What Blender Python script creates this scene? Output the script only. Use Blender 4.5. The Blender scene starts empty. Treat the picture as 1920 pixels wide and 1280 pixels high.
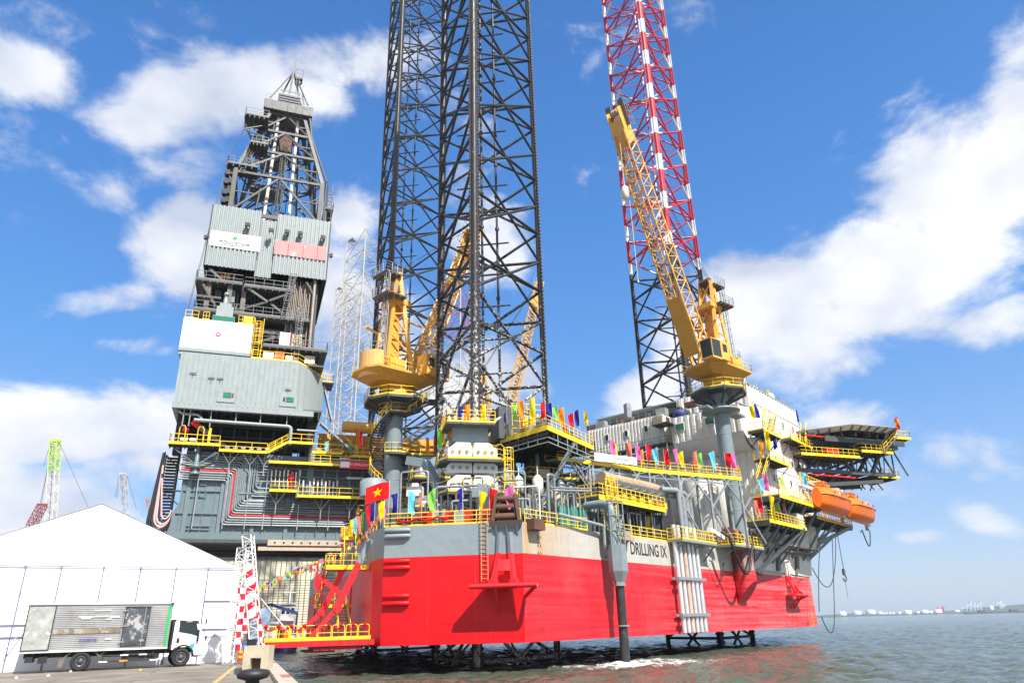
import bpy, math, random
from mathutils import Vector as V, Matrix
from math import sin, cos, pi, radians as R
random.seed(7)
S = bpy.context.scene
COL = S.collection
# ---------------------------------------------------------------- camera, sky, sun, exposure
# World frame: X runs along the rig towards its bow, Y away across the rig, Z up, water at Z = 0.
F_PX, PITCH, ROLL, YAW = 1301.47, 0.38770689, -0.0279286, R(-20.2)
CAM = V((-23.55, -98.3, 3.45))
_f = V((0, cos(PITCH), sin(PITCH))); _r = V((1, 0, 0)); _u = _r.cross(_f)
_a = cos(ROLL)*_r + sin(ROLL)*_u; _b = -sin(ROLL)*_r + cos(ROLL)*_u
_Rz = Matrix.Rotation(YAW, 3, 'Z')
AX, AY, AF = _Rz @ _a, _Rz @ _b, _Rz @ _f
cd = bpy.data.cameras.new('camera'); cam = bpy.data.objects.new('camera', cd); COL.objects.link(cam)
cd.sensor_width = 36; cd.lens = F_PX/1920*36; cd.clip_start = 0.1; cd.clip_end = 20000
cam.matrix_world = Matrix.Translation(CAM) @ Matrix((AX, AY, -AF)).transposed().to_4x4()
S.camera = cam
S.view_settings.view_transform = 'Standard'; S.view_settings.look = 'None'
S.view_settings.exposure = 0.8; S.view_settings.gamma = 1
SUN_DIR = V((0.17, -0.62, 0.77)).normalized()          # towards the sun
SUN_EL = math.asin(SUN_DIR.z); SUN_ROT = math.atan2(SUN_DIR.x, SUN_DIR.y)
sd = bpy.data.lights.new('sun', 'SUN'); sd.energy = 5.0; sd.angle = R(0.53); sd.color = (1, .955, .89)
so = bpy.data.objects.new('sun', sd); COL.objects.link(so)
so.rotation_euler = (-SUN_DIR).to_track_quat('-Z', 'Y').to_euler()

def ray(x, y): return (x-960)*AX - (y-640)*AY + F_PX*AF
K = V((-2.3, -41.7, 0)); U = V((cos(pi/6), .5, 0)); NB = V((.5, -cos(pi/6), 0))      # starboard bow side
M = V((-13, -36.5, 0)); UA = (K-M).normalized(); NA = V((UA.y, -UA.x, 0))            # starboard quarter
def at(x, y, X=None, Y=None, Z=None, B=None, A=None):
    """point of a real plane of the rig (X, Y, Z = const, or B / A metres outside a hull side) seen at a photo pixel"""
    d = ray(x, y)
    if X is not None: t = (X-CAM.x)/d.x
    elif Y is not None: t = (Y-CAM.y)/d.y
    elif Z is not None: t = (Z-CAM.z)/d.z
    elif B is not None: t = ((K-CAM).dot(NB)+B)/d.dot(NB)
    else: t = ((K-CAM).dot(NA)+A)/d.dot(NA)
    return CAM + t*d
def sB(t, b, z): p = K + U*t + NB*b; return V((p.x, p.y, z))       # along the bow side
def sA(t, a, z): p = M + UA*t + NA*a; return V((p.x, p.y, z))      # along the quarter

# sky ------------------------------------------------------------
w = bpy.data.worlds.new('World'); S.world = w; w.use_nodes = True
NT = w.node_tree; NT.nodes.clear()
def nd(nt, t, **k):
    n = nt.nodes.new(t)
    for a, v in k.items():
        if a.startswith('i_'):
            n.inputs[int(a[2:])].default_value = v
        else: setattr(n, a, v)
    return n
def mth(nt, op, a, b=None, c=None):
    n = nt.nodes.new('ShaderNodeMath'); n.operation = op
    for i, v in enumerate((a, b, c)):
        if v is None: continue
        if isinstance(v, (int, float)): n.inputs[i].default_value = v
        else: nt.links.new(v, n.inputs[i])
    return n.outputs[0]
def make_sky():
    nt = NT; L = nt.links.new
    tc = nd(nt, 'ShaderNodeTexCoord'); D = tc.outputs['Generated']
    nrm = nd(nt, 'ShaderNodeVectorMath', operation='NORMALIZE'); L(D, nrm.inputs[0]); D = nrm.outputs[0]
    sky = nd(nt, 'ShaderNodeTexSky', sky_type='NISHITA', sun_disc=False, sun_elevation=SUN_EL, sun_rotation=SUN_ROT,
             altitude=0, air_density=1.0, dust_density=0.6, ozone_density=2.2)
    hs = nd(nt, 'ShaderNodeHueSaturation'); hs.inputs['Saturation'].default_value = 1.2; hs.inputs['Hue'].default_value = .503; hs.inputs['Value'].default_value = 1.75
    L(sky.outputs[0], hs.inputs['Color'])
    # cloud field: soft directional masses broken up by noise
    blobs = [  # photo x, y, rx, ry (px), tilt deg, strength
        (1810, 340, 220, 160, -38, 1.0), (1650, 520, 280, 140, -18, 1.0), (1900, 180, 90, 170, 0, .8), (1480, 590, 190, 150, 0, 1.0), (1350, 640, 170, 110, 0, .75),
        (1880, 600, 140, 60, -20, .8), (1560, 680, 160, 60, -20, .5),
        (290, 200, 150, 95, -12, .95), (420, 165, 170, 95, 0, .8), (70, 140, 130, 80, 10, .7), (70, 280, 160, 90, 0, .5), (570, 180, 120, 110, 0, .62), (160, 350, 140, 60, 20, .5), (180, 90, 240, 90, 0, .42), (330, 300, 170, 90, 0, .5), (40, 400, 160, 90, 0, .35),
        (650, 400, 80, 90, 0, .85), (345, 470, 130, 100, -40, .95), (210, 555, 150, 45, -10, .75), (640, 560, 100, 190, 10, .8), (720, 640, 110, 150, 0, .8), (260, 650, 90, 35, 0, .6),
        (120, 800, 330, 90, 0, 1.0), (60, 930, 330, 120, 0, .7), (270, 880, 200, 90, 0, .75), (900, 420, 130, 120, 0, .55), (880, 720, 170, 120, 0, .8),
        (1180, 750, 110, 60, -20, .7), (1100, 90, 120, 150, 30, .32), (700, 120, 200, 120, 0, .42), (420, 60, 160, 60, 20, .35), (1290, 20, 120, 60, 10, .35), (1050, 330, 70, 90, 0, .3), (830, 200, 150, 150, 0, .35),
        (1720, 1005, 70, 22, 0, .75), (1850, 985, 80, 40, 10, .6), (1770, 1050, 170, 35, 0, .45), (1600, 790, 130, 60, 0, .6), (1780, 830, 110, 60, 0, .45), (1660, 900, 120, 60, 0, .35), (1880, 840, 80, 70, 0, .5)]
    acc = None
    for (x, y, rx, ry, tl, st) in blobs:
        c = ray(x, y).normalized(); e = 1/F_PX*(F_PX/ray(x, y).length)
        t1 = (ray(x+10, y).normalized()-c).normalized(); t2 = c.cross(t1)
        a = R(tl); t1, t2 = t1*cos(a)+t2*sin(a), -t1*sin(a)+t2*cos(a)
        e1 = rx/ray(x, y).length; e2 = ry/ray(x, y).length
        d1 = nd(nt, 'ShaderNodeVectorMath', operation='DOT_PRODUCT'); L(D, d1.inputs[0]); d1.inputs[1].default_value = t1/e1
        d2 = nd(nt, 'ShaderNodeVectorMath', operation='DOT_PRODUCT'); L(D, d2.inputs[0]); d2.inputs[1].default_value = t2/e2
        d3 = nd(nt, 'ShaderNodeVectorMath', operation='DOT_PRODUCT'); L(D, d3.inputs[0]); d3.inputs[1].default_value = c
        q = mth(nt, 'ADD', mth(nt, 'MULTIPLY', d1.outputs[1], d1.outputs[1]), mth(nt, 'MULTIPLY', d2.outputs[1], d2.outputs[1]))
        g = mth(nt, 'MULTIPLY', mth(nt, 'EXPONENT', mth(nt, 'MULTIPLY', q, -1.0)), st)
        g = mth(nt, 'MULTIPLY', g, mth(nt, 'GREATER_THAN', d3.outputs[1], 0.0))
        acc = g if acc is None else mth(nt, 'MAXIMUM', acc, g)
    # clouds elsewhere in the sky (seen only in reflections and from other viewpoints)
    far = nd(nt, 'ShaderNodeTexNoise', noise_dimensions='3D'); far.inputs['Scale'].default_value = 2.3; far.inputs['Detail'].default_value = 3
    L(D, far.inputs['Vector'])
    dv = nd(nt, 'ShaderNodeVectorMath', operation='DOT_PRODUCT'); L(D, dv.inputs[0]); dv.inputs[1].default_value = ray(960, 560).normalized()
    mr = nd(nt, 'ShaderNodeMapRange', i_1=.80, i_2=.55, i_3=0, i_4=1.1); L(dv.outputs[1], mr.inputs[0])
    acc = mth(nt, 'MAXIMUM', acc, mth(nt, 'MULTIPLY', far.outputs[0], mr.outputs[0]))
    sc = nd(nt, 'ShaderNodeVectorMath', operation='MULTIPLY'); L(D, sc.inputs[0]); sc.inputs[1].default_value = (1, 1, 1.5)
    n1 = nd(nt, 'ShaderNodeTexNoise'); n1.inputs['Scale'].default_value = 6.5; n1.inputs['Detail'].default_value = 9; n1.inputs['Roughness'].default_value = .6; n1.inputs['Distortion'].default_value = .25
    L(sc.outputs[0], n1.inputs['Vector'])
    dens = mth(nt, 'ADD', acc, mth(nt, 'MULTIPLY', mth(nt, 'SUBTRACT', n1.outputs[0], .5), 1.7))
    m1 = nd(nt, 'ShaderNodeMapRange', interpolation_type='SMOOTHSTEP', i_1=.29, i_2=.72, i_3=0, i_4=1.0); L(dens, m1.inputs[0])
    # self shading: thicker undersides a little grey blue
    n2 = nd(nt, 'ShaderNodeTexNoise'); n2.inputs['Scale'].default_value = 5; n2.inputs['Detail'].default_value = 6
    of = nd(nt, 'ShaderNodeVectorMath', operation='ADD'); L(sc.outputs[0], of.inputs[0]); of.inputs[1].default_value = (.02, .05, .09); L(of.outputs[0], n2.inputs['Vector'])
    m2 = nd(nt, 'ShaderNodeMapRange', i_1=.38, i_2=.66, i_3=0, i_4=1); L(n2.outputs[0], m2.inputs[0])
    cm = nd(nt, 'ShaderNodeMix', data_type='RGBA'); cm.inputs[6].default_value = (7.6, 7.7, 7.9, 1); cm.inputs[7].default_value = (4.3, 4.75, 5.9, 1); L(m2.outputs[0], cm.inputs[0])
    # pale haze towards the horizon
    sx = nd(nt, 'ShaderNodeSeparateXYZ'); L(D, sx.inputs[0])
    rp_ = nd(nt, 'ShaderNodeValToRGB'); L(sx.outputs[2], rp_.inputs[0]); cr_ = rp_.color_ramp
    stops = ((0, (.50, .62, .88)), (.10, (.39, .57, .94)), (.19, (.27, .51, .97)), (.34, (.135, .42, .98)), (.55, (.085, .32, .87)), (.75, (.055, .235, .70)))
    while len(cr_.elements) < len(stops): cr_.elements.new(.5)
    for el, (ps, cl) in zip(cr_.elements, stops): el.position = ps; el.color = (*cl, 1)
    sc_ = nd(nt, 'ShaderNodeVectorMath', operation='SCALE'); L(rp_.outputs[0], sc_.inputs[0]); sc_.inputs['Scale'].default_value = 5.9
    mh = nd(nt, 'ShaderNodeMix', data_type='RGBA'); mh.inputs[0].default_value = .72; L(hs.outputs[0], mh.inputs[6]); L(sc_.outputs[0], mh.inputs[7])
    mx = nd(nt, 'ShaderNodeMix', data_type='RGBA'); L(m1.outputs[0], mx.inputs[0]); L(mh.outputs[2], mx.inputs[6]); L(cm.outputs[2], mx.inputs[7])
    bg = nd(nt, 'ShaderNodeBackground'); bg.inputs[1].default_value = 0.082; L(mx.outputs[2], bg.inputs[0])
    out = nd(nt, 'ShaderNodeOutputWorld'); L(bg.outputs[0], out.inputs[0])
    w.cycles.sampling_method = 'MANUAL'; w.cycles.sample_map_resolution = 512
make_sky()

# ---------------------------------------------------------------- helpers: meshes, objects, materials
class MB:
    def __init__(s): s.v = []; s.f = []; s.sm = []; s.mi = []; s.m = 0
    def add(s, vs, fs, smooth=False):
        o = len(s.v); s.v.extend([V(p) for p in vs])
        for f in fs: s.f.append([i+o for i in f]); s.sm.append(smooth); s.mi.append(s.m)
        return s
    def frame(s, c, ax, ay, az, sx, sy, sz):        # box centred on c with half axes
        ax, ay, az = ax*(sx/2), ay*(sy/2), az*(sz/2); c = V(c)
        vs = [c+ax*i+ay*j+az*k for k in (-1, 1) for j in (-1, 1) for i in (-1, 1)]
        return s.add(vs, [(0, 2, 3, 1), (4, 5, 7, 6), (0, 1, 5, 4), (2, 6, 7, 3), (0, 4, 6, 2), (1, 3, 7, 5)])
    def box(s, x0, x1, y0, y1, z0, z1):
        return s.frame(((x0+x1)/2, (y0+y1)/2, (z0+z1)/2), V((1, 0, 0)), V((0, 1, 0)), V((0, 0, 1)), abs(x1-x0), abs(y1-y0), abs(z1-z0))
    def obox(s, c, d, sx, sy, sz):                   # box with its x axis along the horizontal direction d
        d = V((d[0], d[1], 0)).normalized(); return s.frame(c, d, V((-d.y, d.x, 0)), V((0, 0, 1)), sx, sy, sz)
    def bar(s, p, q, w=.1, h=None, up=V((0, 0, 1))):
        p, q = V(p), V(q); d = q-p; l = d.length
        if l < 1e-6: return s
        d /= l; x = d.cross(up)
        if x.length < 1e-4: x = d.cross(V((1, 0, 0)))
        x.normalize(); z = x.cross(d)
        return s.frame((p+q)/2, d, x, z, l, w, h or w)
    def tube(s, p, q, r, n=6, r2=None, cap=True):
        p, q = V(p), V(q); d = q-p
        if d.length < 1e-6: return s
        d.normalize(); x = d.orthogonal().normalized(); y = d.cross(x); r2 = r if r2 is None else r2
        vs = [p+(x*cos(2*pi*i/n)+y*sin(2*pi*i/n))*r for i in range(n)]+[q+(x*cos(2*pi*i/n)+y*sin(2*pi*i/n))*r2 for i in range(n)]
        s.add(vs, [(i, (i+1) % n, n+(i+1) % n, n+i) for i in range(n)], n > 4)
        if cap: s.add(vs, [tuple(range(n-1, -1, -1)), tuple(range(n, 2*n))])
        return s
    def path(s, pts, r, n=6, smooth=True, closed=False):
        pts = [V(p) for p in pts]; m = len(pts); x = None; vs = []
        for i, p in enumerate(pts):
            a = pts[i-1] if i or closed else p; b = pts[(i+1) % m] if i < m-1 or closed else p
            d = (b-a).normalized() if (b-a).length > 1e-9 else V((0, 0, 1))
            if x is None: x = d.orthogonal().normalized()
            x = (x-d*x.dot(d)); x = x.normalized() if x.length > 1e-6 else d.orthogonal().normalized()
            y = d.cross(x); vs += [p+(x*cos(2*pi*k/n)+y*sin(2*pi*k/n))*r for k in range(n)]
        fs = [(i*n+k, i*n+(k+1) % n, ((i+1) % m)*n+(k+1) % n, ((i+1) % m)*n+k) for i in range(m if closed else m-1) for k in range(n)]
        s.add(vs, fs, smooth)
        if not closed: s.add(vs, [tuple(range(n-1, -1, -1)), tuple(range((m-1)*n, m*n))])
        return s
    def prism(s, poly, z0, z1):                      # plan polygon (counter-clockwise) raised from z0 to z1
        n = len(poly); vs = [V((p[0], p[1], z0)) for p in poly]+[V((p[0], p[1], z1)) for p in poly]
        return s.add(vs, [tuple(range(n-1, -1, -1)), tuple(range(n, 2*n))]+[(i, (i+1) % n, n+(i+1) % n, n+i) for i in range(n)])
    def slab(s, pts, dv):                            # any flat polygon thickened by the vector dv
        n = len(pts); vs = [V(p) for p in pts]+[V(p)+V(dv) for p in pts]
        return s.add(vs, [tuple(range(n-1, -1, -1)), tuple(range(n, 2*n))]+[(i, (i+1) % n, n+(i+1) % n, n+i) for i in range(n)])
    def lathe(s, c, prof, n=16, smooth=True, a0=0, axis=None):  # prof: (r, z) from bottom to top, about a vertical axis (or axis)
        c = V(c); ax = V(axis).normalized() if axis else V((0, 0, 1)); x = ax.orthogonal().normalized() if axis else V((1, 0, 0)); y = ax.cross(x)
        vs = [c+(x*cos(a0+2*pi*k/n)+y*sin(a0+2*pi*k/n))*r+ax*z for r, z in prof for k in range(n)]; m = len(prof)
        s.add(vs, [(i*n+k, i*n+(k+1) % n, (i+1)*n+(k+1) % n, (i+1)*n+k) for i in range(m-1) for k in range(n)], smooth)
        return s.add(vs, [tuple(range(n-1, -1, -1)), tuple(range((m-1)*n, m*n))])
    def rail(s, pts, h=1.1, sp=1.7, r=.045, toe=True, closed=False, mid=1):
        r *= .78
        pts = [V(p) for p in pts]+([V(pts[0])] if closed else []); z = V((0, 0, 1))
        for a, b in zip(pts[:-1], pts[1:]):
            l = (b-a).length; n = max(1, round(l/sp))
            for i in range(n+1): p = a+(b-a)*i/n; s.tube(p, p+z*h, r, 4, cap=False)
            s.tube(a+z*h, b+z*h, r*1.1, 4, cap=False)
            for k in range(mid): s.tube(a+z*h*(k+1)/(mid+1), b+z*h*(k+1)/(mid+1), r*.9, 4, cap=False)
            if toe: s.bar(a+z*.09, b+z*.09, .03, .18)
        return s
    def stair(s, p, q, wd, sw=.9, r=.04, rail=True):  # straight flight from p up to q; wd: sideways unit direction
        p, q, wd = V(p), V(q), V(wd).normalized(); z = V((0, 0, 1)); n = max(2, round(abs(q.z-p.z)/.26))
        for k in (-1, 1): s.bar(p+wd*k*sw/2, q+wd*k*sw/2, .06, .22)
        for i in range(1, n): c = p+(q-p)*i/n; h = (q-p); h.z = 0; s.frame(c, h.normalized() if h.length > .01 else wd.cross(z), wd, z, .24, sw, .04)
        return s
    def ladder(s, p, q, wd, w=.5, r=.03, cage=None):
        p, q, wd = V(p), V(q), V(wd).normalized(); n = max(2, round((q-p).length/.35))
        for k in (-1, 1): s.tube(p+wd*k*w/2, q+wd*k*w/2, r, 4)
        for i in range(n): c = p+(q-p)*(i+.5)/n; s.tube(c-wd*w/2, c+wd*w/2, r*.7, 4, cap=False)
        if cage is not None:
            out = V(cage); m = max(2, round((q-p).length/1.1))
            for i in range(2, m+1):
                c = p+(q-p)*i/m; s.path([c+wd*w/2, c+wd*w*.75+out*.45, c+wd*w*.3+out*.8, c-wd*w*.3+out*.8, c-wd*w*.75+out*.45, c-wd*w/2], r*.8, 4, False)
            for k in (-.75, -.3, .3, .75): s.tube(p+(q-p)*2/m+wd*w*k+out*(.45 if abs(k) > .5 else .8), q+wd*w*k+out*(.45 if abs(k) > .5 else .8), r*.6, 4)
        return s
    def truss(s, p, q, w, h, n, r, rd=None, side=None, w2=None, h2=None):   # box lattice boom from p to q
        p, q = V(p), V(q); d = (q-p).normalized(); x = V(side).normalized() if side is not None else d.orthogonal().normalized()
        x = (x-d*x.dot(d)).normalized(); y = d.cross(x); rd = rd or r*.6; w2 = w if w2 is None else w2; h2 = h if h2 is None else h2
        def c(i, k): t = i/n; ww = w+(w2-w)*t; hh = h+(h2-h)*t; return p+(q-p)*t+x*ww/2*(1, 1, -1, -1)[k]+y*hh/2*(1, -1, -1, 1)[k]
        for k in range(4): s.tube(c(0, k), c(n, k), r, 6)
        for i in range(n):
            for k in range(4):
                a, b = (k, (k+1) % 4) if i % 2 else ((k+1) % 4, k)
                s.tube(c(i, a), c(i+1, b), rd, 4, cap=False); s.tube(c(i, k), c(i, (k+1) % 4), rd, 4, cap=False)
        return s
    def mesh(s, name, mats, off=V((0, 0, 0))):
        me = bpy.data.meshes.new(name); me.from_pydata([tuple(p-off) for p in s.v], [], s.f)
        for m in mats: me.materials.append(m)
        me.polygons.foreach_set('use_smooth', s.sm); me.polygons.foreach_set('material_index', s.mi); me.update(); return me

def tag(o, label=None, cat=None, group=None, kind=None):
    for k, v in (('label', label), ('category', cat), ('group', group), ('kind', kind)):
        if v: o[k] = v
    return o
def thing(name, label, cat, loc=(0, 0, 0), group=None):
    o = bpy.data.objects.new(name, None); COL.objects.link(o); o.location = loc; o.empty_display_size = .5
    return tag(o, label, cat, group)
def root_loc(o):
    p = V((0, 0, 0))
    while o is not None: p += V(o.location); o = o.parent
    return p
def part(name, mb, mat, parent, label=None):           # mesh given in world coordinates
    off = root_loc(parent)
    o = bpy.data.objects.new(name, mb.mesh(name, mat if isinstance(mat, (list, tuple)) else [mat], off)); COL.objects.link(o); o.parent = parent
    if label: o['label'] = label
    return o
def islands_of(mb):
    par = list(range(len(mb.v)))
    def find(i):
        while par[i] != i: par[i] = par[par[i]]; i = par[i]
        return i
    for f in mb.f:
        for i in f[1:]: par[find(i)] = find(f[0])
    box = {}
    for i, p in enumerate(mb.v):
        b = box.setdefault(find(i), [p.copy(), p.copy()])
        for k in range(3): b[0][k] = min(b[0][k], p[k]); b[1][k] = max(b[1][k], p[k])
    ks = list(box); g = {k: k for k in ks}
    def fg(k):
        while g[k] != k: k = g[k]
        return k
    for a in range(len(ks)):
        for b in range(a):
            A, B = box[ks[a]], box[ks[b]]
            if all(A[0][k] < B[1][k]+.02 and B[0][k] < A[1][k]+.02 for k in range(3)): g[fg(ks[a])] = fg(ks[b])
    out = {}
    for fi, f in enumerate(mb.f): out.setdefault(fg(find(f[0])), []).append(fi)
    res = []
    for fl_ in out.values():
        m = MB(); mp = {}
        for fi in fl_:
            for i in mb.f[fi]:
                if i not in mp: mp[i] = len(m.v); m.v.append(mb.v[i])
            m.f.append([mp[i] for i in mb.f[fi]]); m.sm.append(mb.sm[fi]); m.mi.append(mb.mi[fi])
        res.append(m)
    return res
def parts(name, mb, mat, parent):                      # one part per loose piece
    for m in islands_of(mb): part(name, m, mat, parent)
def solo(name, mb, mat, label, cat, group=None, loc=None):
    off = V(loc) if loc is not None else V((0, 0, 0))
    if loc is None and mb.v:
        off = V((sum(p.x for p in mb.v)/len(mb.v), sum(p.y for p in mb.v)/len(mb.v), min(p.z for p in mb.v)))
    o = bpy.data.objects.new(name, mb.mesh(name, mat if isinstance(mat, (list, tuple)) else [mat], off)); COL.objects.link(o); o.location = off
    return tag(o, label, cat, group)
def struct(name, mb, mat, kind='structure'):
    o = bpy.data.objects.new(name, mb.mesh(name, [mat])); COL.objects.link(o); o['kind'] = kind; return o
def copy_tree(o, d, label=None, parent=None):
    c = o.copy(); COL.objects.link(c); c.parent = parent
    if parent is None: c.location = V(o.location)+V(d)
    if label: c['label'] = label
    for ch in list(o.children): copy_tree(ch, d, None, c)
    return c

MATS = {}
def mat(name, col, rough=.5, metal=0, var=.12, vs=1.5, streak=0, scol=(.2, .1, .05), bump=0, bs=8, spec=.5, fleck=0, fcol=(.7, .7, .7), fs=3, alpha=None, coat=0):
    """painted / plain surface: colour varied by noise, optional vertical weather streaks and flecks"""
    if name in MATS: return MATS[name]
    m = bpy.data.materials.new(name); m.use_nodes = True; nt = m.node_tree; L = nt.links.new
    b = nt.nodes['Principled BSDF']; b.inputs['Roughness'].default_value = rough; b.inputs['Metallic'].default_value = metal
    b.inputs['Specular IOR Level'].default_value = spec
    if coat: b.inputs['Coat Weight'].default_value = coat
    geo = nd(nt, 'ShaderNodeNewGeometry'); P = geo.outputs['Position']
    n = nd(nt, 'ShaderNodeTexNoise'); n.inputs['Scale'].default_value = vs; n.inputs['Detail'].default_value = 5; n.inputs['Roughness'].default_value = .65; L(P, n.inputs['Vector'])
    mr = nd(nt, 'ShaderNodeMapRange', i_1=.25, i_2=.75, i_3=1-var, i_4=1+var*.5); L(n.outputs[0], mr.inputs[0])
    mx = nd(nt, 'ShaderNodeMix', data_type='RGBA', blend_type='MULTIPLY'); mx.inputs[0].default_value = 1; mx.inputs[6].default_value = (*col, 1)
    L(mr.outputs[0], mx.inputs[7]); c = mx.outputs[2]
    if streak:
        sc = nd(nt, 'ShaderNodeVectorMath', operation='MULTIPLY'); L(P, sc.inputs[0]); sc.inputs[1].default_value = (1.6, 1.6, .09)
        n2 = nd(nt, 'ShaderNodeTexNoise'); n2.inputs['Scale'].default_value = 1.3; n2.inputs['Detail'].default_value = 6; L(sc.outputs[0], n2.inputs['Vector'])
        r2 = nd(nt, 'ShaderNodeMapRange', i_1=.52, i_2=.8, i_3=0, i_4=streak); L(n2.outputs[0], r2.inputs[0])
        m2 = nd(nt, 'ShaderNodeMix', data_type='RGBA'); L(r2.outputs[0], m2.inputs[0]); L(c, m2.inputs[6]); m2.inputs[7].default_value = (*scol, 1); c = m2.outputs[2]
    if fleck:
        n3 = nd(nt, 'ShaderNodeTexNoise'); n3.inputs['Scale'].default_value = fs; n3.inputs['Detail'].default_value = 4; n3.inputs['Roughness'].default_value = .7; L(P, n3.inputs['Vector'])
        r3 = nd(nt, 'ShaderNodeMapRange', i_1=1-fleck, i_2=1-fleck+.06, i_3=0, i_4=.9); L(n3.outputs[0], r3.inputs[0])
        m3 = nd(nt, 'ShaderNodeMix', data_type='RGBA'); L(r3.outputs[0], m3.inputs[0]); L(c, m3.inputs[6]); m3.inputs[7].default_value = (*fcol, 1); c = m3.outputs[2]
    L(c, b.inputs['Base Color'])
    r4 = nd(nt, 'ShaderNodeMapRange', i_1=.3, i_2=.7, i_3=max(.05, rough-.12), i_4=min(1, rough+.12)); L(n.outputs[0], r4.inputs[0]); L(r4.outputs[0], b.inputs['Roughness'])
    if bump:
        n4 = nd(nt, 'ShaderNodeTexNoise'); n4.inputs['Scale'].default_value = bs; n4.inputs['Detail'].default_value = 4; L(P, n4.inputs['Vector'])
        bp = nd(nt, 'ShaderNodeBump'); bp.inputs['Strength'].default_value = bump; bp.inputs['Distance'].default_value = .05; L(n4.outputs[0], bp.inputs['Height']); L(bp.outputs[0], b.inputs['Normal'])
    MATS[name] = m; return m

GREY = mat('rig_grey_paint', (.20, .25, .265), .45, var=.15, streak=.25, scol=(.16, .17, .16))
DGREY = mat('dark_grey_steel', (.062, .072, .076), .5, var=.3)
BLACKISH = mat('black_steel_and_shade', (.02, .02, .021), .55, var=.4)  # near-black steel, also put where deep shade fills the structure
YEL = mat('safety_yellow_paint', (.86, .58, .015), .42, var=.08, streak=.1, scol=(.35, .2, .03))
CRANEY = mat('crane_yellow_paint', (.76, .40, .07), .42, var=.1, streak=.22, scol=(.35, .16, .03))
WHITE = mat('white_paint', (.80, .80, .78), .42, var=.06, streak=.14, scol=(.5, .42, .3))
OFFW = mat('weathered_white_paint', (.68, .66, .6), .5, var=.12, streak=.5, scol=(.42, .33, .22))
RED = mat('signal_red_paint', (.72, .012, .018), .4, var=.08)
GALV = mat('galvanised_steel', (.33, .35, .36), .4, .45, var=.15)
SILV = mat('silver_pipe', (.62, .64, .65), .33, .35, var=.1, streak=.15, scol=(.35, .2, .1))
RUST = mat('rusty_brown_steel', (.12, .055, .035), .75, var=.4)
BLACK = mat('black_rubber', (.018, .018, .02), .6, var=.2)
GLASS = mat('dark_window_glass', (.02, .03, .035), .08, var=.05)
GRATE = mat('dark_grating', (.07, .075, .075), .6, var=.3)
ORANGE = mat('lifeboat_orange', (.98, .19, .012), .32, var=.05)
GREENW = mat('green_glass', (.03, .18, .11), .25, var=.1)
def cloth(name, col):
    m = mat(name, col, .75, var=.06, vs=2, spec=.25); nt = m.node_tree; b = nt.nodes['Principled BSDF']
    if 'done' not in m:
        src = b.inputs['Base Color'].links[0].from_socket; tr = nd(nt, 'ShaderNodeBsdfTranslucent'); nt.links.new(src, tr.inputs[0]); mx = nd(nt, 'ShaderNodeMixShader'); mx.inputs[0].default_value = .35
        o = nt.nodes['Material Output']; nt.links.new(b.outputs[0], mx.inputs[1]); nt.links.new(tr.outputs[0], mx.inputs[2]); nt.links.new(mx.outputs[0], o.inputs[0]); m['done'] = 1
    return m
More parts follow.
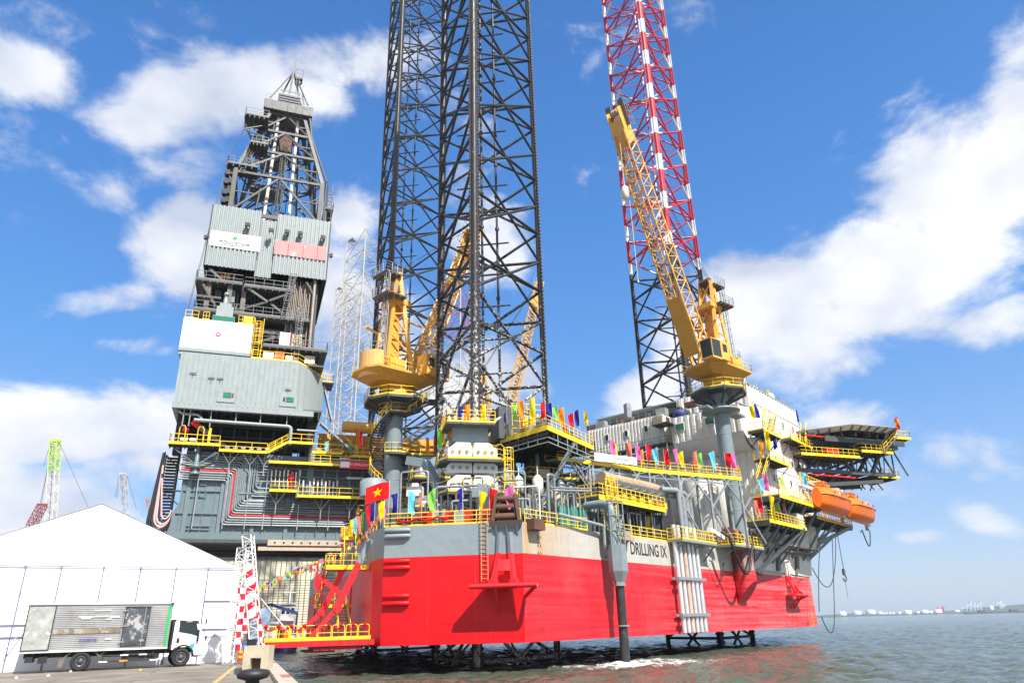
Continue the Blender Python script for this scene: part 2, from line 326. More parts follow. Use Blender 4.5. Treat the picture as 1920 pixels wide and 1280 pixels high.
# ---------------------------------------------------------------- water, quay, far shore
def water_material():
    m = bpy.data.materials.new('harbour_water'); m.use_nodes = True; nt = m.node_tree; L = nt.links.new
    b = nt.nodes['Principled BSDF']; geo = nd(nt, 'ShaderNodeNewGeometry'); P = geo.outputs['Position']
    b.inputs['Roughness'].default_value = .12; b.inputs['IOR'].default_value = 1.33
    hs = []
    for sc, st, dt, a in ((.22, (1, 1.7, 1), 3, .6), (.9, (1, 1.6, 1), 4, .42), (3.2, (1, 1.4, 1), 3, .16)):
        v = nd(nt, 'ShaderNodeMapping'); v.inputs['Rotation'].default_value = (0, 0, .35); v.inputs['Scale'].default_value = st; L(P, v.inputs[0])
        n = nd(nt, 'ShaderNodeTexNoise'); n.inputs['Scale'].default_value = sc; n.inputs['Detail'].default_value = dt; n.inputs['Distortion'].default_value = .6; L(v.outputs[0], n.inputs['Vector'])
        hs.append(mth(nt, 'MULTIPLY', n.outputs[0], a))
    h = mth(nt, 'ADD', mth(nt, 'ADD', hs[0], hs[1]), hs[2])
    bp = nd(nt, 'ShaderNodeBump'); bp.inputs['Strength'].default_value = 1; bp.inputs['Distance'].default_value = .5; L(h, bp.inputs['Height'])
    L(bp.outputs[0], b.inputs['Normal'])
    n = nd(nt, 'ShaderNodeTexNoise'); n.inputs['Scale'].default_value = .06; n.inputs['Detail'].default_value = 3; L(P, n.inputs['Vector'])
    cm = nd(nt, 'ShaderNodeMix', data_type='RGBA'); L(n.outputs[0], cm.inputs[0]); cm.inputs[6].default_value = (.05, .065, .045, 1); cm.inputs[7].default_value = (.085, .105, .08, 1)
    # foam stirred up where the caisson dumps water
    c = at(1195, 1243, Z=0)
    d = nd(nt, 'ShaderNodeVectorMath', operation='SUBTRACT'); L(P, d.inputs[0]); d.inputs[1].default_value = (c.x, c.y, 0)
    rt = nd(nt, 'ShaderNodeMapping'); rt.inputs['Rotation'].default_value = (0, 0, R(-20)); L(d.outputs[0], rt.inputs[0])
    s2 = nd(nt, 'ShaderNodeVectorMath', operation='MULTIPLY'); L(rt.outputs[0], s2.inputs[0]); s2.inputs[1].default_value = (1/15, 1/8.5, 0)
    ln = nd(nt, 'ShaderNodeVectorMath', operation='LENGTH'); L(s2.outputs[0], ln.inputs[0])
    fn = nd(nt, 'ShaderNodeTexNoise'); fn.inputs['Scale'].default_value = .9; fn.inputs['Detail'].default_value = 10; fn.inputs['Roughness'].default_value = .82; fn.inputs['Distortion'].default_value = 1.2; L(P, fn.inputs['Vector'])
    ff = mth(nt, 'SUBTRACT', mth(nt, 'ADD', mth(nt, 'MULTIPLY', fn.outputs[0], 3.0), -1.0), ln.outputs['Value'])
    fm = nd(nt, 'ShaderNodeMapRange', i_1=0.0, i_2=.38, i_3=0, i_4=.85); L(ff, fm.inputs[0])
    fx = nd(nt, 'ShaderNodeMix', data_type='RGBA'); L(fm.outputs[0], fx.inputs[0]); L(cm.outputs[2], fx.inputs[6]); fx.inputs[7].default_value = (.75, .78, .76, 1)
    L(fx.outputs[2], b.inputs['Base Color'])
    rr = nd(nt, 'ShaderNodeMapRange', i_1=0, i_2=1, i_3=.1, i_4=.8); L(fm.outputs[0], rr.inputs[0]); L(rr.outputs[0], b.inputs['Roughness'])
    return m
WATER = water_material()
mb = MB(); mb.add([(-6000, -3000, -.3), (9000, -3000, -.3), (9000, 12000, -.3), (-6000, 12000, -.3)], [(0, 1, 2, 3)])
struct('water', mb, WATER)
def wave_sheet():
    import numpy as np
    rng = np.random.default_rng(4); rr = 9*np.exp(np.linspace(0, math.log(520/9), 620)); th = np.radians(np.linspace(-52, 62, 420))-YAW*0+R(0)
    az = pi/2+YAW-th; rg, ag = np.meshgrid(rr, az, indexing='ij'); X = CAM.x+rg*np.cos(ag); Y = CAM.y+rg*np.sin(ag); Z = np.zeros_like(X)
    for i in range(46):
        lam = .6*(6.5/.6)**rng.random(); k = 2*pi/lam; d = rng.normal(-.9, .65); a = .0072*lam**.75*(.6+.8*rng.random()); ph = rng.random()*6.28
        fade = np.clip(1.6-rg*.011/lam, 0, 1)
        u = (X*math.cos(d)+Y*math.sin(d))*k+ph+.5*np.sin(X*.11+Y*.07+i); Z += a*fade*(np.sin(u)+.28*np.cos(2*u))
    Z *= np.clip((520-rg)/120, 0, 1); n, m = X.shape
    co = np.stack([X, Y, Z], -1).reshape(-1, 3); idx = np.arange(n*m).reshape(n, m); q = np.stack([idx[:-1, :-1], idx[:-1, 1:], idx[1:, 1:], idx[1:, :-1]], -1).reshape(-1, 4)
    xc = X.reshape(-1)[q].max(1); yc = Y.reshape(-1)[q].max(1); q = q[xc > -22.3]
    me = bpy.data.meshes.new('water_waves'); me.from_pydata(co.tolist(), [], q.tolist()); me.materials.append(WATER); me.polygons.foreach_set('use_smooth', [True]*len(me.polygons)); me.update()
    o = bpy.data.objects.new('water_waves', me); COL.objects.link(o); o['kind'] = 'structure'
wave_sheet()

def concrete(name, c1, c2, sc=1.0, joints=False):
    m = bpy.data.materials.new(name); m.use_nodes = True; nt = m.node_tree; L = nt.links.new; b = nt.nodes['Principled BSDF']; b.inputs['Roughness'].default_value = .85
    P = nd(nt, 'ShaderNodeNewGeometry').outputs['Position']
    n = nd(nt, 'ShaderNodeTexNoise'); n.inputs['Scale'].default_value = .45*sc; n.inputs['Detail'].default_value = 9; n.inputs['Roughness'].default_value = .68; L(P, n.inputs['Vector'])
    r = nd(nt, 'ShaderNodeMapRange', i_1=.35, i_2=.65); L(n.outputs[0], r.inputs[0])
    mx = nd(nt, 'ShaderNodeMix', data_type='RGBA'); L(r.outputs[0], mx.inputs[0]); mx.inputs[6].default_value = (*c1, 1); mx.inputs[7].default_value = (*c2, 1)
    col_ = mx.outputs[2]
    if joints:
        bk_ = nd(nt, 'ShaderNodeTexBrick'); bk_.offset = .5; bk_.inputs['Scale'].default_value = 1; bk_.inputs['Brick Width'].default_value = 6; bk_.inputs['Row Height'].default_value = 4; bk_.inputs['Mortar Size'].default_value = .035; L(P, bk_.inputs['Vector'])
        st_n = nd(nt, 'ShaderNodeTexNoise'); st_n.inputs['Scale'].default_value = .8; st_n.inputs['Detail'].default_value = 7; st_n.inputs['Roughness'].default_value = .7; L(P, st_n.inputs['Vector'])
        st_r = nd(nt, 'ShaderNodeMapRange', i_1=.56, i_2=.68, i_3=0, i_4=.55); L(st_n.outputs[0], st_r.inputs[0]); m5 = nd(nt, 'ShaderNodeMix', data_type='RGBA'); L(mth(nt, 'MAXIMUM', st_r.outputs[0], mth(nt, 'MULTIPLY', bk_.outputs['Fac'], .8)), m5.inputs[0]); L(col_, m5.inputs[6]); m5.inputs[7].default_value = (.05, .045, .04, 1); col_ = m5.outputs[2]
    L(col_, b.inputs['Base Color'])
    n4 = nd(nt, 'ShaderNodeTexNoise'); n4.inputs['Scale'].default_value = 9*sc; n4.inputs['Detail'].default_value = 5; L(P, n4.inputs['Vector'])
    bp = nd(nt, 'ShaderNodeBump'); bp.inputs['Strength'].default_value = .5; bp.inputs['Distance'].default_value = .03; L(n4.outputs[0], bp.inputs['Height']); L(bp.outputs[0], b.inputs['Normal'])
    return m
CONC = concrete('quay_concrete', (.12, .10, .08), (.25, .22, .18), 1.0, True)
CONCB = concrete('bollard_block_concrete', (.40, .34, .24), (.52, .45, .33), 3)
QZ, QX = 2.0, -22.0
mb = MB(); mb.box(-400, QX-.5, -300, 330, -4, QZ); struct('quay', mb, CONC)
mb = MB()
for i in range(60):
    y = -110+i*4.0; mb.box(QX-.5, QX, y+.02, y+3.98, QZ-1.3, QZ+.14)
    if i % 3 == 0: mb.m = 1; mb.box(QX-.3, QX+.004, y+.4, y+2.2, QZ-.6, QZ+.145); mb.m = 0
o = struct('quay_kerb', mb, concrete('kerb_concrete', (.33, .25, .2), (.5, .42, .35), 2)); o.data.materials.append(mat('worn_red_kerb_paint', (.42, .13, .09), .8, var=.5, vs=3))
# ---------------------------------------------------------------- rig hull
ZB, ZR, ZD = 2.15, 9.03, 11.6                            # bottom, paint line, deck
NC_ = K+U*70
HULL = [(-13.55, -34.4), (-13, -36.5), (K.x, K.y), (NC_.x, NC_.y), (NC_.x, -NC_.y), (K.x, -K.y), (-13, 36.5), (-13.55, 34.4)]
def side_material(name, col, weather, rust=0):
    m = bpy.data.materials.new(name); m.use_nodes = True; nt = m.node_tree; L = nt.links.new; b = nt.nodes['Principled BSDF']; b.inputs['Roughness'].default_value = .45; b.inputs['Specular IOR Level'].default_value = .3
    P = nd(nt, 'ShaderNodeNewGeometry').outputs['Position']
    def noise(scale, st, det=6, ro=.65):
        v = nd(nt, 'ShaderNodeMapping'); v.inputs['Scale'].default_value = st; v.inputs['Rotation'].default_value = (0, 0, -pi/6); v.vector_type = 'TEXTURE' if False else 'POINT'; L(P, v.inputs[0])
        n = nd(nt, 'ShaderNodeTexNoise'); n.inputs['Scale'].default_value = scale; n.inputs['Detail'].default_value = det; n.inputs['Roughness'].default_value = ro; L(v.outputs[0], n.inputs['Vector']); return n.outputs[0]
    def rng(x, a, bb, c, d): r = nd(nt, 'ShaderNodeMapRange', i_1=a, i_2=bb, i_3=c, i_4=d); L(x, r.inputs[0]); return r.outputs[0]
    def mix(f, c1, c2):
        x = nd(nt, 'ShaderNodeMix', data_type='RGBA')
        if isinstance(f, float): x.inputs[0].default_value = f
        else: L(f, x.inputs[0])
        for i, c in ((6, c1), (7, c2)):
            if isinstance(c, tuple): x.inputs[i].default_value = (*c, 1)
            else: L(c, x.inputs[i])
        return x.outputs[2]
    c = mix(rng(noise(.5, (1, 1, 1)), .3, .7, 0, 1), tuple(x*.9 for x in col), col)
    if weather:
        tt = nd(nt, 'ShaderNodeVectorMath', operation='DOT_PRODUCT'); L(P, tt.inputs[0]); tt.inputs[1].default_value = U
        along = mth(nt, 'SUBTRACT', tt.outputs['Value'], K.dot(U))
        sx = nd(nt, 'ShaderNodeSeparateXYZ'); L(P, sx.inputs[0])
        # chalky horizontal scuffs, more of them towards the bow
        sc = rng(noise(1.0, (.05, .05, 2.2), 9, .8), .45, .68, 0, 1)
        w1 = mth(nt, 'MULTIPLY', sc, rng(along, 18, 60, .12, .85))
        c = mix(w1, c, tuple(min(1, x*.7+.28) for x in col))
        c = mix(rng(noise(.35, (.4, .4, .5), 5, .6), .5, .75, 0, .35), c, tuple(min(1, x*.82+.11) for x in col))
        # scrapes down to primer
        c = mix(rng(noise(.8, (.25, .25, 1.6), 9, .8), .71, .74, 0, .8), c, (.62, .5, .46))
        vs = rng(noise(1.1, (1.4, 1.4, .06), 6, .7), .54, .76, 0, .6)
        c = mix(vs, c, (.30, .17, .08) if rust else (.32, .03, .03))
        if rust:
            k1 = mth(nt, 'MULTIPLY', rng(along, 9, 0, .1, 1), rng(noise(.9, (1.2, 1.2, .12), 6, .7), .32, .58, 0, .95))
            c = mix(k1, c, (.44, .24, .08))
        else:
            # orange run-down below the bow anchor
            k1 = mth(nt, 'MULTIPLY', rng(along, 56, 66, 0, 1), rng(noise(.5, (.6, .6, .2), 6, .7), .44, .70, 0, .5))
            c = mix(k1, c, (.80, .28, .03))
    L(c, b.inputs['Base Color'])
    n4 = noise(.28, (1, 1, 1), 3); bp = nd(nt, 'ShaderNodeBump'); bp.inputs['Strength'].default_value = .5; bp.inputs['Distance'].default_value = .3; L(n4, bp.inputs['Height']); L(bp.outputs[0], b.inputs['Normal'])
    return m
HR, HRW = side_material('hull_red_fresh', (.66, .004, .008), False), side_material('hull_red_weathered', (.60, .012, .022), True)
HG, HGW = side_material('hull_grey_fresh', (.225, .275, .29), False), side_material('hull_grey_lit_weathered', (.44, .44, .405), True, 1)  # bow side grey lightened for its frontal sun, besides the weathering
hull = thing('rig_hull', 'huge red and grey jack up rig hull raised above the water beside the quay', 'rig hull', (0, 0, ZB))
def belt(z0, z1):
    mb = MB(); n = len(HULL)
    for i in range(n):
        p, q = HULL[i], HULL[(i+1) % n]; mb.m = 1 if i == 2 else 0
        mb.add([(p[0], p[1], z0), (q[0], q[1], z0), (q[0], q[1], z1), (p[0], p[1], z1)], [(0, 1, 2, 3)])
    return mb
mb = belt(ZB, ZR); mb.m = 0; mb.add([(x, y, ZB) for x, y in HULL], [tuple(range(7, -1, -1))]); part('red_side_plating', mb, [HR, HRW], hull)
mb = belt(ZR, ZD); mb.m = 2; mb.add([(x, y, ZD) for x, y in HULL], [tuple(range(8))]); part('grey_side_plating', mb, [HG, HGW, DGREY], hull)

# weld seams and doubler plates, draft figures, name
def text_mesh(mb, txt, o, dx, dz, size, depth=.012, bold=0, sx=1.0, width=None):
    cu = bpy.data.curves.new('t', 'FONT'); cu.body = txt; cu.size = size; cu.align_x = 'CENTER'; cu.align_y = 'CENTER'; cu.extrude = depth; cu.offset = bold
    ob = bpy.data.objects.new('t', cu); COL.objects.link(ob); dg = bpy.context.evaluated_depsgraph_get()
    me = bpy.data.meshes.new_from_object(ob.evaluated_get(dg)); dx, dz = V(dx).normalized(), V(dz).normalized(); n = dx.cross(dz)
    if width: sx = width/(max(v.co.x for v in me.vertices)-min(v.co.x for v in me.vertices))
    mb.add([V(o)+dx*v.co.x*sx+dz*v.co.y+n*v.co.z for v in me.vertices], [tuple(p.vertices) for p in me.polygons])
    bpy.data.objects.remove(ob); bpy.data.curves.remove(cu); bpy.data.meshes.remove(me)
BLK = mat('black_lettering', (.02, .022, .03), .5)
tt = lambda p: (V(p)-K).dot(U)
ta = lambda p: (V(p)-M).dot(UA)
ZUP = V((0, 0, 1))
mb = MB(); a, b_ = at(1163, 1028, B=0), at(1249, 1033, B=0)
text_mesh(mb, 'PV DRILLING IX', sB((tt(a)+tt(b_))/2, .02, (a.z+b_.z)/2), U, ZUP, 1.75, .012, .015, 1, tt(b_)-tt(a))
part('name_lettering', mb, BLK, hull)
mb = MB(); a = at(1417, 1074, B=0); text_mesh(mb, 'PV DRILLING IX', sB(tt(a), .02, a.z), U, ZUP, 1.0, .012, 0, .62); part('name_lettering', mb, BLK, hull)
mb = MB()
for i in range(13):
    z = ZB+1.0+i*.66
    for k, (t, s) in enumerate(((1.75, str((i*2) % 10)), (2.1, str((i*2+5) % 10)))): text_mesh(mb, s, sB(t+.35, .02, z), U, ZUP, .34)
parts('draft_mark', mb, mat('faded_draft_paint', (.10, .06, .06), .7), hull)
mb = MB()
for t in (9.5, 19, 28.5, 38, 47.5, 57): mb.bar(sB(t, .008, ZB+.1), sB(t, .008, ZR-.02), .09, .018, NB)
for z in (4.6, 6.9): mb.bar(sB(.1, .004, z), sB(69.9, .004, z), .008, .04, NB)
for t in (3.9, 7.9): mb.bar(sA(t, .006, ZB+.1), sA(t, .006, ZR-.02), .05, .012, NA)
mb.bar(sA(4.4, .01, 3.75), sA(9.1, .01, 3.75), .02, .05, NA); mb.bar(sA(9.1, .01, 3.75), sA(9.1, .01, ZB+.1), .05, .02, NA)
part('weld_seam', mb, HRW, hull)
for (x, y, g) in ((745, 994, 0), (745, 1005, 0), (744, 1052, 1), (744, 1064, 1), (742, 1117, 1), (742, 1131, 1)):
    mb = MB(); p = at(x, y, A=.1); t = ta(p); mb.path([sA(t-1.05, .02, p.z), sA(t-.95, .22, p.z), sA(t+.85, .22, p.z), sA(t+1.05, .02, p.z)], .2, 8); part('fender_bar', mb, HR if g else HG, hull)
# deck edge rails
mb = MB(); mb.rail([(-13.0, -36.0, ZD), sA(.35, -.25, ZD), K-(NB+NA)*.15+ZUP*ZD], 1.15, 1.9, .06, True, mid=2); part('guard_rail', mb, YEL, hull)
mb = MB(); mb.rail([sB(.6, -.15, ZD), sB(10, -.15, ZD)], 1.15, 1.6, .055, True, mid=2); mb.rail([sB(13.5, -.15, ZD), sB(26, -.15, ZD)], 1.15, 1.6, .055, True, mid=2); part('guard_rail', mb, YEL, hull)
mb = MB(); mb.rail([(-13.4, -34.4, ZD), (-13.4, 30, ZD)], 1.15, 1.9, .05, True, mid=1); part('guard_rail', mb, YEL, hull)
mb = MB(); p = at(909, 970, A=.25); q = at(909, 1088, A=.25); mb.ladder(sA(ta(q), .25, q.z), sA(ta(q), .25, ZD+1.2), UA, .55, .045); part('hull_ladder', mb, mat('rusty_ladder', (.42, .26, .12), .7, var=.4), hull)
# anchor racks: a tube shelf on raking struts, with its fairlead on deck
def anchor_rack(ts, ofs, fn, wall, zs, lens, drop, redm, greym):
    r = part('anchor_rack', MB().tube(fn(ts-lens*.5, ofs, zs), fn(ts+lens*.5, ofs, zs), .2, 10).tube(fn(ts-lens*.5, ofs, zs), fn(ts-lens*.28, .05, zs), .17, 8)
             .tube(fn(ts+lens*.5, ofs, zs), fn(ts+lens*.3, .05, zs-drop*.4), .17, 8).tube(fn(ts-lens*.12, ofs, zs), fn(ts-lens*.12, .05, zs-drop), .13, 8).tube(fn(ts+lens*.12, ofs, zs), fn(ts+lens*.12, .05, zs-drop), .13, 8)
             .slab([fn(ts-lens*.48, ofs, zs+.12), fn(ts+lens*.48, ofs, zs+.12), fn(ts+lens*.1, .1, zs+.12), fn(ts-lens*.3, .1, zs+.12)], (0, 0, -.1)), redm, hull)
    for k in (-1, 1):
        mb = MB(); a = fn(ts+k*.85, ofs*.75, zs+.2); b = fn(ts+k*.5, .15, ZR); mb.bar(a, b, .32, .42, U); part('strut', mb, redm, r)
        mb = MB(); c = fn(ts+k*.42, .12, ZR+1.7); mb.bar(b, c, .3, .40, U); part('strut', mb, greym, r)
        mb = MB(); mb.tube(a-U*.2, a+U*.2, .42, 12); part('hinge', mb, redm, r)
    mb = MB(); mb.slab([fn(ts-.6, ofs*.5, zs+1.2), fn(ts+.6, ofs*.5, zs+1.2), fn(ts+.5, ofs*.38, zs+2.1), fn(ts-.5, ofs*.38, zs+2.1)], NA*.06); part('chafing_plate', mb, redm, r)
    return r
p = at(948, 1097, A=1.9); anchor_rack(ta(p)-.2, 1.9, sA, NA, p.z, 5.4, 1.9, RED, GREY)
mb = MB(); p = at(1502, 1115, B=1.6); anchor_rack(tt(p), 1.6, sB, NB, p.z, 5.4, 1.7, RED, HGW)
# fairlead
fl = part('fairlead', MB(), RUST, hull)
p = at(948, 965, A=.3); t = ta(p); mb = MB()
for k in (-1, 1): mb.slab([sA(t+k*1.25, .3, ZD+.1), sA(t+k*1.25, -1.6, ZD+.1), sA(t+k*.95, -1.2, ZD+2.4), sA(t+k*.95, .1, ZD+2.4)], UA*(-.25*k))
for z in (.5, 1.3, 2.0): mb.tube(sA(t-1.0, -.2, ZD+z), sA(t+1.0, -.2, ZD+z), .28, 10)
mb.slab([sA(t-1.2, -.9, ZD+.1), sA(t+1.2, -.9, ZD+.1), sA(t+.95, -.9, ZD+2.3), sA(t-.95, -.9, ZD+2.3)], NA*.1)
part('roller_frame', mb, RUST, fl)
mb = MB(); mb.slab([sA(t-1.5, .55, ZD+.05), sA(t+1.5, .55, ZD+.05), sA(t+1.25, .05, ZD-.5), sA(t-1.25, .05, ZD-.5)], NA*-.1)
for k in (-.9, 0, .9): mb.slab([sA(t+k, .4, ZD-.3), sA(t+k, 0, ZD-.3), sA(t+k, 0, ZD-1.2)], UA*.1)
part('chute_plate', mb, GREY, fl)
# box light on the corner
mb = MB(); p = at(1004, 968, B=.4); mb.obox(sB(tt(p), .35, ZD-.2), U, 1.5, 1.0, .9); part('corner_box', mb, RUST, hull)
# sea water caisson hung outside the side plating
p = at(1173, 1236, B=1.5); tc_, oc = tt(p), 1.5
cs = thing('sea_water_caisson', 'grey hexagonal caisson head with long black pipe dumping water into the sea', 'caisson', sB(tc_, oc, 0))
mb = MB(); mb.tube(sB(tc_, oc, -1.2), sB(tc_, oc, 6.9), .42, 14); part('discharge_pipe', mb, mat('black_pipe', (.028, .03, .032), .45, var=.4, fleck=.36, fcol=(.2, .2, .18)), cs)
mb = MB(); mb.lathe(sB(tc_, oc, 0), [(.5, 6.7), (.5, 6.95), (.9, 7.9), (.9, 10.3)], 6, False, pi/6); part('hexagonal_head', mb, GREY, cs)
mb = MB()
for z in (3.1, 6.6): mb.tube(sB(tc_, oc, z), sB(tc_, oc, z+.12), .6, 14)
parts('flange', mb, GALV, cs)
mb = MB(); mb.path([sB(tc_-.4, oc, 9.5), sB(tc_-.4, oc, 13.2), sB(tc_-.4, oc-.1, 13.8), sB(tc_-.4, oc-.5, 14.2), sB(tc_-.4, oc-1.2, 14.3), sB(tc_-.4, -1.5, 14.3)], .4, 12); part('riser_pipe', mb, GREY, cs)
mb = MB(); 
for i in range(6):
    a0 = [sB(tc_+cos(i*pi/3+k*pi/3)*.85, oc+sin(i*pi/3+k*pi/3)*.85, 0) for k in (0, 1)]
    mb.tube(a0[0]+ZUP*10.3, a0[0]+ZUP*14.4, .07, 5)
    for z in (11.6, 13.0, 14.4): mb.tube(a0[0]+ZUP*z, a0[1]+ZUP*z, .055, 5)
    mb.tube(a0[0]+ZUP*10.3, a0[1]+ZUP*11.6, .05, 5); mb.tube(a0[1]+ZUP*11.6, a0[0]+ZUP*13.0, .05, 5)
part('guide_cage', mb, GREY, cs)

# ---------------------------------------------------------------- truss legs
HB = 8.45
LEGR = 7.5
def band_material(name, z0, zblack, lim=.5):
    m = bpy.data.materials.new(name); m.use_nodes = True; nt = m.node_tree; L = nt.links.new; b = nt.nodes['Principled BSDF']; b.inputs['Roughness'].default_value = .5
    P = nd(nt, 'ShaderNodeNewGeometry').outputs['Position']; s = nd(nt, 'ShaderNodeSeparateXYZ'); L(P, s.inputs[0]); z = s.outputs[2]
    fr = mth(nt, 'FRACT', mth(nt, 'DIVIDE', mth(nt, 'SUBTRACT', z, z0), HB)); w_ = mth(nt, 'GREATER_THAN', fr, lim)
    mx = nd(nt, 'ShaderNodeMix', data_type='RGBA'); L(w_, mx.inputs[0]); mx.inputs[6].default_value = (.82, .82, .8, 1); mx.inputs[7].default_value = (.56, .012, .03, 1)
    n = nd(nt, 'ShaderNodeTexNoise'); n.inputs['Scale'].default_value = 1.1; n.inputs['Detail'].default_value = 5; L(P, n.inputs['Vector'])
    m2 = nd(nt, 'ShaderNodeMix', data_type='RGBA'); L(mth(nt, 'LESS_THAN', z, zblack), m2.inputs[0]); L(mx.outputs[2], m2.inputs[6]); m2.inputs[7].default_value = (.02, .022, .025, 1)
    mr = nd(nt, 'ShaderNodeMapRange', i_1=.3, i_2=.7, i_3=.8, i_4=1.05); L(n.outputs[0], mr.inputs[0])
    m3 = nd(nt, 'ShaderNodeMix', data_type='RGBA', blend_type='MULTIPLY'); m3.inputs[0].default_value = 1; L(m2.outputs[2], m3.inputs[6]); L(mr.outputs[0], m3.inputs[7]); L(m3.outputs[2], b.inputs['Base Color']); return m
def leg_black():
    m = mat('black_leg_steel', (.022, .023, .025), .5, var=.35); nt = m.node_tree; L = nt.links.new; b = nt.nodes['Principled BSDF']
    P = nd(nt, 'ShaderNodeNewGeometry').outputs['Position']; s = nd(nt, 'ShaderNodeSeparateXYZ'); L(P, s.inputs[0])
    n = nd(nt, 'ShaderNodeTexNoise'); n.inputs['Scale'].default_value = 3.2; n.inputs['Detail'].default_value = 5; n.inputs['Roughness'].default_value = .75; L(P, n.inputs['Vector'])
    zz = nd(nt, 'ShaderNodeMapRange', i_1=45, i_2=24, i_3=.02, i_4=.19); L(s.outputs[2], zz.inputs[0])
    f = nd(nt, 'ShaderNodeMapRange', i_1=.66, i_2=.70, i_3=0, i_4=.9); L(mth(nt, 'ADD', n.outputs[0], zz.outputs[0]), f.inputs[0])
    mx = nd(nt, 'ShaderNodeMix', data_type='RGBA'); src = b.inputs['Base Color'].links[0].from_socket; L(f.outputs[0], mx.inputs[0]); L(src, mx.inputs[6]); mx.inputs[7].default_value = (.62, .61, .57, 1); L(mx.outputs[2], b.inputs['Base Color']); return m
LEGB = leg_black()
RACK = mat('rusty_rack_teeth', (.05, .038, .03), .6, var=.5)
def leg(x, y, rot, m, rackm, label, zs, ztop=152, bm=None):
    lg = thing('lattice_tower', label, 'rig leg', (x, y, -1))
    ang = [rot+R(120)*k for k in range(3)]; cp = [V((x+LEGR*cos(a), y+LEGR*sin(a), 0)) for a in ang]
    for c, a in zip(cp, ang):
        mb = MB(); mb.tube(c+ZUP*-1, c+ZUP*ztop, .35, 10); ch = part('chord', mb, m, lg)
        tg = V((-sin(a), cos(a), 0)); rd = V((cos(a), sin(a), 0)); mb = MB(); mb.frame(c+ZUP*(ztop/2-.5), tg, rd, ZUP, .94, .18, ztop+1)
        n = int(ztop/.52)
        for i in range(n):
            z = ZUP*(i*.52)
            for k in (-1, 1): mb.frame(c+z+tg*k*.53, tg, rd, ZUP, .18, .19, .27)
        part('rack', mb, rackm, ch)
    k = 0
    while zs+k*HB < ztop:
        z = zs+k*HB; mb = MB()
        for i in range(3):
            a, b = cp[i], cp[(i+1) % 3]; o = 0 if (i != 0) else HB/2     # the face away from the sea front is staggered half a bay
            mb.tube(a+ZUP*(z+o), b+ZUP*(z+o), .2, 6, cap=False)
            for s in (-1, 1): mb.tube(a+ZUP*(z+o-s*HB/2), b+ZUP*(z+o+s*HB/2), .18, 6, cap=False)
        mm = [(cp[i]+cp[(i+1) % 3])/2 for i in range(3)]
        mb.tube(mm[1]+ZUP*z, mm[2]+ZUP*z, .13, 5, cap=False); mb.tube(mm[1]+ZUP*(z+HB/2), mm[2]+ZUP*(z+HB/2), .11, 5, cap=False)
        for q in (1, 2): mb.tube(mm[q]+ZUP*z, mm[0]+ZUP*(z+HB/2), .12, 5, cap=False)
        part('bracing_bay', mb, bm or m, lg); k += 1
    for dx in (-1.1, .9):
        mb = MB(); mb.tube((x+dx+.6, y-.4, 3), (x+dx+.6, y-.4, ztop), .15, 6)
        for i in range(30): mb.tube((x+dx+.6, y-.4, 6+i*4.9), (x+dx+.6, y-.4, 6.35+i*4.9), .26, 6)
        part('riser_pipe', mb, m, lg)
    return lg
Z0 = 76.85-9*HB-.4
leg(0, -25.4, R(3), LEGB, RACK, 'nearest black lattice leg of the rig with toothed chords', Z0)
leg(-.97, 25.6, R(2), LEGB, RACK, 'black lattice leg partly hidden behind the nearest black leg', Z0)
BAND = band_material('red_white_band_paint', 123.6-15*HB, 65.5, .42)
leg(44, 0, R(3), BAND, BAND, 'lattice leg painted in red and white bands behind the crane', 123.6-14*HB-HB/2-.1, bm=band_material('red_brace_paint', 123.6-15*HB, 65.5, .22))
# ---------------------------------------------------------------- cantilever with its pipework
WALLG = mat('cantilever_grey_paint', (.13, .18, .195), .45, var=.14, streak=.3, scol=(.14, .16, .15))
PIPEG = mat('pipe_grey_paint', (.21, .25, .26), .36, .2, var=.12)
LGREY = mat('light_grey_paint', (.27, .31, .31), .42, var=.08, streak=.12, scol=(.3, .32, .3))
BROWNG = mat('brown_grey_steel', (.16, .135, .115), .55, var=.35)
def px(x, y, Y): return at(x, y, Y=Y)
cant = thing('cantilever', 'grey cantilever box girder covered in bent pipes under the drill floor', 'cantilever', (-20, 0, 13.5))
XL, XR = -32.3, 9.0
def xz(pts, y): return [V((x, y, z)) for x, z in pts]
prof = [(-32.6, 13.5), (XR, 13.5), (XR, 23.6), (-32.2, 23.6), (-32.2, 17.6), (-33.0, 15.6), (-33.0, 13.5)]
for y, nm in ((-9, 'box_girder'), (7.4, 'box_girder')):
    mb = MB(); mb.slab(xz(prof, y), (0, 1.6, 0)); part(nm, mb, WALLG, cant)
mb = MB(); mb.box(XL+.2, XR-.1, -7.39, 7.39, 22.6, 23.2)
for i in range(12): x = XL+1+i*3.4; mb.box(x, x+.35, -7.39, 7.39, 21.7, 22.59)
mb.box(XL+.2, XR-.1, -7.39, 7.39, 13.7, 13.9); part('deck_plate', mb, BLACKISH, cant)  # lower sheet is a near-black fill for the shaded underside
mb = MB(); mb.box(-33.1, XR, -9.35, -7.2, 13.1, 13.495); mb.box(-33.1, XR, 7.2, 9.35, 13.1, 13.495); part('bottom_flange', mb, DGREY, cant)
mb = MB()                                                # stiffeners on the visible face
for x, wd in ((-31.6, .5), (-27.9, .42), (-24.2, .42), (-20.4, .42)): mb.box(x, x+wd, -9.26, -9.0, 13.5, 21.3)
for i in range(34):
    x = -32+i*1.18
    if all(abs(x-q) > .5 for q in (-31.4, -27.7, -24, -20.2)): mb.box(x, x+.09, -9.12, -9.0, 13.55, 23.5)
for z, x0, x1 in ((16.3, -32.4, -23), (18.9, -32.0, -23.5), (15.2, -26, -12), (20.6, -32, -27)): mb.box(x0, x1, -9.2, -9.0, z, z+.14)
mb.box(-32.9, -20.8, -9.24, -9.0, 13.5, 14.15)
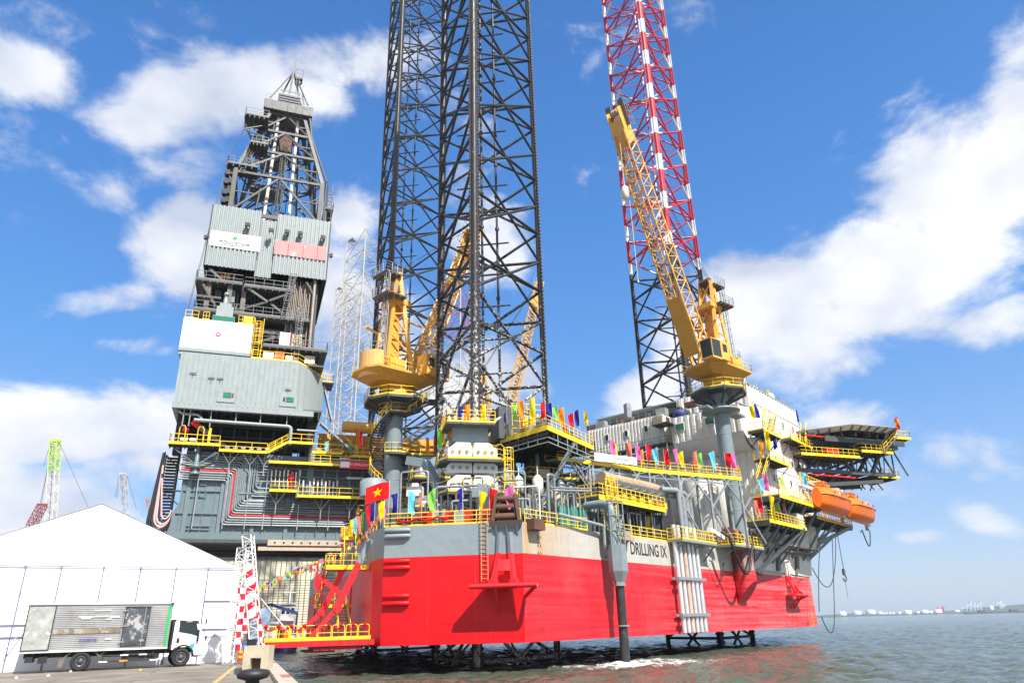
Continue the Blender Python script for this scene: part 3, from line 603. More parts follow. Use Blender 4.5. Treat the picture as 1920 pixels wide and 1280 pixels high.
part('stiffener', mb, WALLG, cant)
mb = MB()
for (x, z) in ((-31.2, 19.6), (-30.3, 19.6), (-31.2, 18.2), (-30.2, 18.2)): mb.box(x, x+.75, -9.17, -9.0, z, z+.08); mb.box(x, x+.08, -9.17, -9.0, z, z+.7); mb.box(x+.7, x+.78, -9.17, -9.0, z-.1, z+.75)
mb.box(-31.1, -28.6, -9.17, -9.0, 14.9, 14.98); mb.box(-31.1, -28.6, -9.17, -9.0, 14.5, 14.58); part('hull_bracket', mb, WALLG, cant)
c3 = lambda x, y, Y=-9.5: at(280+x/3.764, 740+y/3.764, Y=Y)
def bend(pts, r, n=5):                                   # round the corners of a pipe run
    out = [V(pts[0])]
    for a, b, c in zip(pts[:-2], pts[1:-1], pts[2:]):
        a, b, c = V(a), V(b), V(c); p = b+(a-b).normalized()*r; q = b+(c-b).normalized()*r
        out += [p.lerp(b, t).lerp(b.lerp(q, t), t) for t in [i/n for i in range(n+1)]]
    return out+[V(pts[-1])]
for k in range(11):                                      # nested pipe runs
    f = k/10; tx, ty = 548+(690-548)*f, 603-158*f; by = 915-165*f; Y = -9.42-.0*k
    p1 = c3(tx, ty, Y); p2 = c3(tx-4-14*(1-f), by, Y); xl = c3(222, 540, Y).x-(.0 if k % 3 else .15); x2 = c3(1390 if k < 8 else 1180-120*(k-8), 900, Y).x
    r = (.12, .10, .10, .15, .11, .10, .14, .10, .12, .10, .12)[k]
    mb = MB(); mb.path(bend([(xl, Y, p1.z), (p1.x, Y, p1.z), (p1.x, Y, p2.z), (x2, Y, p2.z)], .42), r, 7); part('pipe_run', mb, RED if k == 4 else PIPEG, cant)
for k in range(5):                                       # second nest turning towards the valve platform
    f = k/4; x = 700+70*f; p1 = c3(x, 455+3*k); p2 = c3(x, 770-112*f); x2 = c3(846, 700).x
    mb = MB(); mb.path(bend([(p1.x-2.6+.5*k, -9.42, p1.z+1.0-.25*k), (p1.x, -9.42, p1.z+1.0-.25*k), (p1.x, -9.42, p2.z), (x2, -9.42, p2.z)], .5), .11, 7); part('pipe_run', mb, PIPEG, cant)
for k in range(7):
    z = 15.1+k*.42+(.1 if k > 3 else 0); mb = MB(); mb.tube((-19.5+k*.5, -9.35, z), (XR-3, -9.35, z), .08+.03*(k % 2), 6); part('pipe_run', mb, PIPEG, cant)
for k in range(6):
    z = 21.0+k*.36; mb = MB(); mb.tube((-31.6, -9.3, z), (-22.5+k*.4, -9.3, z), .09, 6); part('pipe_run', mb, PIPEG, cant)
mb = MB()
for x in (-30.5, -27.3, -24.9, -22.9, -19, -15.4, -11.8): mb.box(x, x+.12, -9.62, -9.55, 14.6, 17.6 if x > -20 else 21.8)
for x0, x1, z in ((-25.8, -20.5, 17.0), (-25.8, -20.5, 18.7), (-24.0, -20.4, 20.2)): mb.box(x0, x1, -9.62, -9.55, z, z+.1)
parts('pipe_support', mb, GALV, cant)
mb = MB()
for k in range(9): mb.box(-17+k*1.1, -16.8+k*1.1, -9.5, -9.42, 15.0+.33*(k % 6), 15.12+.33*(k % 6))
parts('line_marker', mb, mat('red_line_marker', (.6, .06, .05), .6), cant)
# tan skid rail with holes along the bottom edge
a, b = px(502, 1014, -9.7), px(618, 1019, -9.7)
mb = MB(); mb.box(a.x, b.x+3, -9.9, -9.3, a.z-.5, a.z+.15)
for i in range(12): x = a.x+.8+i*1.0; mb.tube((x, -9.93, a.z-.17), (x, -9.88, a.z-.17), .13, 8)
mb.box(a.x-1, b.x+3, -9.75, -9.4, a.z-1.05, a.z-.62); part('skid_rail', mb, mat('bare_tan_steel', (.46, .37, .29), .6, var=.2), cant)
mb = MB()
for i in range(12): x = a.x+.8+i*1.0; mb.tube((x, -9.936, a.z-.17), (x, -9.90, a.z-.17), .12, 8)
part('rail_hole', mb, BLACKISH, cant)
# left end: stair tower behind the hoses, coloured near black for the shade inside
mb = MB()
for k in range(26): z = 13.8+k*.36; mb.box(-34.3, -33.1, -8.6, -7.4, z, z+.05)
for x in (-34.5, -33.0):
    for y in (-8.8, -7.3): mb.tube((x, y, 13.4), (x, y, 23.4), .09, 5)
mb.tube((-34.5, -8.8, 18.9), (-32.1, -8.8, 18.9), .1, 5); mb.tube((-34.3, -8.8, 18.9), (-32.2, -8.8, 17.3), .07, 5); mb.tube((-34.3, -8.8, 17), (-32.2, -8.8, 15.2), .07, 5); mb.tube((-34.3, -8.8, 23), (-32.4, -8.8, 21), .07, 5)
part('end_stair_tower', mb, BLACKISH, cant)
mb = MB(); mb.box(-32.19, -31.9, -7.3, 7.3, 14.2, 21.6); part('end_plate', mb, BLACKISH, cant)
for k, (r, m) in enumerate(((.13, BLACK), (.13, BLACK), (.15, BLACK), (.12, mat('pink_hose', (.62, .40, .38), .55, var=.1)), (.12, MATS['pink_hose']), (.11, BLACK), (.10, MATS['pink_hose']))):
    dx = k*.22; top = 23.2-k*.5
    pts = [(-34.6+dx*.2, -9.2-.05*k, top)]
    for t in range(13):
        a = pi+pi*t/12; pts.append((-34.0+dx*.5+(1.15-.11*k)*cos(a), -9.2-.05*k, 15.4+k*.16+(1.6-.14*k)*sin(a)+(0 if t < 6 else .25*(t-6)/6)))
    mb = MB(); mb.path(pts, r, 8); part('drag_hose', mb, m, cant)
# walkways with yellow rails
GRY2 = GRATE
def walkway(name, x0, x1, z, y0, y1, parent, ends=(1, 1), h=1.1, sp=1.75, brk=None, mid=1):
    mb = MB(); mb.box(x0, x1, y0, y1, z-.14, z)
    for i in range(int((x1-x0)/1.6)+1): mb.box(x0+i*1.6, x0+i*1.6+.08, y0, y1, z-.32, z-.141)
    w_ = part(name, mb, GRY2, parent)
    mb = MB(); pts = [(x0+.05, y0+.05, z), (x1-.05, y0+.05, z)]
    if ends[0]: pts = [(x0+.05, y1, z)]+pts
    if ends[1]: pts = pts+[(x1-.05, y1, z)]
    mb.rail(pts, h, sp, .05, True, mid=mid); mb.box(x0, x1, y0-.06, y0-.02, z-.16, z+.16); part('guard_rail', mb, YEL, w_)
    if brk:
        mb = MB()
        for x in brk:
            mb.tube((x, y1, z-2.6), (x, y0+.3, z-.2), .06, 5); mb.tube((x, (y0+y1)/2-.3, z-1.5), (x-.9, y0+.3, z-.2), .045, 4); mb.tube((x, (y0+y1)/2-.3, z-1.5), (x+.9, y0+.3, z-.2), .045, 4); mb.tube((x, (y0+y1)/2-.3, z-1.5), (x, (y0+y1)/2-.3, z-2.6), .06, 4)
        part('bracket', mb, GALV, w_)
    return w_
walkway('walkway', -34.1, -28.6, 24.1, -10.8, -9.0, cant, (1, 0), brk=None)
walkway('walkway', -28.6, -23.2, 23.5, -10.8, -9.0, cant, (0, 0), brk=(-27.3, -25.0, -23.4))
w2 = walkway('walkway', -20.9, -17.9, 24.9, -10.8, -7.0, cant, (1, 1))
walkway('walkway', -17.9, -14.2, 24.1, -9.6, -7.0, cant, (0, 0))
mb = MB(); mb.stair((-23.1, -10.0, 23.5), (-20.9, -10.0, 24.9), (0, 1, 0), .9); part('stair', mb, DGREY, cant)
mb = MB()
for y in (-10.5, -9.5): 
    mb.tube((-23.1, y, 24.6), (-20.9, y, 26), .05, 4); mb.tube((-23.1, y, 24.1), (-20.9, y, 25.5), .05, 4); mb.bar((-23.1, y, 23.6), (-20.9, y, 25.0), .05, .25)
    for t in (0, .33, .66, 1): mb.tube((-23.1+2.2*t, y, 23.5+1.4*t), (-23.1+2.2*t, y, 24.6+1.4*t), .05, 4)
part('stair_rail', mb, YEL, cant)
mb = MB()
for x in (-33.2, -31.2): mb.path([(x, -10.3, 24.1), (x, -10.3, 26.0), (x+.15, -10.3, 26.3), (x+.5, -10.3, 26.3), (x+.65, -10.3, 26.0), (x+.65, -10.3, 24.1)], .06, 5)
mb.bar((-29.9, -10.2, 24.1), (-29.9, -10.2, 26.2), .3, .2, V((0, 1, 0))); part('ladder_hoop', mb, YEL, cant)
mb = MB(); mb.lathe((-30.9, -9.9, 0), [(.55, 20.7), (.55, 20.95), (.3, 20.96), (.3, 21.4), (.55, 21.41), (.55, 21.7), (.25, 21.9), (.25, 23.9)], 12); mb.tube((-30.9, -9.9, 21.8), (-28.6, -10.4, 23.3), .09, 5); mb.tube((-30.9, -9.9, 21.8), (-33.6, -10.4, 23.6), .07, 5); mb.tube((-30.9, -9.9, 21.6), (-28.9, -10.4, 23.3), .09, 5); part('pillar_bracket', mb, WALLG, cant)
mb = MB()
for i in range(6):
    x = -28+i*.9; mb.box(x, x+.5, -10.3, -9.9, 23.9, 24.15)
for x in (-33, -32): mb.box(x, x+.8, -10.2, -9.8, 24.5, 24.9)
part('deck_box', mb, OFFW, cant)
# lower valve platforms towards the hull
walkway('walkway', -22.9, -17.4, 22.35, -11.0, -9.0, cant, (0, 0), h=.02, sp=9)
w_ = walkway('walkway', -18.2, -11.0, 22.3, -11.2, -9.0, cant, (1, 1), sp=1.2, mid=2)
walkway('walkway', -22.5, -19.4, 18.9, -11.4, -9.0, cant, (1, 1), sp=.9, brk=(-21.6,))
walkway('walkway', -19.3, -11.2, 18.35, -11.4, -9.0, cant, (0, 1), sp=1.6, brk=(-16.4, -13))
mb = MB(); mb.box(-22.7, -9.0, -9.3, -9.02, 18.4, 22.2); part('recess_shade_panel', mb, DGREY, cant)  # flat dark panel stands in for a shaded recess
mb = MB()
for i in range(9): mb.box(-22.5+i*1.55, -22.3+i*1.55, -9.55, -9.3, 18.4, 22.2)
for i in range(4): mb.box(-22.7, -9, -9.5, -9.3, 19.0+i*.95, 19.14+i*.95)
part('valve_frame', mb, WALLG, cant)
rnd = random.Random(3)
for i in range(17):
    x = -22.4+i*.47+(.3 if i > 8 else 0); z = 20.4+(.5 if i < 8 else -.55)+rnd.uniform(-.2, .2); mb = MB(); mb.tube((x, -9.75, z), (x, -9.75, z+.75), .12, 8); mb.tube((x, -9.75, z-1.2), (x, -9.75, z), .05, 5)
    part('hydraulic_bottle', mb, OFFW if i % 3 else SILV, cant)
mb = MB(); mb.tube((-20.1, -9.8, 18.6), (-20.1, -9.8, 21.6), .1, 6); mb.box(-20.4, -19.8, -9.9, -9.6, 20.6, 21.2); part('fire_line', mb, RED, cant)
mb = MB(); mb.box(-18.3, -17.5, -9.6, -7.6, 19.0, 24.8); part('support_post', mb, WALLG, cant)
for x in (-13.5, -10.3): mb = MB(); mb.box(x, x+2.2, -9.85, -9.5, 20.9, 21.15); part('strip_light', mb, OFFW, cant)

# ---------------------------------------------------------------- drill floor: grey wind wall house, white cabin
dfl = thing('drill_floor_house', 'large pale grey panelled house with two green windows on top of the cantilever', 'drill floor', (-26, 0, 24))
def corr(mb, p, q, z0, z1, out, pitch=.6, dep=.14, curve=None, top=None):
    p, q = V(p), V(q); l = (q-p).length; n = max(2, int(l/pitch)); o = V(out); vs = []
    prof = []
    for i in range(n):
        for f, d in ((0, 0), (.3, 0), (.42, 1), (.86, 1), (.98, 0)): prof.append(((i+f)/n, d*dep))
    prof.append((1, 0))
    for t, d in prof:
        c = p+(q-p)*t+o*d; vs += [V((c.x, c.y, z0)), V((c.x, c.y, z1 if top is None else top(t)))]
    m = len(prof); mb.add(vs, [(2*i, 2*i+2, 2*i+3, 2*i+1) for i in range(m-1)])
    mb.add([v-o*.08 for v in vs], [(2*i, 2*i+1, 2*i+3, 2*i+2) for i in range(m-1)])
    return mb
DX0, DX1, DY = -34.3, -20.6, -11
mb = MB(); mb.box(DX0, DX1, DY, DY+.3, 28.9, 35.3)
for i in range(24): x = DX0+.3+i*.59; mb.box(x, x+.05, DY-.07, DY, 28.95, 35.25)
part('front_wall', mb, LGREY, dfl)
mb = MB(); n = 10
for i in range(n):
    t0, t1 = i/n, (i+1)/n; f = lambda t: V((DX1+3.6*t, DY+2.6*t*t+.6*t, 0))
    h = lambda t: 35.3-.9*(1-(1-t)**2.2)
    p, q = f(t0), f(t1); mb.add([p+ZUP*28.9, q+ZUP*28.9, q+ZUP*h(t1), p+ZUP*h(t0)], [(0, 1, 2, 3)]); mb.add([p+V((0, .2, 28.9)), q+V((0, .2, 28.9)), q+V((0, .2, h(t1))), p+V((0, .2, h(t0)))], [(3, 2, 1, 0)])
    if i % 2: mb.bar(p+ZUP*28.9, p+ZUP*h(t0), .06, .14, NB)
part('curved_wall', mb, LGREY, dfl)
mb = MB(); mb.box(DX0-.05, -18.2, DY-.2, DY+.4, 28.2, 28.89)
for i in range(28): x = DX0+i*.59; mb.box(x, x+.12, DY-.24, DY-.2, 28.75, 28.88)
mb.box(DX0-.05, -18.2, 9, 9.5, 28.2, 28.9); mb.box(DX0-.05, DX0+.4, DY+.4, 9, 28.2, 28.9); mb.box(-18.6, -18.2, DY+.4, 9, 28.2, 28.9); part('base_beam', mb, LGREY, dfl)
mb = MB(); mb.box(DX0, -17.2, -10.6, 9.5, 28.95, 29.2); mb.box(DX0, DX0+.3, DY+.3, 10, 28.9, 35.3); mb.box(DX0, -17.5, 9.6, 9.9, 28.9, 35.3); part('floor_and_back', mb, DGREY, dfl)
mb = MB()
for i in range(20): x = DX0+.5+i*.85; mb.box(x, x+.18, -10.6, 9, 28.0, 28.9)
for y in (-6, -2, 2, 6): mb.box(DX0+.4, -18.6, y, y+.4, 27.5, 28.9)
part('floor_beam', mb, BLACKISH, dfl)
for x, sg in ((-29.6, 1), (-22.4, -1)):
    z = 29.9; mb = MB(); mb.box(x, x+2.0, DY-.1, DY-.071, z-.6, z+1.2); fr = part('window_frame', mb, LGREY, dfl)
    mb = MB(); mb.box(x+.65 if sg > 0 else x+.75, x+1.55 if sg > 0 else x+1.65, DY-.16, DY-.101, z-.02, z+.62); part('pane', mb, GREENW, fr)
    mb = MB(); xx = x+1.62 if sg > 0 else x+.4; mb.box(xx, xx+.22, DY-.2, DY-.101, z+.1, z+.55); part('window_fitting', mb, mat('dark_red_fitting', (.25, .03, .03), .5) if sg > 0 else BLACKISH, fr)
mb = MB()
for x, z in ((-33.0, 32.6), (-30.9, 32.2), (-29.9, 32.2), (-21.9, 31.5)): mb.box(x, x+.75, DY-.2, DY-.08, z, z+.05); mb.box(x+.33, x+.37, DY-.13, DY-.08, z-.6, z)
part('lamp_bracket', mb, DGREY, dfl)
mb = MB(); mb.path(bend([(-33.8, -10.4, 28.2), (-33.2, -10.4, 27.7), (-31.4, -10.4, 27.7), (-30.8, -10.4, 27.0)], .3), .16, 8); mb.path(bend([(-31.8, -10.6, 27.0), (-20.7, -10.6, 26.9), (-20.7, -10.6, 24.6)], .5), .22, 8); mb.tube((-20, -10.3, 26.6), (-17.5, -10.3, 26.6), .14, 6)
for x in (-33, -32.3, -30, -27.2, -24.4, -21.3): mb.tube((x, -10.6, 28.2), (x, -10.6, 26.2+.5*(x > -30)), .08, 5)
part('drain_pipe', mb, LGREY, dfl)
mb = MB(); mb.tube((-31.4, -9.8, 26.6), (-27.2, -6, 24.3), .32, 10); part('flare_line', mb, mat('stained_grey_pipe', (.33, .3, .26), .5, var=.4), dfl)
mb = MB(); mb.tube((-31.9, -10.2, 26.9), (-31.35, -9.75, 26.57), .36, 10); mb.lathe((-32.6, -9.9, 25.6), [(.1, 0), (.35, .1), (.35, .5), (.15, .6)], 10); part('flare_line_cap', mb, RED, dfl)
mb = MB()
for k in range(5): mb.tube((-30+k*.3, -4, 25.2+k*.4), (-19, -4, 25.2+k*.4), .06, 5)
for k in range(7): mb.tube((-29+k*1.6, -5, 24), (-29+k*1.6, -5, 28), .07, 5)
part('hanging_pipe', mb, BROWNG, dfl)
for x in (-33.8, -18.6):
    mb = MB()
    for y in (-8.2, 8.2): mb.box(x, x+.9, y-.6, y+.6, 23.2, 28.2)
    parts('skid_column', mb, BLACKISH, dfl)
mb = MB(); mb.box(-31.5, -20, -3, -2.8, 23.3, 28.1); part('substructure_bulkhead', mb, BLACKISH, dfl)
# top edge walkway rail
mb = MB(); mb.rail([(-26.3, -10.9, 35.32), (-20.6, -10.9, 35.32)]+[tuple(f(t)+ZUP*(h(t)+.05)) for t in (.3, .65, 1)], 1.1, 1.0, .045, True); part('guard_rail', mb, YEL, dfl)
mb = MB(); mb.box(-26.5, -17.4, -10.6, 8, 35.05, 35.2); mb.box(-17.4, -15.8, -8.4, -5, 33.7, 33.85); part('upper_deck', mb, DGREY, dfl)
mb = MB(); mb.rail([(-17.4, -8.3, 33.85), (-15.9, -8.3, 33.85), (-15.9, -5, 33.85)], 1.1, .8, .045, True); part('guard_rail', mb, YEL, dfl)
mb = MB(); mb.stair((-15.6, -7.2, 28.9), (-17.0, -7.2, 33.7), (0, 1, 0), 1.1); mb.stair((-17.2, -6.4, 28.9), (-12.0, -6.4, 24.6), (0, 1, 0), 1.1); part('outside_stair', mb, GALV, dfl)
mb = MB(); mb.box(-13, -10.2, -8, -4.6, 24.1, 24.25); mb.rail([(-12.8, -4.8, 24.25), (-12.8, -7.9, 24.25), (-10.3, -7.9, 24.25), (-10.3, -4.8, 24.25)], 1.1, 1, .05); mb.tube((-17, -6.9, 30), (-12.4, -6.9, 25.7), .05, 4); part('stair_landing', mb, YEL, dfl)

cab = thing('drillers_cabin', 'plain white cabin with a small red round badge on top of grey house', 'cabin', (-30.6, -5, 35.3))
CX0, CX1, CY = -34.75, -26.55, -10.2
mb = MB(); mb.box(CX0, CX1, CY, -3, 36.2, 40.15); part('wall', mb, WHITE, cab)
mb = MB(); mb.box(CX0+.05, CX1-.05, CY+.1, -3.1, 35.31, 35.75); mb.box(CX0-.05, CX1+.05, CY-.05, -3, 35.76, 36.19); part('plinth', mb, LGREY, cab)
c = px(409, 627, CY); mb = MB(); mb.tube((c.x, CY-.03, c.z), (c.x, CY, c.z), .32, 20); b_ = part('round_badge', mb, mat('badge_red', (.75, .05, .08), .5), cab)
mb = MB(); mb.box(c.x-.2, c.x+.2, CY-.045, CY-.031, c.z-.03, c.z+.04); mb.box(c.x-.04, c.x+.06, CY-.045, CY-.031, c.z-.15, c.z+.16); part('badge_mark', mb, WHITE, b_)
mb = MB(); mb.rail([(CX0+.1, CY+.1, 40.15), (CX0+1.6, CY+.1, 40.15)], 1.1, .8, .045); mb.rail([(-32.6, CY+.1, 40.15), (-31.9, CY+.1, 40.15)], 1.1, .4, .045); mb.rail([(-28.4, CY+.1, 40.15), (CX1, CY+.1, 40.15)], 1.1, .5, .045); mb.box(-27.8, -26.7, CY+.1, CY+.18, 40.2, 41.2); parts('roof_rail', mb, YEL, cab)
mb = MB(); mb.box(-31.5, -28.9, CY+.2, CY+2, 40.16, 41.0); mb.box(-31.2, -29.2, CY+.4, CY+1.9, 41.01, 42.4); mb.box(-30.9, -29.5, CY+.5, CY+1.8, 42.41, 42.9); mb.lathe((-30.3, CY+1, 42.9), [(.28, 0), (.28, .8), (.2, .9), (.2, 1.3), (.33, 1.31), (.25, 1.7), (.05, 1.8)], 12); part('roof_unit', mb, LGREY, cab)
mb = MB(); mb.box(-31.55, -28.85, CY+.16, CY+.19, 40.2, 40.9); part('unit_louvre', mb, GREENW, cab)
mb = MB(); mb.ladder((-25.9, -10.5, 35.4), (-25.9, -10.5, 40.4), (1, 0, 0), .6, .045, (0, -.6, 0)); 
for x in (-26.4, -25.3): mb.tube((x, -10.5, 35.3), (x, -10.5, 41.0), .05, 4)
part('caged_ladder', mb, YEL, cab)

# ---------------------------------------------------------------- derrick
der = thing('drilling_derrick', 'tall tapering grey steel derrick tower behind the corrugated walls', 'derrick', (-25.5, 0, 35.2))
DRL = mat('derrick_rail', (.17, .175, .175), .45, .3); DC = V((-25.6, 0, 0)); H0, H1, H2, H3 = 35.2, 65.8, 65.8, 80.3
def dq(z):                                                # half widths of the tower at height z
    if z <= H1: return 6.1, 6.1
    t = (z-H1)/(H3-H1); return 6.1+(2.55-6.1)*t, 6.1+(2.3-6.1)*t
def dp(z, i, j): a, b = dq(z); return V((DC.x+a*i, b*j, z))
for i in (-1, 1):
    for j in (-1, 1):
        mb = MB(); mb.bar(dp(H0, i, j), dp(H1, i, j), .62, .62, V((1, 0, 0))); mb.bar(dp(H1, i, j), dp(H3, i, j), .5, .5, V((1, 0, 0)))
        for k in range(22): z = H0+2+k*1.9; 
        part('corner_leg', mb, DGREY if j > 0 else mat('derrick_grey', (.085, .085, .08), .5, .1, var=.25), der)
DG = MATS['derrick_grey']
lv = [35.3, 41.2, 48.0, 53, 58.9, 65.6, 70.9, 75.8, 80.0]
for a, b in zip(lv[:-1], lv[1:]):
    mb = MB()
    for (i0, j0, i1, j1) in ((-1, -1, 1, -1), (1, -1, 1, 1), (1, 1, -1, 1), (-1, 1, -1, -1)):
        m = (dp(b, i0, j0)+dp(b, i1, j1))/2; mb.bar(dp(a, i0, j0), m, .26, .26); mb.bar(dp(a, i1, j1), m, .26, .26); mb.bar(dp(b, i0, j0), dp(b, i1, j1), .36, .36)
    if b < 60 or b > 68:
        m = (dp(a, -1, -1)+dp(a, 1, -1))/2
    for (i0, j0, i1, j1) in ((-1, -1, 1, -1), (1, 1, -1, 1)):
        c0, c1 = dp((a+b)/2, i0, j0), dp((a+b)/2, i1, j1); mb.bar(c0.lerp(c1, .0), c0.lerp(c1, .27), .16); mb.bar(c0.lerp(c1, .73), c0.lerp(c1, 1), .16)
    for j in (-1, 1): mb.bar(dp(b, -1, j), dp(b, -1, -j).lerp(dp(b, 1, -j), .5), .18)
    mb.bar(dp(a, 1, -1), dp(b, 1, 1), .2); mb.bar(dp(a, 1, 1), dp(b, 1, -1), .2); mb.bar(dp(a, -1, 1), dp(b, 1, 1), .2)
    part('bracing_panel', mb, DG, der)
for x in (-1.6, 1.9):
    mb = MB(); mb.tube((DC.x+x, -4.6, 57), (DC.x+x*.85, -1.7, 80.2), .24, 8); part('guide_rail', mb, OFFW, der)
for x in (-.8, 1.4):
    mb = MB(); mb.tube((DC.x+x, -1, 50), (DC.x+x*.8, -.5, 78), .06, 5); part('wire', mb, BLACKISH, der)
for i_, (x_, y_) in enumerate(((-3.2, -3), (-2.4, 1), (.4, 2.5), (2.9, -2.6), (3.4, 1.4), (-.2, -2.2))):
    mb = MB(); mb.tube((DC.x+x_, y_, 57), (DC.x+x_*.55, y_*.5, 80), .1 if i_ % 2 else .16, 6); part('derrick_pipe', mb, DGREY, der)
for z_ in (62.6, 68.2, 73.4, 77.6):
    mb = MB(); h_ = dq(z_); mb.box(DC.x-h_[0]*.8, DC.x+h_[0]*.1, h_[1]*.2, h_[1]*.9, z_-.12, z_); mb.rail([(DC.x-h_[0]*.8, h_[1]*.2, z_), (DC.x+h_[0]*.1, h_[1]*.2, z_)], 1.1, .8, .05, True); part('inner_platform', mb, DGREY, der)
mb = MB(); mb.ladder((DC.x+.2, -3.4, 57), (DC.x+.2, -1.2, 76), (1, 0, 0), .7, .05, (0, -.7, 0)); part('middle_ladder', mb, DGREY, der)
mb = MB(); mb.box(DC.x-.2, DC.x+1.2, -3.8, -3, 60.4, 61.3); part('hook', mb, BLACKISH, der); mb = MB(); mb.box(DC.x-.9, DC.x+1.1, -1.6, 1.2, 73.4, 77.2); part('travelling_block', mb, RUST, der)
mb = MB(); mb.ladder((DC.x-5.3, -6.7, 65), (DC.x-3.1, -3.2, 77.5), (1, 0, 0), .6, .05, (0, -.6, .1)); part('side_ladder', mb, DG, der)
# platforms on the tower's left flank
for x0, x1, z in ((-33.0, -28.8, 66.7), (-30.4, -27.8, 71.0), (-31.6, -28.2, 75.9)):
    mb = MB(); mb.box(x0, x1, -6.6, -3.4, z-.2, z); 
    for i in range(5): mb.box(x0+i*(x1-x0)/5, x0+i*(x1-x0)/5+.14, -6.6, -3.4, z-.6, z-.21)
    p_ = part('side_platform', mb, DGREY, der); mb = MB(); mb.rail([(x1, -6.5, z), (x0+.1, -6.5, z), (x0+.1, -3.5, z)], 1.15, .8, .045, True); part('platform_rail', mb, DRL, p_)
mb = MB(); mb.bar((-31.4, -6, 74.2), (-29.6, -5, 71), .2); mb.bar((-31.4, -6.4, 73.0), (-28.6, -5.4, 73.0), .16); mb.bar((-31.5, -6.4, 74.3), (-31.5, -6.4, 72.8), .14); mb.bar((-31.5, -6.4, 73), (-29, -6, 74.5), .12); mb.bar((-32.8, -6, 65.3), (-31.5, -6, 62.6), .2); parts('platform_brace', mb, DGREY, der)
mb = MB()
for z in (60.2, 61.6, 63.4, 64.9): mb.box(-33.1, -31.8, -6.3, -5.2, z, z+.35); mb.box(-33.0, -32.4, -6.5, -6.3, z-.3, z+.5)
mb.box(-32.9, -31.9, -6.0, -3.4, 59.8, 65.4); part('equipment_box', mb, BLACKISH, der)
mb = MB(); mb.tube((-18.9, -6.5, 36), (-18.9, -6.5, 66), .17, 7); mb.tube((-18.5, -6.2, 56), (-18.9, -6.2, 66), .26, 7); mb.path([(-18.9, -6.6, 66), (-21.6, -3.4, 76), (-22.2, -2.9, 80)], .17, 7); part('standpipe', mb, DG, der)
mb = MB()
for i in range(7): z = 57.5+i*1.2; mb.path([(-18.7, -6.2, z), (-18, -6.6, z), (-17.7, -6, z), (-18, -5.4, z), (-18.7, -5.6, z)], .05, 4)
for y in (-6.6, -5.4): mb.tube((-17.9, y, 56), (-17.9, y, 66), .05, 4)
mb.box(-19, -17.6, -6.6, -3, 61.4, 61.55); mb.rail([(-19, -6.6, 61.55), (-17.6, -6.6, 61.55), (-17.6, -3, 61.55)], 1.1, .8, .04); mb.bar((-22, -6.2, 61.3), (-19.5, -6.2, 63.6), .12); part('right_ladder_cage', mb, DG, der)
# crown
mb = MB(); mb.box(DC.x-3.75, DC.x+3.75, -3.2, -2.7, 78.6, 80.3); mb.box(DC.x-3.75, DC.x+3.75, 2.7, 3.2, 78.6, 80.3); mb.box(DC.x-3.7, DC.x-3.2, -2.69, 2.69, 78.7, 80.2); mb.box(DC.x+3.2, DC.x+3.7, -2.69, 2.69, 78.7, 80.2)
for i in range(7): mb.box(DC.x-3.6+i*1.15, DC.x-3.5+i*1.15, -3.28, -3.2, 78.65, 80.25)
part('crown_beam', mb, mat('crown_grey', (.10, .10, .095), .5, var=.2), der)
mb = MB(); mb.box(DC.x-3.4, DC.x+3.4, -2.6, 2.6, 78.9, 79.1); mb.rail([(DC.x-3.7, -3.2, 80.3), (DC.x-2.6, -3.2, 80.3)], 1, .6, .04); mb.rail([(DC.x+2, -3.2, 80.3), (DC.x+3.7, -3.2, 80.3)], 1, .6, .04)
mb.box(DC.x-1.6, DC.x+1.6, -1.8, 1.8, 82.4, 82.6); mb.rail([(DC.x-1.7, -2.4, 82.6), (DC.x+1.8, -2.4, 82.6), (DC.x+2.6, 2, 82.6)], 1.1, .6, .045); part('crown_deck', mb, DRL, der)
mb = MB()
for i in range(4): mb.box(DC.x-1.7, DC.x+1.6, -2.6, -2.2, 80.6+i*.5, 80.9+i*.5)
mb.box(DC.x-1.8, DC.x-.6, -2.5, 1, 80.4, 82.4); mb.box(DC.x+.6, DC.x+1.7, -2.5, 1, 80.4, 82.4); part('crown_sheave_box', mb, DGREY, der)
mb = MB(); top = V((DC.x+.1, -1.5, 88.3))
for i, j in ((-3.2, -2.9), (3.1, -2.9), (-3.2, 2.9), (3.1, 2.9)): mb.bar((DC.x+i, j, 80.3), top, .2)
mb.bar(top, top+V((.05, 0, 2.6)), .32); mb.bar((DC.x-.4, -1.5, 80.3), top, .3); mb.bar((DC.x-1.6, -2.2, 83.4), (DC.x+1.6, -2.2, 83.4), .14); part('gin_pole_frame', mb, DG, der)
mb = MB(); mb.box(top.x+.3, top.x+1.5, -2.2, -.8, 86.6, 86.8); mb.rail([(top.x+.3, -2.2, 86.8), (top.x+1.5, -2.2, 86.8), (top.x+1.5, -.9, 86.8)], 1.6, .6, .04); mb.box(top.x+.4, top.x+1.3, -1.9, -1, 85.9, 86.6); mb.ladder((top.x+1, -2.2, 80.4), (top.x+.8, -2.2, 86.6), (1, 0, 0), .5, .045); part('crown_platform', mb, DG, der)
for o_ in der.children:
    if o_.name.split('.')[0] in ('crown_beam', 'crown_deck', 'crown_sheave_box', 'gin_pole_frame', 'crown_platform'): o_.location.z += 1.75
for pts in (((-33.2, -6, 65.2), (-34.8, -9, 40)), ((-33.1, -6, 65.0), (-34.5, -9.5, 41)), ((-31.5, -6, 73.0), (-33.4, -6.2, 65.4))):
    mb = MB(); mb.tube(*pts, .04, 4); part('guy_wire', mb, BLACKISH, der)

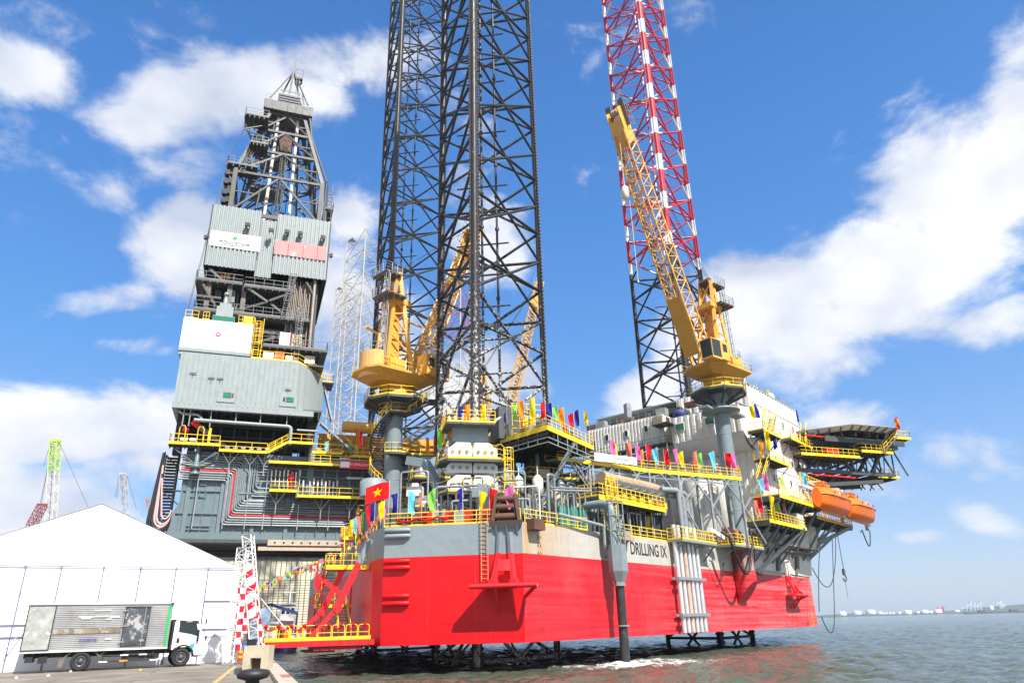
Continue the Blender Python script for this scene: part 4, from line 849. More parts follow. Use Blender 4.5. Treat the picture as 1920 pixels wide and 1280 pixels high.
ww = thing('corrugated_wind_wall', 'light grey corrugated wind wall hung on the derrick with two banners', 'wind wall', (-25.6, -8, 48.5))
WX0, WXA, WXB, WX1, WY, WZ0, WZ1 = -33.65, -27.35, -25.15, -17.95, -8.0, 48.9, 58.35
for x0, x1, y, nm in ((WX0, WXA, WY, 'left_panel'), (WXA, WXB, WY+.55, 'centre_panel'), (WXB, WX1, WY, 'right_panel')):
    mb = MB(); corr(mb, (x0, y, 0), (x1, y, 0), WZ0-(.55 if y > WY else 0), WZ1-(1.0 if y > WY else 0), (0, -1, 0), .52, .16); part('wall_panel', mb, LGREY, ww)
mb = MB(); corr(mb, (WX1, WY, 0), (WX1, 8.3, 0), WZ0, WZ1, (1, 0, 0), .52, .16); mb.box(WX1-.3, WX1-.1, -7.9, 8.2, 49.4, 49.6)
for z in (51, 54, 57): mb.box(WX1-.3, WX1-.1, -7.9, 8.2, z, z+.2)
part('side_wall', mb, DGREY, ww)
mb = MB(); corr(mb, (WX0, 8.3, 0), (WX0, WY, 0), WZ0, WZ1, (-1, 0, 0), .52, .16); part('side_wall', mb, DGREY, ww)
mb = MB(); corr(mb, (WX1, 8.3, 0), (WX0, 8.3, 0), WZ0, WZ1, (0, 1, 0), .6, .16); part('back_wall', mb, BLACKISH, ww)
mb = MB()
for x in (WX0+.3, -30.5, WXA-.2, WXB+.2, -21.6, WX1-.4): mb.box(x, x+.25, WY+.1, WY+.4, WZ0+.2, WZ1-.2)
for z in (49.2, 53.5, 57.8): mb.box(WX0+.1, WX1-.2, WY+.62, WY+.85, z, z+.3)
for x in (-32, -29, -22, -19): mb.bar((x, -7, 49.5), (x+1.2, -5.5, 58), .2)
mb.box(WX0+.3, WX1-.4, -7, 7, 57.2, 57.4); part('wall_frame', mb, DGREY, ww)
# banners: white with flame emblem, and a sun-bleached red one of four sheets
def cwp(x, y): return at(380+x/7.68, 370+y/7.68, Y=WY-.22)
bn = thing('white_banner', 'white banner with a green flame emblem and printed company name on corrugated wall', 'banner', cwp(455, 700))
a, b = cwp(125, 465), cwp(818, 775); mb = MB(); z0, z1 = cwp(470, 735).z, cwp(470, 520).z; mb.box(a.x, b.x, WY-.21, WY-.18, z0, z1); part('cloth', mb, mat('banner_white', (.82, .82, .82), .6, var=.03), bn)
c = cwp(463, 580); mb = MB()
def flame(cx, cz, s, lean): 
    pts = [(0, -1), (.42, -.55), (.5, -.1), (.25, .35), (.18, 1), (-.1, .45), (-.42, .05), (-.48, -.4), (-.3, -.8)]
    mb.slab([V((cx+(p[0]+lean*p[1])*s, WY-.235, cz+p[1]*s)) for p in pts], (0, .02, 0))
flame(c.x-.12, c.z-.08, .32, .15); flame(c.x+.14, c.z, .44, .1); part('flame_emblem', mb, mat('emblem_green', (.02, .42, .16), .5), bn)
mb = MB(); c = cwp(455, 662); text_mesh(mb, 'PETROVIETNAM', (c.x, WY-.225, c.z), (1, 0, 0), ZUP, .62, .008, .022, .88); c = cwp(450, 700); text_mesh(mb, 'PV DRILLING', (c.x, WY-.22, c.z), (1, 0, 0), ZUP, .44, .008, .015, 1); part('banner_lettering', mb, mat('banner_grey_ink', (.13, .13, .15), .6), bn)
fb = thing('faded_red_banner', 'faded pinkish red banner of four sheets on the right corrugated wall', 'banner', cwp(1400, 850))
FADE = mat('faded_red_cloth', (.74, .26, .26), .7, var=.3, vs=.6, fleck=.44, fcol=(.80, .52, .5), fs=.5)
xs = [cwp(q, 750).x for q in (1025, 1232, 1450, 1655, 1790)]; z0, z1 = cwp(1400, 862).z, cwp(1400, 658).z
for i in range(4): mb = MB(); mb.box(xs[i]+.03, xs[i+1]-.03, WY-.22-.01*(i % 2), WY-.18, z0, z1); part('cloth_sheet', mb, FADE, fb)
for (x, y) in ((650, 410), (990, 490), (1215, 510), (1405, 535), (1730, 590)):
    p = cwp(x, y); mb = MB(); mb.box(p.x-.35, p.x+.35, WY-.9, WY-.3, p.z-.05, p.z+.05); mb.box(p.x-.3, p.x-.2, WY-.9, WY-.2, p.z-.45, p.z); mb.box(p.x+.2, p.x+.3, WY-.9, WY-.2, p.z-.45, p.z); part('bracket', mb, DGREY, ww)
    mb = MB(); mb.box(p.x-.35, p.x+.25, WY-1.0, WY-.7, p.z-.4, p.z+.1); part('floodlight', mb, BLACKISH, ww)
for (x, y) in ((45, 575), (1850, 835)):
    p = at(380+x/7.68, 370+y/7.68, Y=WY); mb = MB(); mb.tube(p, p+V((.5 if x < 100 else -.5, 0, .1)), .06, 5); mb.box(p.x-.2, p.x+.2, WY-.3, WY+.2, p.z-.3, p.z+.2); part('floodlight', mb, BLACKISH, ww)

# open drill floor between the cabin and the wind wall
dk = thing('drill_floor_gear', 'dark tangle of decks racks and braces beneath the corrugated wind wall', 'drilling gear', (-25.6, 0, 35.3))
def deck(x0, x1, y0, y1, z, rails=True, m=DG, rm=DRL):
    mb = MB(); mb.box(x0, x1, y0, y1, z-.28, z)
    for i in range(int((x1-x0)/.9)): mb.box(x0+i*.9, x0+i*.9+.1, y0, y1, z-.5, z-.281)
    d_ = part('deck', mb, m, dk)
    if rails: mb = MB(); mb.rail([(x0+.05, y1, z), (x0+.05, y0+.05, z), (x1-.05, y0+.05, z), (x1-.05, y1, z)], 1.15, 1.2, .05, True); part('deck_rail', mb, rm, d_)
deck(-34.4, -28.6, -8.4, 6, 47.0-.3); deck(-28.4, -22.2, -8.9, 6, 46.3); deck(-34.1, -19.6, -8.4, 7, 42.4); deck(-34.0, -31.0, -8.2, 6, 44.4, False)
deck(-25.2, -17.0, -9.4, -4, 37.9); mb = MB()
for (p, q) in (((-28, -8.6, 46), (-25.2, -8.3, 44.4)), ((-25.2, -8.3, 44.4), (-28.9, -7.5, 43)), ((-22, -8.6, 46.2), (-25, -8.3, 44.6)), ((-24.9, -8, 44.4), (-20.3, -7.5, 41.2)), ((-33.4, -8, 46), (-31.5, -8, 43)), ((-27.5, -7, 41.5), (-22, -7, 39.3)), ((-26, -7, 39), (-21, -7, 41)), ((-33, -7.6, 48.6), (-31, -7.4, 47)), ((-20.5, -7.6, 48.4), (-19.2, -7.2, 46.5))): mb.bar(p, q, .3)
mb.bar((-27.5, -7, 40.6), (-20, -7, 40.6), .5, .6); mb.bar((-34, -7.5, 42.2), (-19.6, -7.5, 42.2), .5, .5); part('diagonal_brace', mb, DG, dk)
mb = MB()
for i in range(13): x = -22.6+i*.23; mb.tube((x, -7.2+.25*(i % 3), 35.4), (x, -7.2+.25*(i % 3), 48.6-.4*(i % 2)), .09, 6)
part('pipe_bundle', mb, mat('pale_pipe_steel', (.36, .31, .26), .45, .3, var=.2), dk)
mb = MB(); mb.tube((-19.3, -7.4, 35.3), (-19.3, -7.4, 49), .22, 8); part('conductor', mb, mat('pale_pipe_steel', (.3, .3, .3)), dk)
mb = MB()
for i in range(16): x = -28.2+i*.42; mb.tube((x, -6.4, 42.5), (x, -6.2, 46.1), .07, 5)
for i in range(10): mb.box(-33.6+i*.55, -33.4+i*.55, -6.6, -6, 42.5, 46)
for x in (-33.0, -30.4, -28.6): mb.box(x, x+.6, -7.9, -7.4, 42.5, 46.5)
part('pipe_rack', mb, BROWNG, dk)
mb = MB(); mb.box(-33.8, -18.6, -1, -.7, 35.4, 57.0); mb.box(-32.6, -31.2, -6, -5, 43, 45.8); mb.box(-30.2, -29, -6, -5, 43, 45.8); part('shade_panel', mb, mat('drill_floor_shade_steel', (.022, .020, .019), .7, var=.4), dk)  # near-black panels stand in for shade inside the drill floor
mb = MB(); mb.box(-30.4, -29.4, -7.3, -6.3, 44.2, 46); mb.lathe((-29.9, -6.8, 43.1), [(.45, 0), (.45, 1.1)], 12); part('winch_unit', mb, GREY, dk)
mb = MB(); mb.ladder((-23.0, -8.9, 42.4), (-22.3, -8.9, 48.6), (1, 0, 0), .6, .05, (0, -.6, 0)); mb.ladder((-20.9, -9.2, 36), (-20.9, -9.2, 43.8), (1, 0, 0), .6, .05, (0, -.6, 0)); part('caged_ladder', mb, DRL, dk)
for i, (x, z, m, sx, sz) in enumerate(((-25.0, 36.0, WHITE, 1.3, 1.0), (-23.6, 36.2, mat('orange_red_box', (.75, .14, .05), .5), 1.2, 1.2), (-22.2, 36.0, WHITE, .9, .9), (-21.2, 36, MATS['orange_red_box'], .6, .8), (-19.8, 36.1, OFFW, 1.3, 1.1), (-23.2, 38.1, WHITE, 1.3, 2.1), (-21.6, 38.1, mat('cream_box', (.75, .6, .38), .5), 1.2, 2.1), (-21.9, 38.1, mat('dark_red_fitting', (.3, .03, .03)), .25, 2.3), (-24.4, 38.0, MATS['orange_red_box'], .9, .5), (-22.5, 38, MATS['dark_red_fitting'], 1.6, .5))):
    mb = MB(); mb.box(x, x+sx, -9.0+.1*i, -8.2+.1*i, z, z+sz); mb.box(x+.08, x+sx-.08, -9.03+.1*i, -9+.1*i, z+.1, z+sz-.1); part('tool_box', mb, m, dk)
for x, z, m in ((-31.4, 48.0, MATS['orange_red_box']), (-30.6, 48.1, CRANEY), (-29.9, 48.0, MATS['dark_red_fitting'])):
    mb = MB(); mb.lathe((x, -6.8, z-.4), [(.1, 0), (.3, .1), (.3, .6), (.1, .8)], 8); part('hanging_tool', mb, m, dk)
# ---------------------------------------------------------------- pedestal cranes
CRD = mat('crane_dark_orange', (.66, .33, .045), .45, var=.12, streak=.3, scol=(.3, .14, .03))
TAN = mat('crane_tan_chord', (.60, .40, .16), .5, var=.2)
def pedestal_crane(label, c, z0, zp, tip, head, ped_r=1.05, bw=2.6, heel_plate=True, stair=None, foot=None, flip=1):
    """c: pedestal axis; zp: level of the slewing platform; tip: boom head; head: plan direction of the boom"""
    c = V((c[0], c[1], 0)); d = V((head[0], head[1], 0)).normalized(); s = V((-d.y, d.x, 0))*flip       # s: the cab side is -s
    def P(f, l, z): q = c+d*f+s*l; return V((q.x, q.y, z))
    cr = thing('pedestal_crane', label, 'crane', (c.x, c.y, z0))
    mb = MB(); mb.lathe((c.x, c.y, 0), [(ped_r, z0), (ped_r, zp-2.0), (ped_r*1.2, zp-.8), (ped_r*1.3, zp-.2)], 20); pd = part('pedestal', mb, GREY, cr)
    mb = MB()
    for z in (z0+4, z0+8, zp-6): mb.lathe((c.x, c.y, z), [(ped_r+.02, 0), (ped_r+.05, .05), (ped_r+.02, .1)], 20)
    parts('weld_band', mb, GREY, pd)
    mb = MB(); oct_ = [(c.x+3.9*cos(pi/8+k*pi/4), c.y+3.9*sin(pi/8+k*pi/4)) for k in range(8)]; mb.prism(oct_, zp-.3, zp)
    for k in range(8): a = pi/8+k*pi/4; mb.bar((c.x+3.8*cos(a), c.y+3.8*sin(a), zp-.4), (c.x+ped_r*cos(a), c.y+ped_r*sin(a), zp-1.7), .16, .3)
    pf = part('slewing_platform', mb, DGREY, cr)
    mb = MB(); mb.rail([(x, y, zp) for x, y in oct_], 1.1, 1.5, .05, True, True); part('platform_rail', mb, YEL, pf)
    mb = MB(); mb.lathe((c.x, c.y, 0), [(1.75, zp), (1.75, zp+.5), (2.0, zp+.6), (2.0, zp+1.0), (1.85, zp+1.1), (1.85, zp+2.0)], 20); part('slewing_ring', mb, CRD, cr)
    zf = zp+2.0; mb = MB()
    pts = [P(-4.6, 2.9, 0), P(-5.4, 1.5, 0), P(-5.4, -1.5, 0), P(-4.6, -2.9, 0), P(2.5, -3.4, 0), P(4.6, -2.6, 0), P(4.6, 1.2, 0), P(3.2, 3.0, 0)]
    if flip < 0: pts = pts[::-1]
    low = [c+(p-c)*.62 for p in pts]; n = len(pts)
    vs = [V((p.x, p.y, zf)) for p in low]+[V((p.x, p.y, zf+1.0)) for p in pts]+[V((p.x, p.y, zf+1.25)) for p in pts]
    mb.add(vs, [tuple(range(n-1, -1, -1)), tuple(range(2*n, 3*n))]+[(i, (i+1) % n, n+(i+1) % n, n+i) for i in range(n)]+[(n+i, n+(i+1) % n, 2*n+(i+1) % n, 2*n+i) for i in range(n)])
    part('slewing_floor', mb, CRD, cr); zf += 1.25
    mb = MB(); mb.rail([V((p.x, p.y, zf)) for p in pts[3:6]], 1.1, 1.2, .04, False); mb.rail([V((p.x, p.y, zf)) for p in (pts[6], pts[7], pts[0])], 1.1, 1.2, .04, False); part('floor_rail', mb, YEL, cr)
    # round ended tank at the back
    mb = MB(); ring = [P(-3.3, 1.9, 0)]+[P(-3.6-1.5*sin(pi*k/10), 1.9*cos(pi*k/10), 0) for k in range(11)]+[P(-3.3, -1.9, 0)]
    if flip > 0: ring = ring
    mb.prism(ring, zf-.95, zf+2.3); part('counterweight_tank', mb, mat('crane_tank_tan', (.70, .40, .13), .4, var=.1, streak=.2, scol=(.4, .2, .05)), cr)
    mb = MB(); mb.rail([V((p.x, p.y, zf+2.3)) for p in ring[::2]], 1.0, 1.2, .035, False); part('tank_rail', mb, GALV, cr)
    mb = MB(); mb.frame(P(-1.6, 2.3, zf+.8), d, s, ZUP, 2.6, 1.0, 1.6); mb.frame(P(-1.8, -2.2, zf+.7), d, s, ZUP, 2.2, .9, 1.4); parts('machinery_box', mb, CRANEY, cr)
    # cab
    fx, fy = 3.6, -2.9
    mb = MB(); mb.frame(P(fx-1.0, fy, zf+1.35), d, s, ZUP, 1.8, 1.9, 2.7); mb.frame(P(fx+.9, fy, zf+2.65), d, s, ZUP, 2.0, 1.9, .12); mb.frame(P(fx+.9, fy, zf-.0), d, s, ZUP, 2.0, 1.9, .25)
    for i in (-.92, .92): mb.frame(P(fx+1.85, fy+i, zf+1.3), d, s, ZUP, .1, .1, 2.6)
    cb = part('cab', mb, CRANEY, cr)
    mb = MB(); mb.frame(P(fx+.85, fy, zf+1.35), d, s, ZUP, 1.9, 1.8, 2.5); part('cab_glass', mb, GLASS, cb)
    mb = MB(); mb.frame(P(fx-1.0, fy-.97, zf+1.7), d, s, ZUP, .9, .06, 1.1); part('side_window', mb, GLASS, cb)
    mb = MB(); mb.frame(P(fx-.6, fy, zf+2.95), d, s, ZUP, 1.2, 1.2, .5); part('roof_unit', mb, OFFW, cb)
    # A frame
    H = 14.2; zt = zf+H
    mb = MB()
    for k in (-1, 1):
        mb.bar(P(1.2, 1.7*k, zf), P(-.8, .95*k, zt), .42, .5); mb.bar(P(-2.6, 1.5*k, zf), P(-1.2, .95*k, zt-1), .32, .36)
        for i in range(5):
            a, b = i/5, (i+1)/5; q = lambda t: P(1.2-2.0*t, (1.7-.75*t)*k, zf+H*t); r = lambda t: P(-2.6+1.4*t, (1.5-.55*t)*k, zf+(H-1)*t); mb.bar(q(a), r(b), .18); mb.bar(q(b), r(b), .16)
    for i in range(4):
        t = i/4; a = P(1.2-2*t, 1.7-.75*t, zf+H*t); b = P(1.2-2*t-.5, -(1.7-.75*(t+.25)), zf+H*(t+.25)); mb.bar(a, b, .18); a = P(1.2-2*t, -(1.7-.75*t), zf+H*t); b = P(1.2-2*t-.5, (1.7-.75*(t+.25)), zf+H*(t+.25)); mb.bar(a, b, .18)
    mb.frame(P(-.5, 0, zf+H*.7), d, s, ZUP, 2.6, 3.0, .7)
    part('a_frame', mb, CRANEY, cr)
    mb = MB(); n4 = 4
    a0 = [P(-1.2+.9*i, .9*j, zf) for i, j in ((-1, -1), (1, -1), (1, 1), (-1, 1))]; a1 = [P(-.7+.45*i, .45*j, zf+H*.7) for i, j in ((-1, -1), (1, -1), (1, 1), (-1, 1))]
    mb.add(a0+a1, [(0, 1, 5, 4), (1, 2, 6, 5), (2, 3, 7, 6), (3, 0, 4, 7), (4, 5, 6, 7), (3, 2, 1, 0)]); part('gantry_column', mb, CRD, cr)
    mb = MB()
    for k in (-.7, -.25, .25, .7): mb.tube(P(-.8, k-.12, zt), P(-.8, k+.12, zt), .62, 14)
    part('sheave', mb, RUST, cr)
    for f0, f1, l0, l1, z in ((-3.3, -.8, -1.6, 1.6, zt-.6), (-3.6, -.5, -2.4, .9, zf+H*.7+.3)):
        mb = MB(); mb.frame(P((f0+f1)/2, (l0+l1)/2, z), d, s, ZUP, f1-f0, l1-l0, .16)
        for i in range(4): mb.frame(P(f0+.2+i*(f1-f0-.4)/3, (l0+l1)/2, z-.2), d, s, ZUP, .12, l1-l0, .2)
        p_ = part('gantry_platform', mb, BROWNG, cr); mb = MB(); mb.rail([P(f1, l0, z+.1), P(f0, l0, z+.1), P(f0, l1, z+.1), P(f1, l1, z+.1)], 1.15, .9, .04, False, mid=2); part('gantry_rail', mb, GALV, p_)
    mb = MB(); mb.ladder(P(-2.9, -1.2, zf), P(-2.6, -1.2, zt-.6), s, .55, .04, tuple(-d*.7)); part('gantry_ladder', mb, GALV, cr)
    mb = MB(); mb.bar(P(-.3, 1.6, zf+5.6), P(-2.6, 3.6, zf+7.4), .28); mb.bar(P(0, -1.2, zf+7.5), P(1.8, -2.6, zf+6.6), .22); part('floodlight_arm', mb, CRANEY, cr)
    # boom
    tip = V(tip); ft = P(3.0, 0, zf+.9) if foot is None else V(foot); L_ = (tip-ft).length; bd = (tip-ft)/L_
    up = -s.cross(bd)*flip
    mb = MB(); mb.truss(ft+bd*2.5, tip-bd*4.0, bw*.8, bw*.75, 18, .13, .06, s, bw*.62, bw*.62)
    for k in (-1, 1): mb.bar(ft+s*k*bw*.42, ft+bd*2.6+s*k*bw*.42, .3, .5); mb.bar(ft+bd*1.0+s*k*bw*.42+up*.3, ft+bd*2.6+s*k*bw*.42+up*.9, .2)
    bm = part('boom', mb, CRANEY, cr)
    # mirrored lacing gives the second set of diagonals; walkway and heavy chord beneath
    mb = MB()
    for i in range(18):
        a = ft+bd*(2.5+(L_-6.5)*i/18); b = ft+bd*(2.5+(L_-6.5)*(i+1)/18); w_ = bw*.4
        mb.tube(a+s*w_+up*w_*.9, b+s*w_-up*w_*.9, .05, 4); mb.tube(a-s*w_-up*w_*.9, b-s*w_+up*w_*.9, .05, 4); mb.tube(a+s*w_-up*w_*.9, b-s*w_-up*w_*.9, .05, 4)
    part('boom_lacing', mb, TAN, bm)
    mb = MB(); mb.bar(ft+bd*1.5+s*bw*.52, tip-bd*3.4+s*bw*.42, .38, .7, up); part('boom_walkway', mb, BROWNG if flip < 0 else TAN, bm)
    if heel_plate:
        mb = MB(); mb.slab([ft+bd*1.0-s*bw*.36-up*bw*.42, ft+bd*9.5-s*bw*.36-up*bw*.42, ft+bd*9.5+s*bw*.40-up*bw*.42, ft+bd*1.0+s*bw*.40-up*bw*.42], up*.08); part('heel_plate', mb, CRD, bm)
    mb = MB(); hw = bw*.34
    for k in (-1, 1): mb.slab([tip-bd*6.5+s*hw*k-up*.8, tip-bd*.4+s*hw*k-up*.9, tip+s*hw*k+up*.1, tip-bd*1.2+s*hw*k+up*1.1, tip-bd*5.5+s*hw*k+up*.8], s*.08)
    mb.slab([tip-bd*6.5-s*hw-up*.82, tip-bd*2-s*hw-up*.86, tip-bd*2+s*hw-up*.86, tip-bd*6.5+s*hw-up*.82], up*.06); part('boom_head', mb, CRANEY, bm)
    mb = MB()
    for k in (-.4, 0, .4): mb.tube(tip-bd*.6+s*(k-.1), tip-bd*.6+s*(k+.1), .55, 14); mb.tube(tip-bd*1.6+up*.8+s*(k-.1), tip-bd*1.6+up*.8+s*(k+.1), .45, 14)
    part('head_sheave', mb, mat('pale_sheave', (.55, .45, .3), .5), bm)
    for k in (-1, 1):
        mb = MB(); q = tip-bd*1.2+s*k*1.25+up*.2; mb.frame(q, bd, s, up, 4.4, .95, .12)
        p_ = part('head_platform', mb, BROWNG, bm); mb = MB(); mb.frame(q+s*k*.45+up*.6, bd, s, up, 4.4, .06, .06); mb.frame(q+s*k*.45+up*1.1, bd, s, up, 4.4, .06, .06)
        for i in range(5): mb.frame(q+s*k*.45+bd*(i-2)*1.05+up*.55, bd, s, up, .06, .06, 1.1)
        part('head_rail', mb, GALV, p_)
    for k in (-.8, -.5, .5, .8):
        mb = MB(); mb.tube(P(-.8, k*.9, zt+.4), tip-bd*1.4+s*k*.5+up*.9, .03, 4); part('luffing_rope', mb, BLACKISH, cr)
    return cr, P, zf, bd
# crane at the stern, boom laid away across the rig
cA, PA, zA, _ = pedestal_crane('yellow pedestal crane with round tank and grey spiral stair left of the nearest leg', (-8.9, -16), ZD, 29.3, tuple(at(893, 425, Y=-9)), (.90, .44), 1.05, 2.6, False)
# its stairs
mb = MB(); c = V((-8.9, -16, 0))
def spiral(mb, a0, a1, z0, z1, r0=1.1, r1=2.35):
    n = int((z1-z0)/.24)
    for i in range(n):
        a = a0+(a1-a0)*i/n; b = a0+(a1-a0)*(i+1.25)/n; z = z0+(z1-z0)*i/n
        mb.slab([c+V((cos(a)*r0, sin(a)*r0, z)), c+V((cos(a)*r1, sin(a)*r1, z)), c+V((cos(b)*r1, sin(b)*r1, z)), c+V((cos(b)*r0, sin(b)*r0, z))][::(1 if a1 > a0 else -1)], (0, 0, .07))
    mb.path([c+V((cos(a0+(a1-a0)*i/24)*r1, sin(a0+(a1-a0)*i/24)*r1, z0+(z1-z0)*i/24-.05)) for i in range(25)], .13, 4, False)
spiral(mb, R(235), R(130), 18.7, 22.6, 1.1, 2.75); spiral(mb, R(140), R(250), 22.6, 27.6, 1.1, 2.75); part('spiral_stair', mb, DGREY, cA)
mb = MB()
for a0, a1, z0, z1 in ((235, 130, 18.7, 22.6), (140, 250, 22.6, 27.6)):
    for h_ in (.6, 1.1): mb.path([c+V((cos(R(a0+(a1-a0)*i/18))*2.72, sin(R(a0+(a1-a0)*i/18))*2.72, z0+(z1-z0)*i/18+h_)) for i in range(19)], .045, 4, False)
    for i in range(0, 19, 2): q = c+V((cos(R(a0+(a1-a0)*i/18))*2.72, sin(R(a0+(a1-a0)*i/18))*2.72, z0+(z1-z0)*i/18)); mb.tube(q, q+ZUP*1.1, .04, 4)
part('spiral_rail', mb, YEL, cA)
mb = MB(); mb.prism([(c.x+2.4*cos(R(a)), c.y+2.4*sin(R(a))) for a in range(235, 420, 15)]+[(c.x+1.0*cos(R(a)), c.y+1.0*sin(R(a))) for a in range(405, 230, -15)], 22.4, 22.65); mb.box(-7, -2.5, -17.3, -15.8, 22.4, 22.65)
mb.prism([(c.x+2.3*cos(R(a)), c.y+2.3*sin(R(a))) for a in range(200, 330, 15)]+[(c.x+1.0*cos(R(a)), c.y+1.0*sin(R(a))) for a in range(315, 195, -15)], 27.4, 27.6)
mb.bar(c+V((1, -.5, 25.3)), c+V((4.6, -1.5, 27.6)), .2); mb.bar(c+V((1.0, -1, 20.5)), c+V((3.4, -1.3, 22.4)), .14); mb.stair((-7.6, -18.2, 27.6), (-4.4, -18.0, 29.2), (0, 1, 0), .9); mb.box(-5.2, -3.2, -18.8, -16.6, 29.1, 29.25); parts('landing', mb, DGREY, cA); lt = cA.children[-1]
mb = MB(); mb.rail([tuple(c+V((2.35*cos(R(a)), 2.35*sin(R(a)), 22.65))) for a in range(235, 345, 20)]+[(-7, -17.3, 22.65), (-2.5, -17.3, 22.65)], 1.1, 1.0, .045); mb.rail([tuple(c+V((2.25*cos(R(a)), 2.25*sin(R(a)), 27.6))) for a in range(200, 320, 20)], 1.1, .8, .045)
for l in (-.45, .45):
    for h_ in (.6, 1.1): mb.tube((-7.6, -18.2+l, 27.6+h_), (-4.4, -18+l, 30+h_), .045, 4)
    for t in (0, .25, .5, .75, 1): mb.tube((-7.6+3.2*t, -18.2+.2*t+l, 27.6+2.4*t), (-7.6+3.2*t, -18.2+.2*t+l, 28.7+2.4*t), .04, 4)
part('landing_rail', mb, YEL, lt)
# crane outside the starboard bow side, on a sponson that runs down the hull
pB = sB(43, .9, 0)
n_ = (pB-CAM); n_.z = 0; n_.normalize(); dray = ray(1152, 205); tB_ = CAM+dray*((pB-CAM).dot(n_)-13.0)/dray.dot(n_)
hB = V((tB_.x-pB.x, tB_.y-pB.y, 0)).normalized()
cB, PB, zB, bdB = pedestal_crane('yellow pedestal crane with raised boom beside the white accommodation block', (pB.x, pB.y), 8.5, 32.7, tuple(tB_), tuple(hB), 1.0, 3.3, True, flip=-1)
mb = MB(); vs = []
for k in range(20): a = 2*pi*k/20; vs.append(V((pB.x+1.4*cos(a), pB.y+1.4*sin(a), 11.5)))
for k in range(20): a = 2*pi*k/20; o = V((1.4*cos(a), 1.4*sin(a), 0)); vs.append(V((pB.x+o.x, pB.y+o.y, 4.6+(o.dot(NB)+1.5)*1.1)))
mb.add(vs, [(k, 20+k, 20+(k+1) % 20, (k+1) % 20) for k in range(20)], True); mb.add(vs, [tuple(range(20)), tuple(range(39, 19, -1))])
mb2 = MB(); mb2.lathe((pB.x, pB.y, 0), [(1.4, 9.03), (1.4, 11.6), (1.02, 12.4)], 20)
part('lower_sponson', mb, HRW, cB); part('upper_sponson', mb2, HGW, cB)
mb = MB(); mb.lathe((pB.x, pB.y, 0), [(1.1, 29.6), (2.6, 29.9), (2.6, 30.15), (1.1, 30.2)], 18); mb.obox((pB.x-1.6, pB.y-.2, 30.0), -U, 5.5, 1.4, .35); mb.obox((pB.x+2.6, pB.y+.8, 30.1), U, 5.0, 1.6, .3); part('collar_deck', mb, GREY, cB)
mb = MB(); hk = tB_-bdB*1.5; mb.tube(hk+V((0, 0, -1)), hk+V((0, 0, -12)), .035, 4); mb.lathe(hk+V((0, 0, -14.3)), [(.15, 0), (.5, .3), (.5, 1.9), (.2, 2.3)], 10); mb.tube(hk+V((.6, 0, -14.3)), hk+V((.6, 0, -27)), .03, 4); mb.lathe(hk+V((.6, 0, -27.4)), [(.03, 0), (.16, .2), (.03, .5)], 8); part('hook_block', mb, mat('cream_hook_block', (.72, .66, .5), .5), cB)
# third crane on the far side
pedestal_crane('yellow pedestal crane boom seen past the right edge of nearest leg', (17.5, 28), ZD, 34, tuple(at(1013, 528, Y=24)), (.95, -.3), 1.05, 2.8, False)
# ---------------------------------------------------------------- jacking tower and deck plant
jk = thing('jacking_tower', 'grey jacking tower with stacked white gear housings in front of nearest leg', 'jacking tower', (-4.3, -33, ZD))
J0 = V((-4.3, -33.6, 0))
mb = MB(); mb.obox((-4.1, -31.2, 16.3), (1, -.12, 0), 2.6, 3.0, 9.4); mb.obox((-4.0, -31.4, 21.4), (1, -.12, 0), 3.6, 3.0, 1.6); part('tower_column', mb, GREY, jk)
mb = MB(); mb.obox((-4.1, -32.1, 13.4), (1, -.12, 0), 3.2, 2.2, 3.6); part('tower_base', mb, DGREY, jk)
jd = V((1, -.12, 0)).normalized(); jn = V((-.12, -1, 0)).normalized()
JW = mat('jack_housing_white', (.74, .76, .76), .35, var=.05, streak=.1, scol=(.45, .45, .42))
for z in (15.65, 17.25, 18.85):
    for k in (-1, 1):
        mb = MB(); c = J0+jd*k*1.26+jn*.6
        pr = [(-1.2, -.1), (1.2, -.1), (1.2, .6), (.35 if k > 0 else 1.05, 1.28), (-1.05 if k > 0 else -.35, 1.28), (-1.2, .6)]
        mb.slab([V((c.x, c.y, z))+jd*x+ZUP*zz for x, zz in pr], -jn*1.5)
        h_ = part('gear_housing', mb, JW, jk); mb = MB()
        for x in (-.7, 0, .7): q = V((c.x, c.y, z))+jd*x+ZUP*.4; mb.tube(q, q+jn*.14, .17, 12); mb.tube(q+jn*.14, q+jn*.2, .08, 8)
        part('motor_cover', mb, LGREY, h_)
for z in (15.2, 18.35):
    mb = MB(); mb.slab([J0+jd*-3.2+jn*.2+ZUP*z, J0+jd*-2.6+jn*1.5+ZUP*z, J0+jd*2.6+jn*1.5+ZUP*z, J0+jd*3.4+jn*.2+ZUP*z, J0+jd*3.4-jn*2+ZUP*z, J0+jd*-3.2-jn*2+ZUP*z], (0, 0, -.25)); p_ = part('access_platform', mb, DGREY, jk)
    mb = MB(); mb.rail([J0+jd*-3.2-jn*2+ZUP*z, J0+jd*-3.2+jn*.2+ZUP*z, J0+jd*-2.6+jn*1.5+ZUP*z, J0+jd*2.6+jn*1.5+ZUP*z, J0+jd*3.4+jn*.2+ZUP*z, J0+jd*3.4-jn*2+ZUP*z], 1.0, 1.4, .035, True)
    for k in range(5): q = J0+jd*(-2.1+k*1.05)+jn*1.5+ZUP*z; mb.path([q, q+ZUP*1.2, q+ZUP*1.45+jd*.2, q+ZUP*1.45+jd*.6, q+ZUP*1.2+jd*.8, q+jd*.8], .03, 5)
    part('hooped_rail', mb, YEL, p_)
mb = MB(); q = J0+jd*3.5+jn*.7; mb.ladder(q+ZUP*ZD, q+ZUP*19.6, jd, .6, .05, tuple(jn*.7)); part('caged_ladder', mb, YEL, jk)
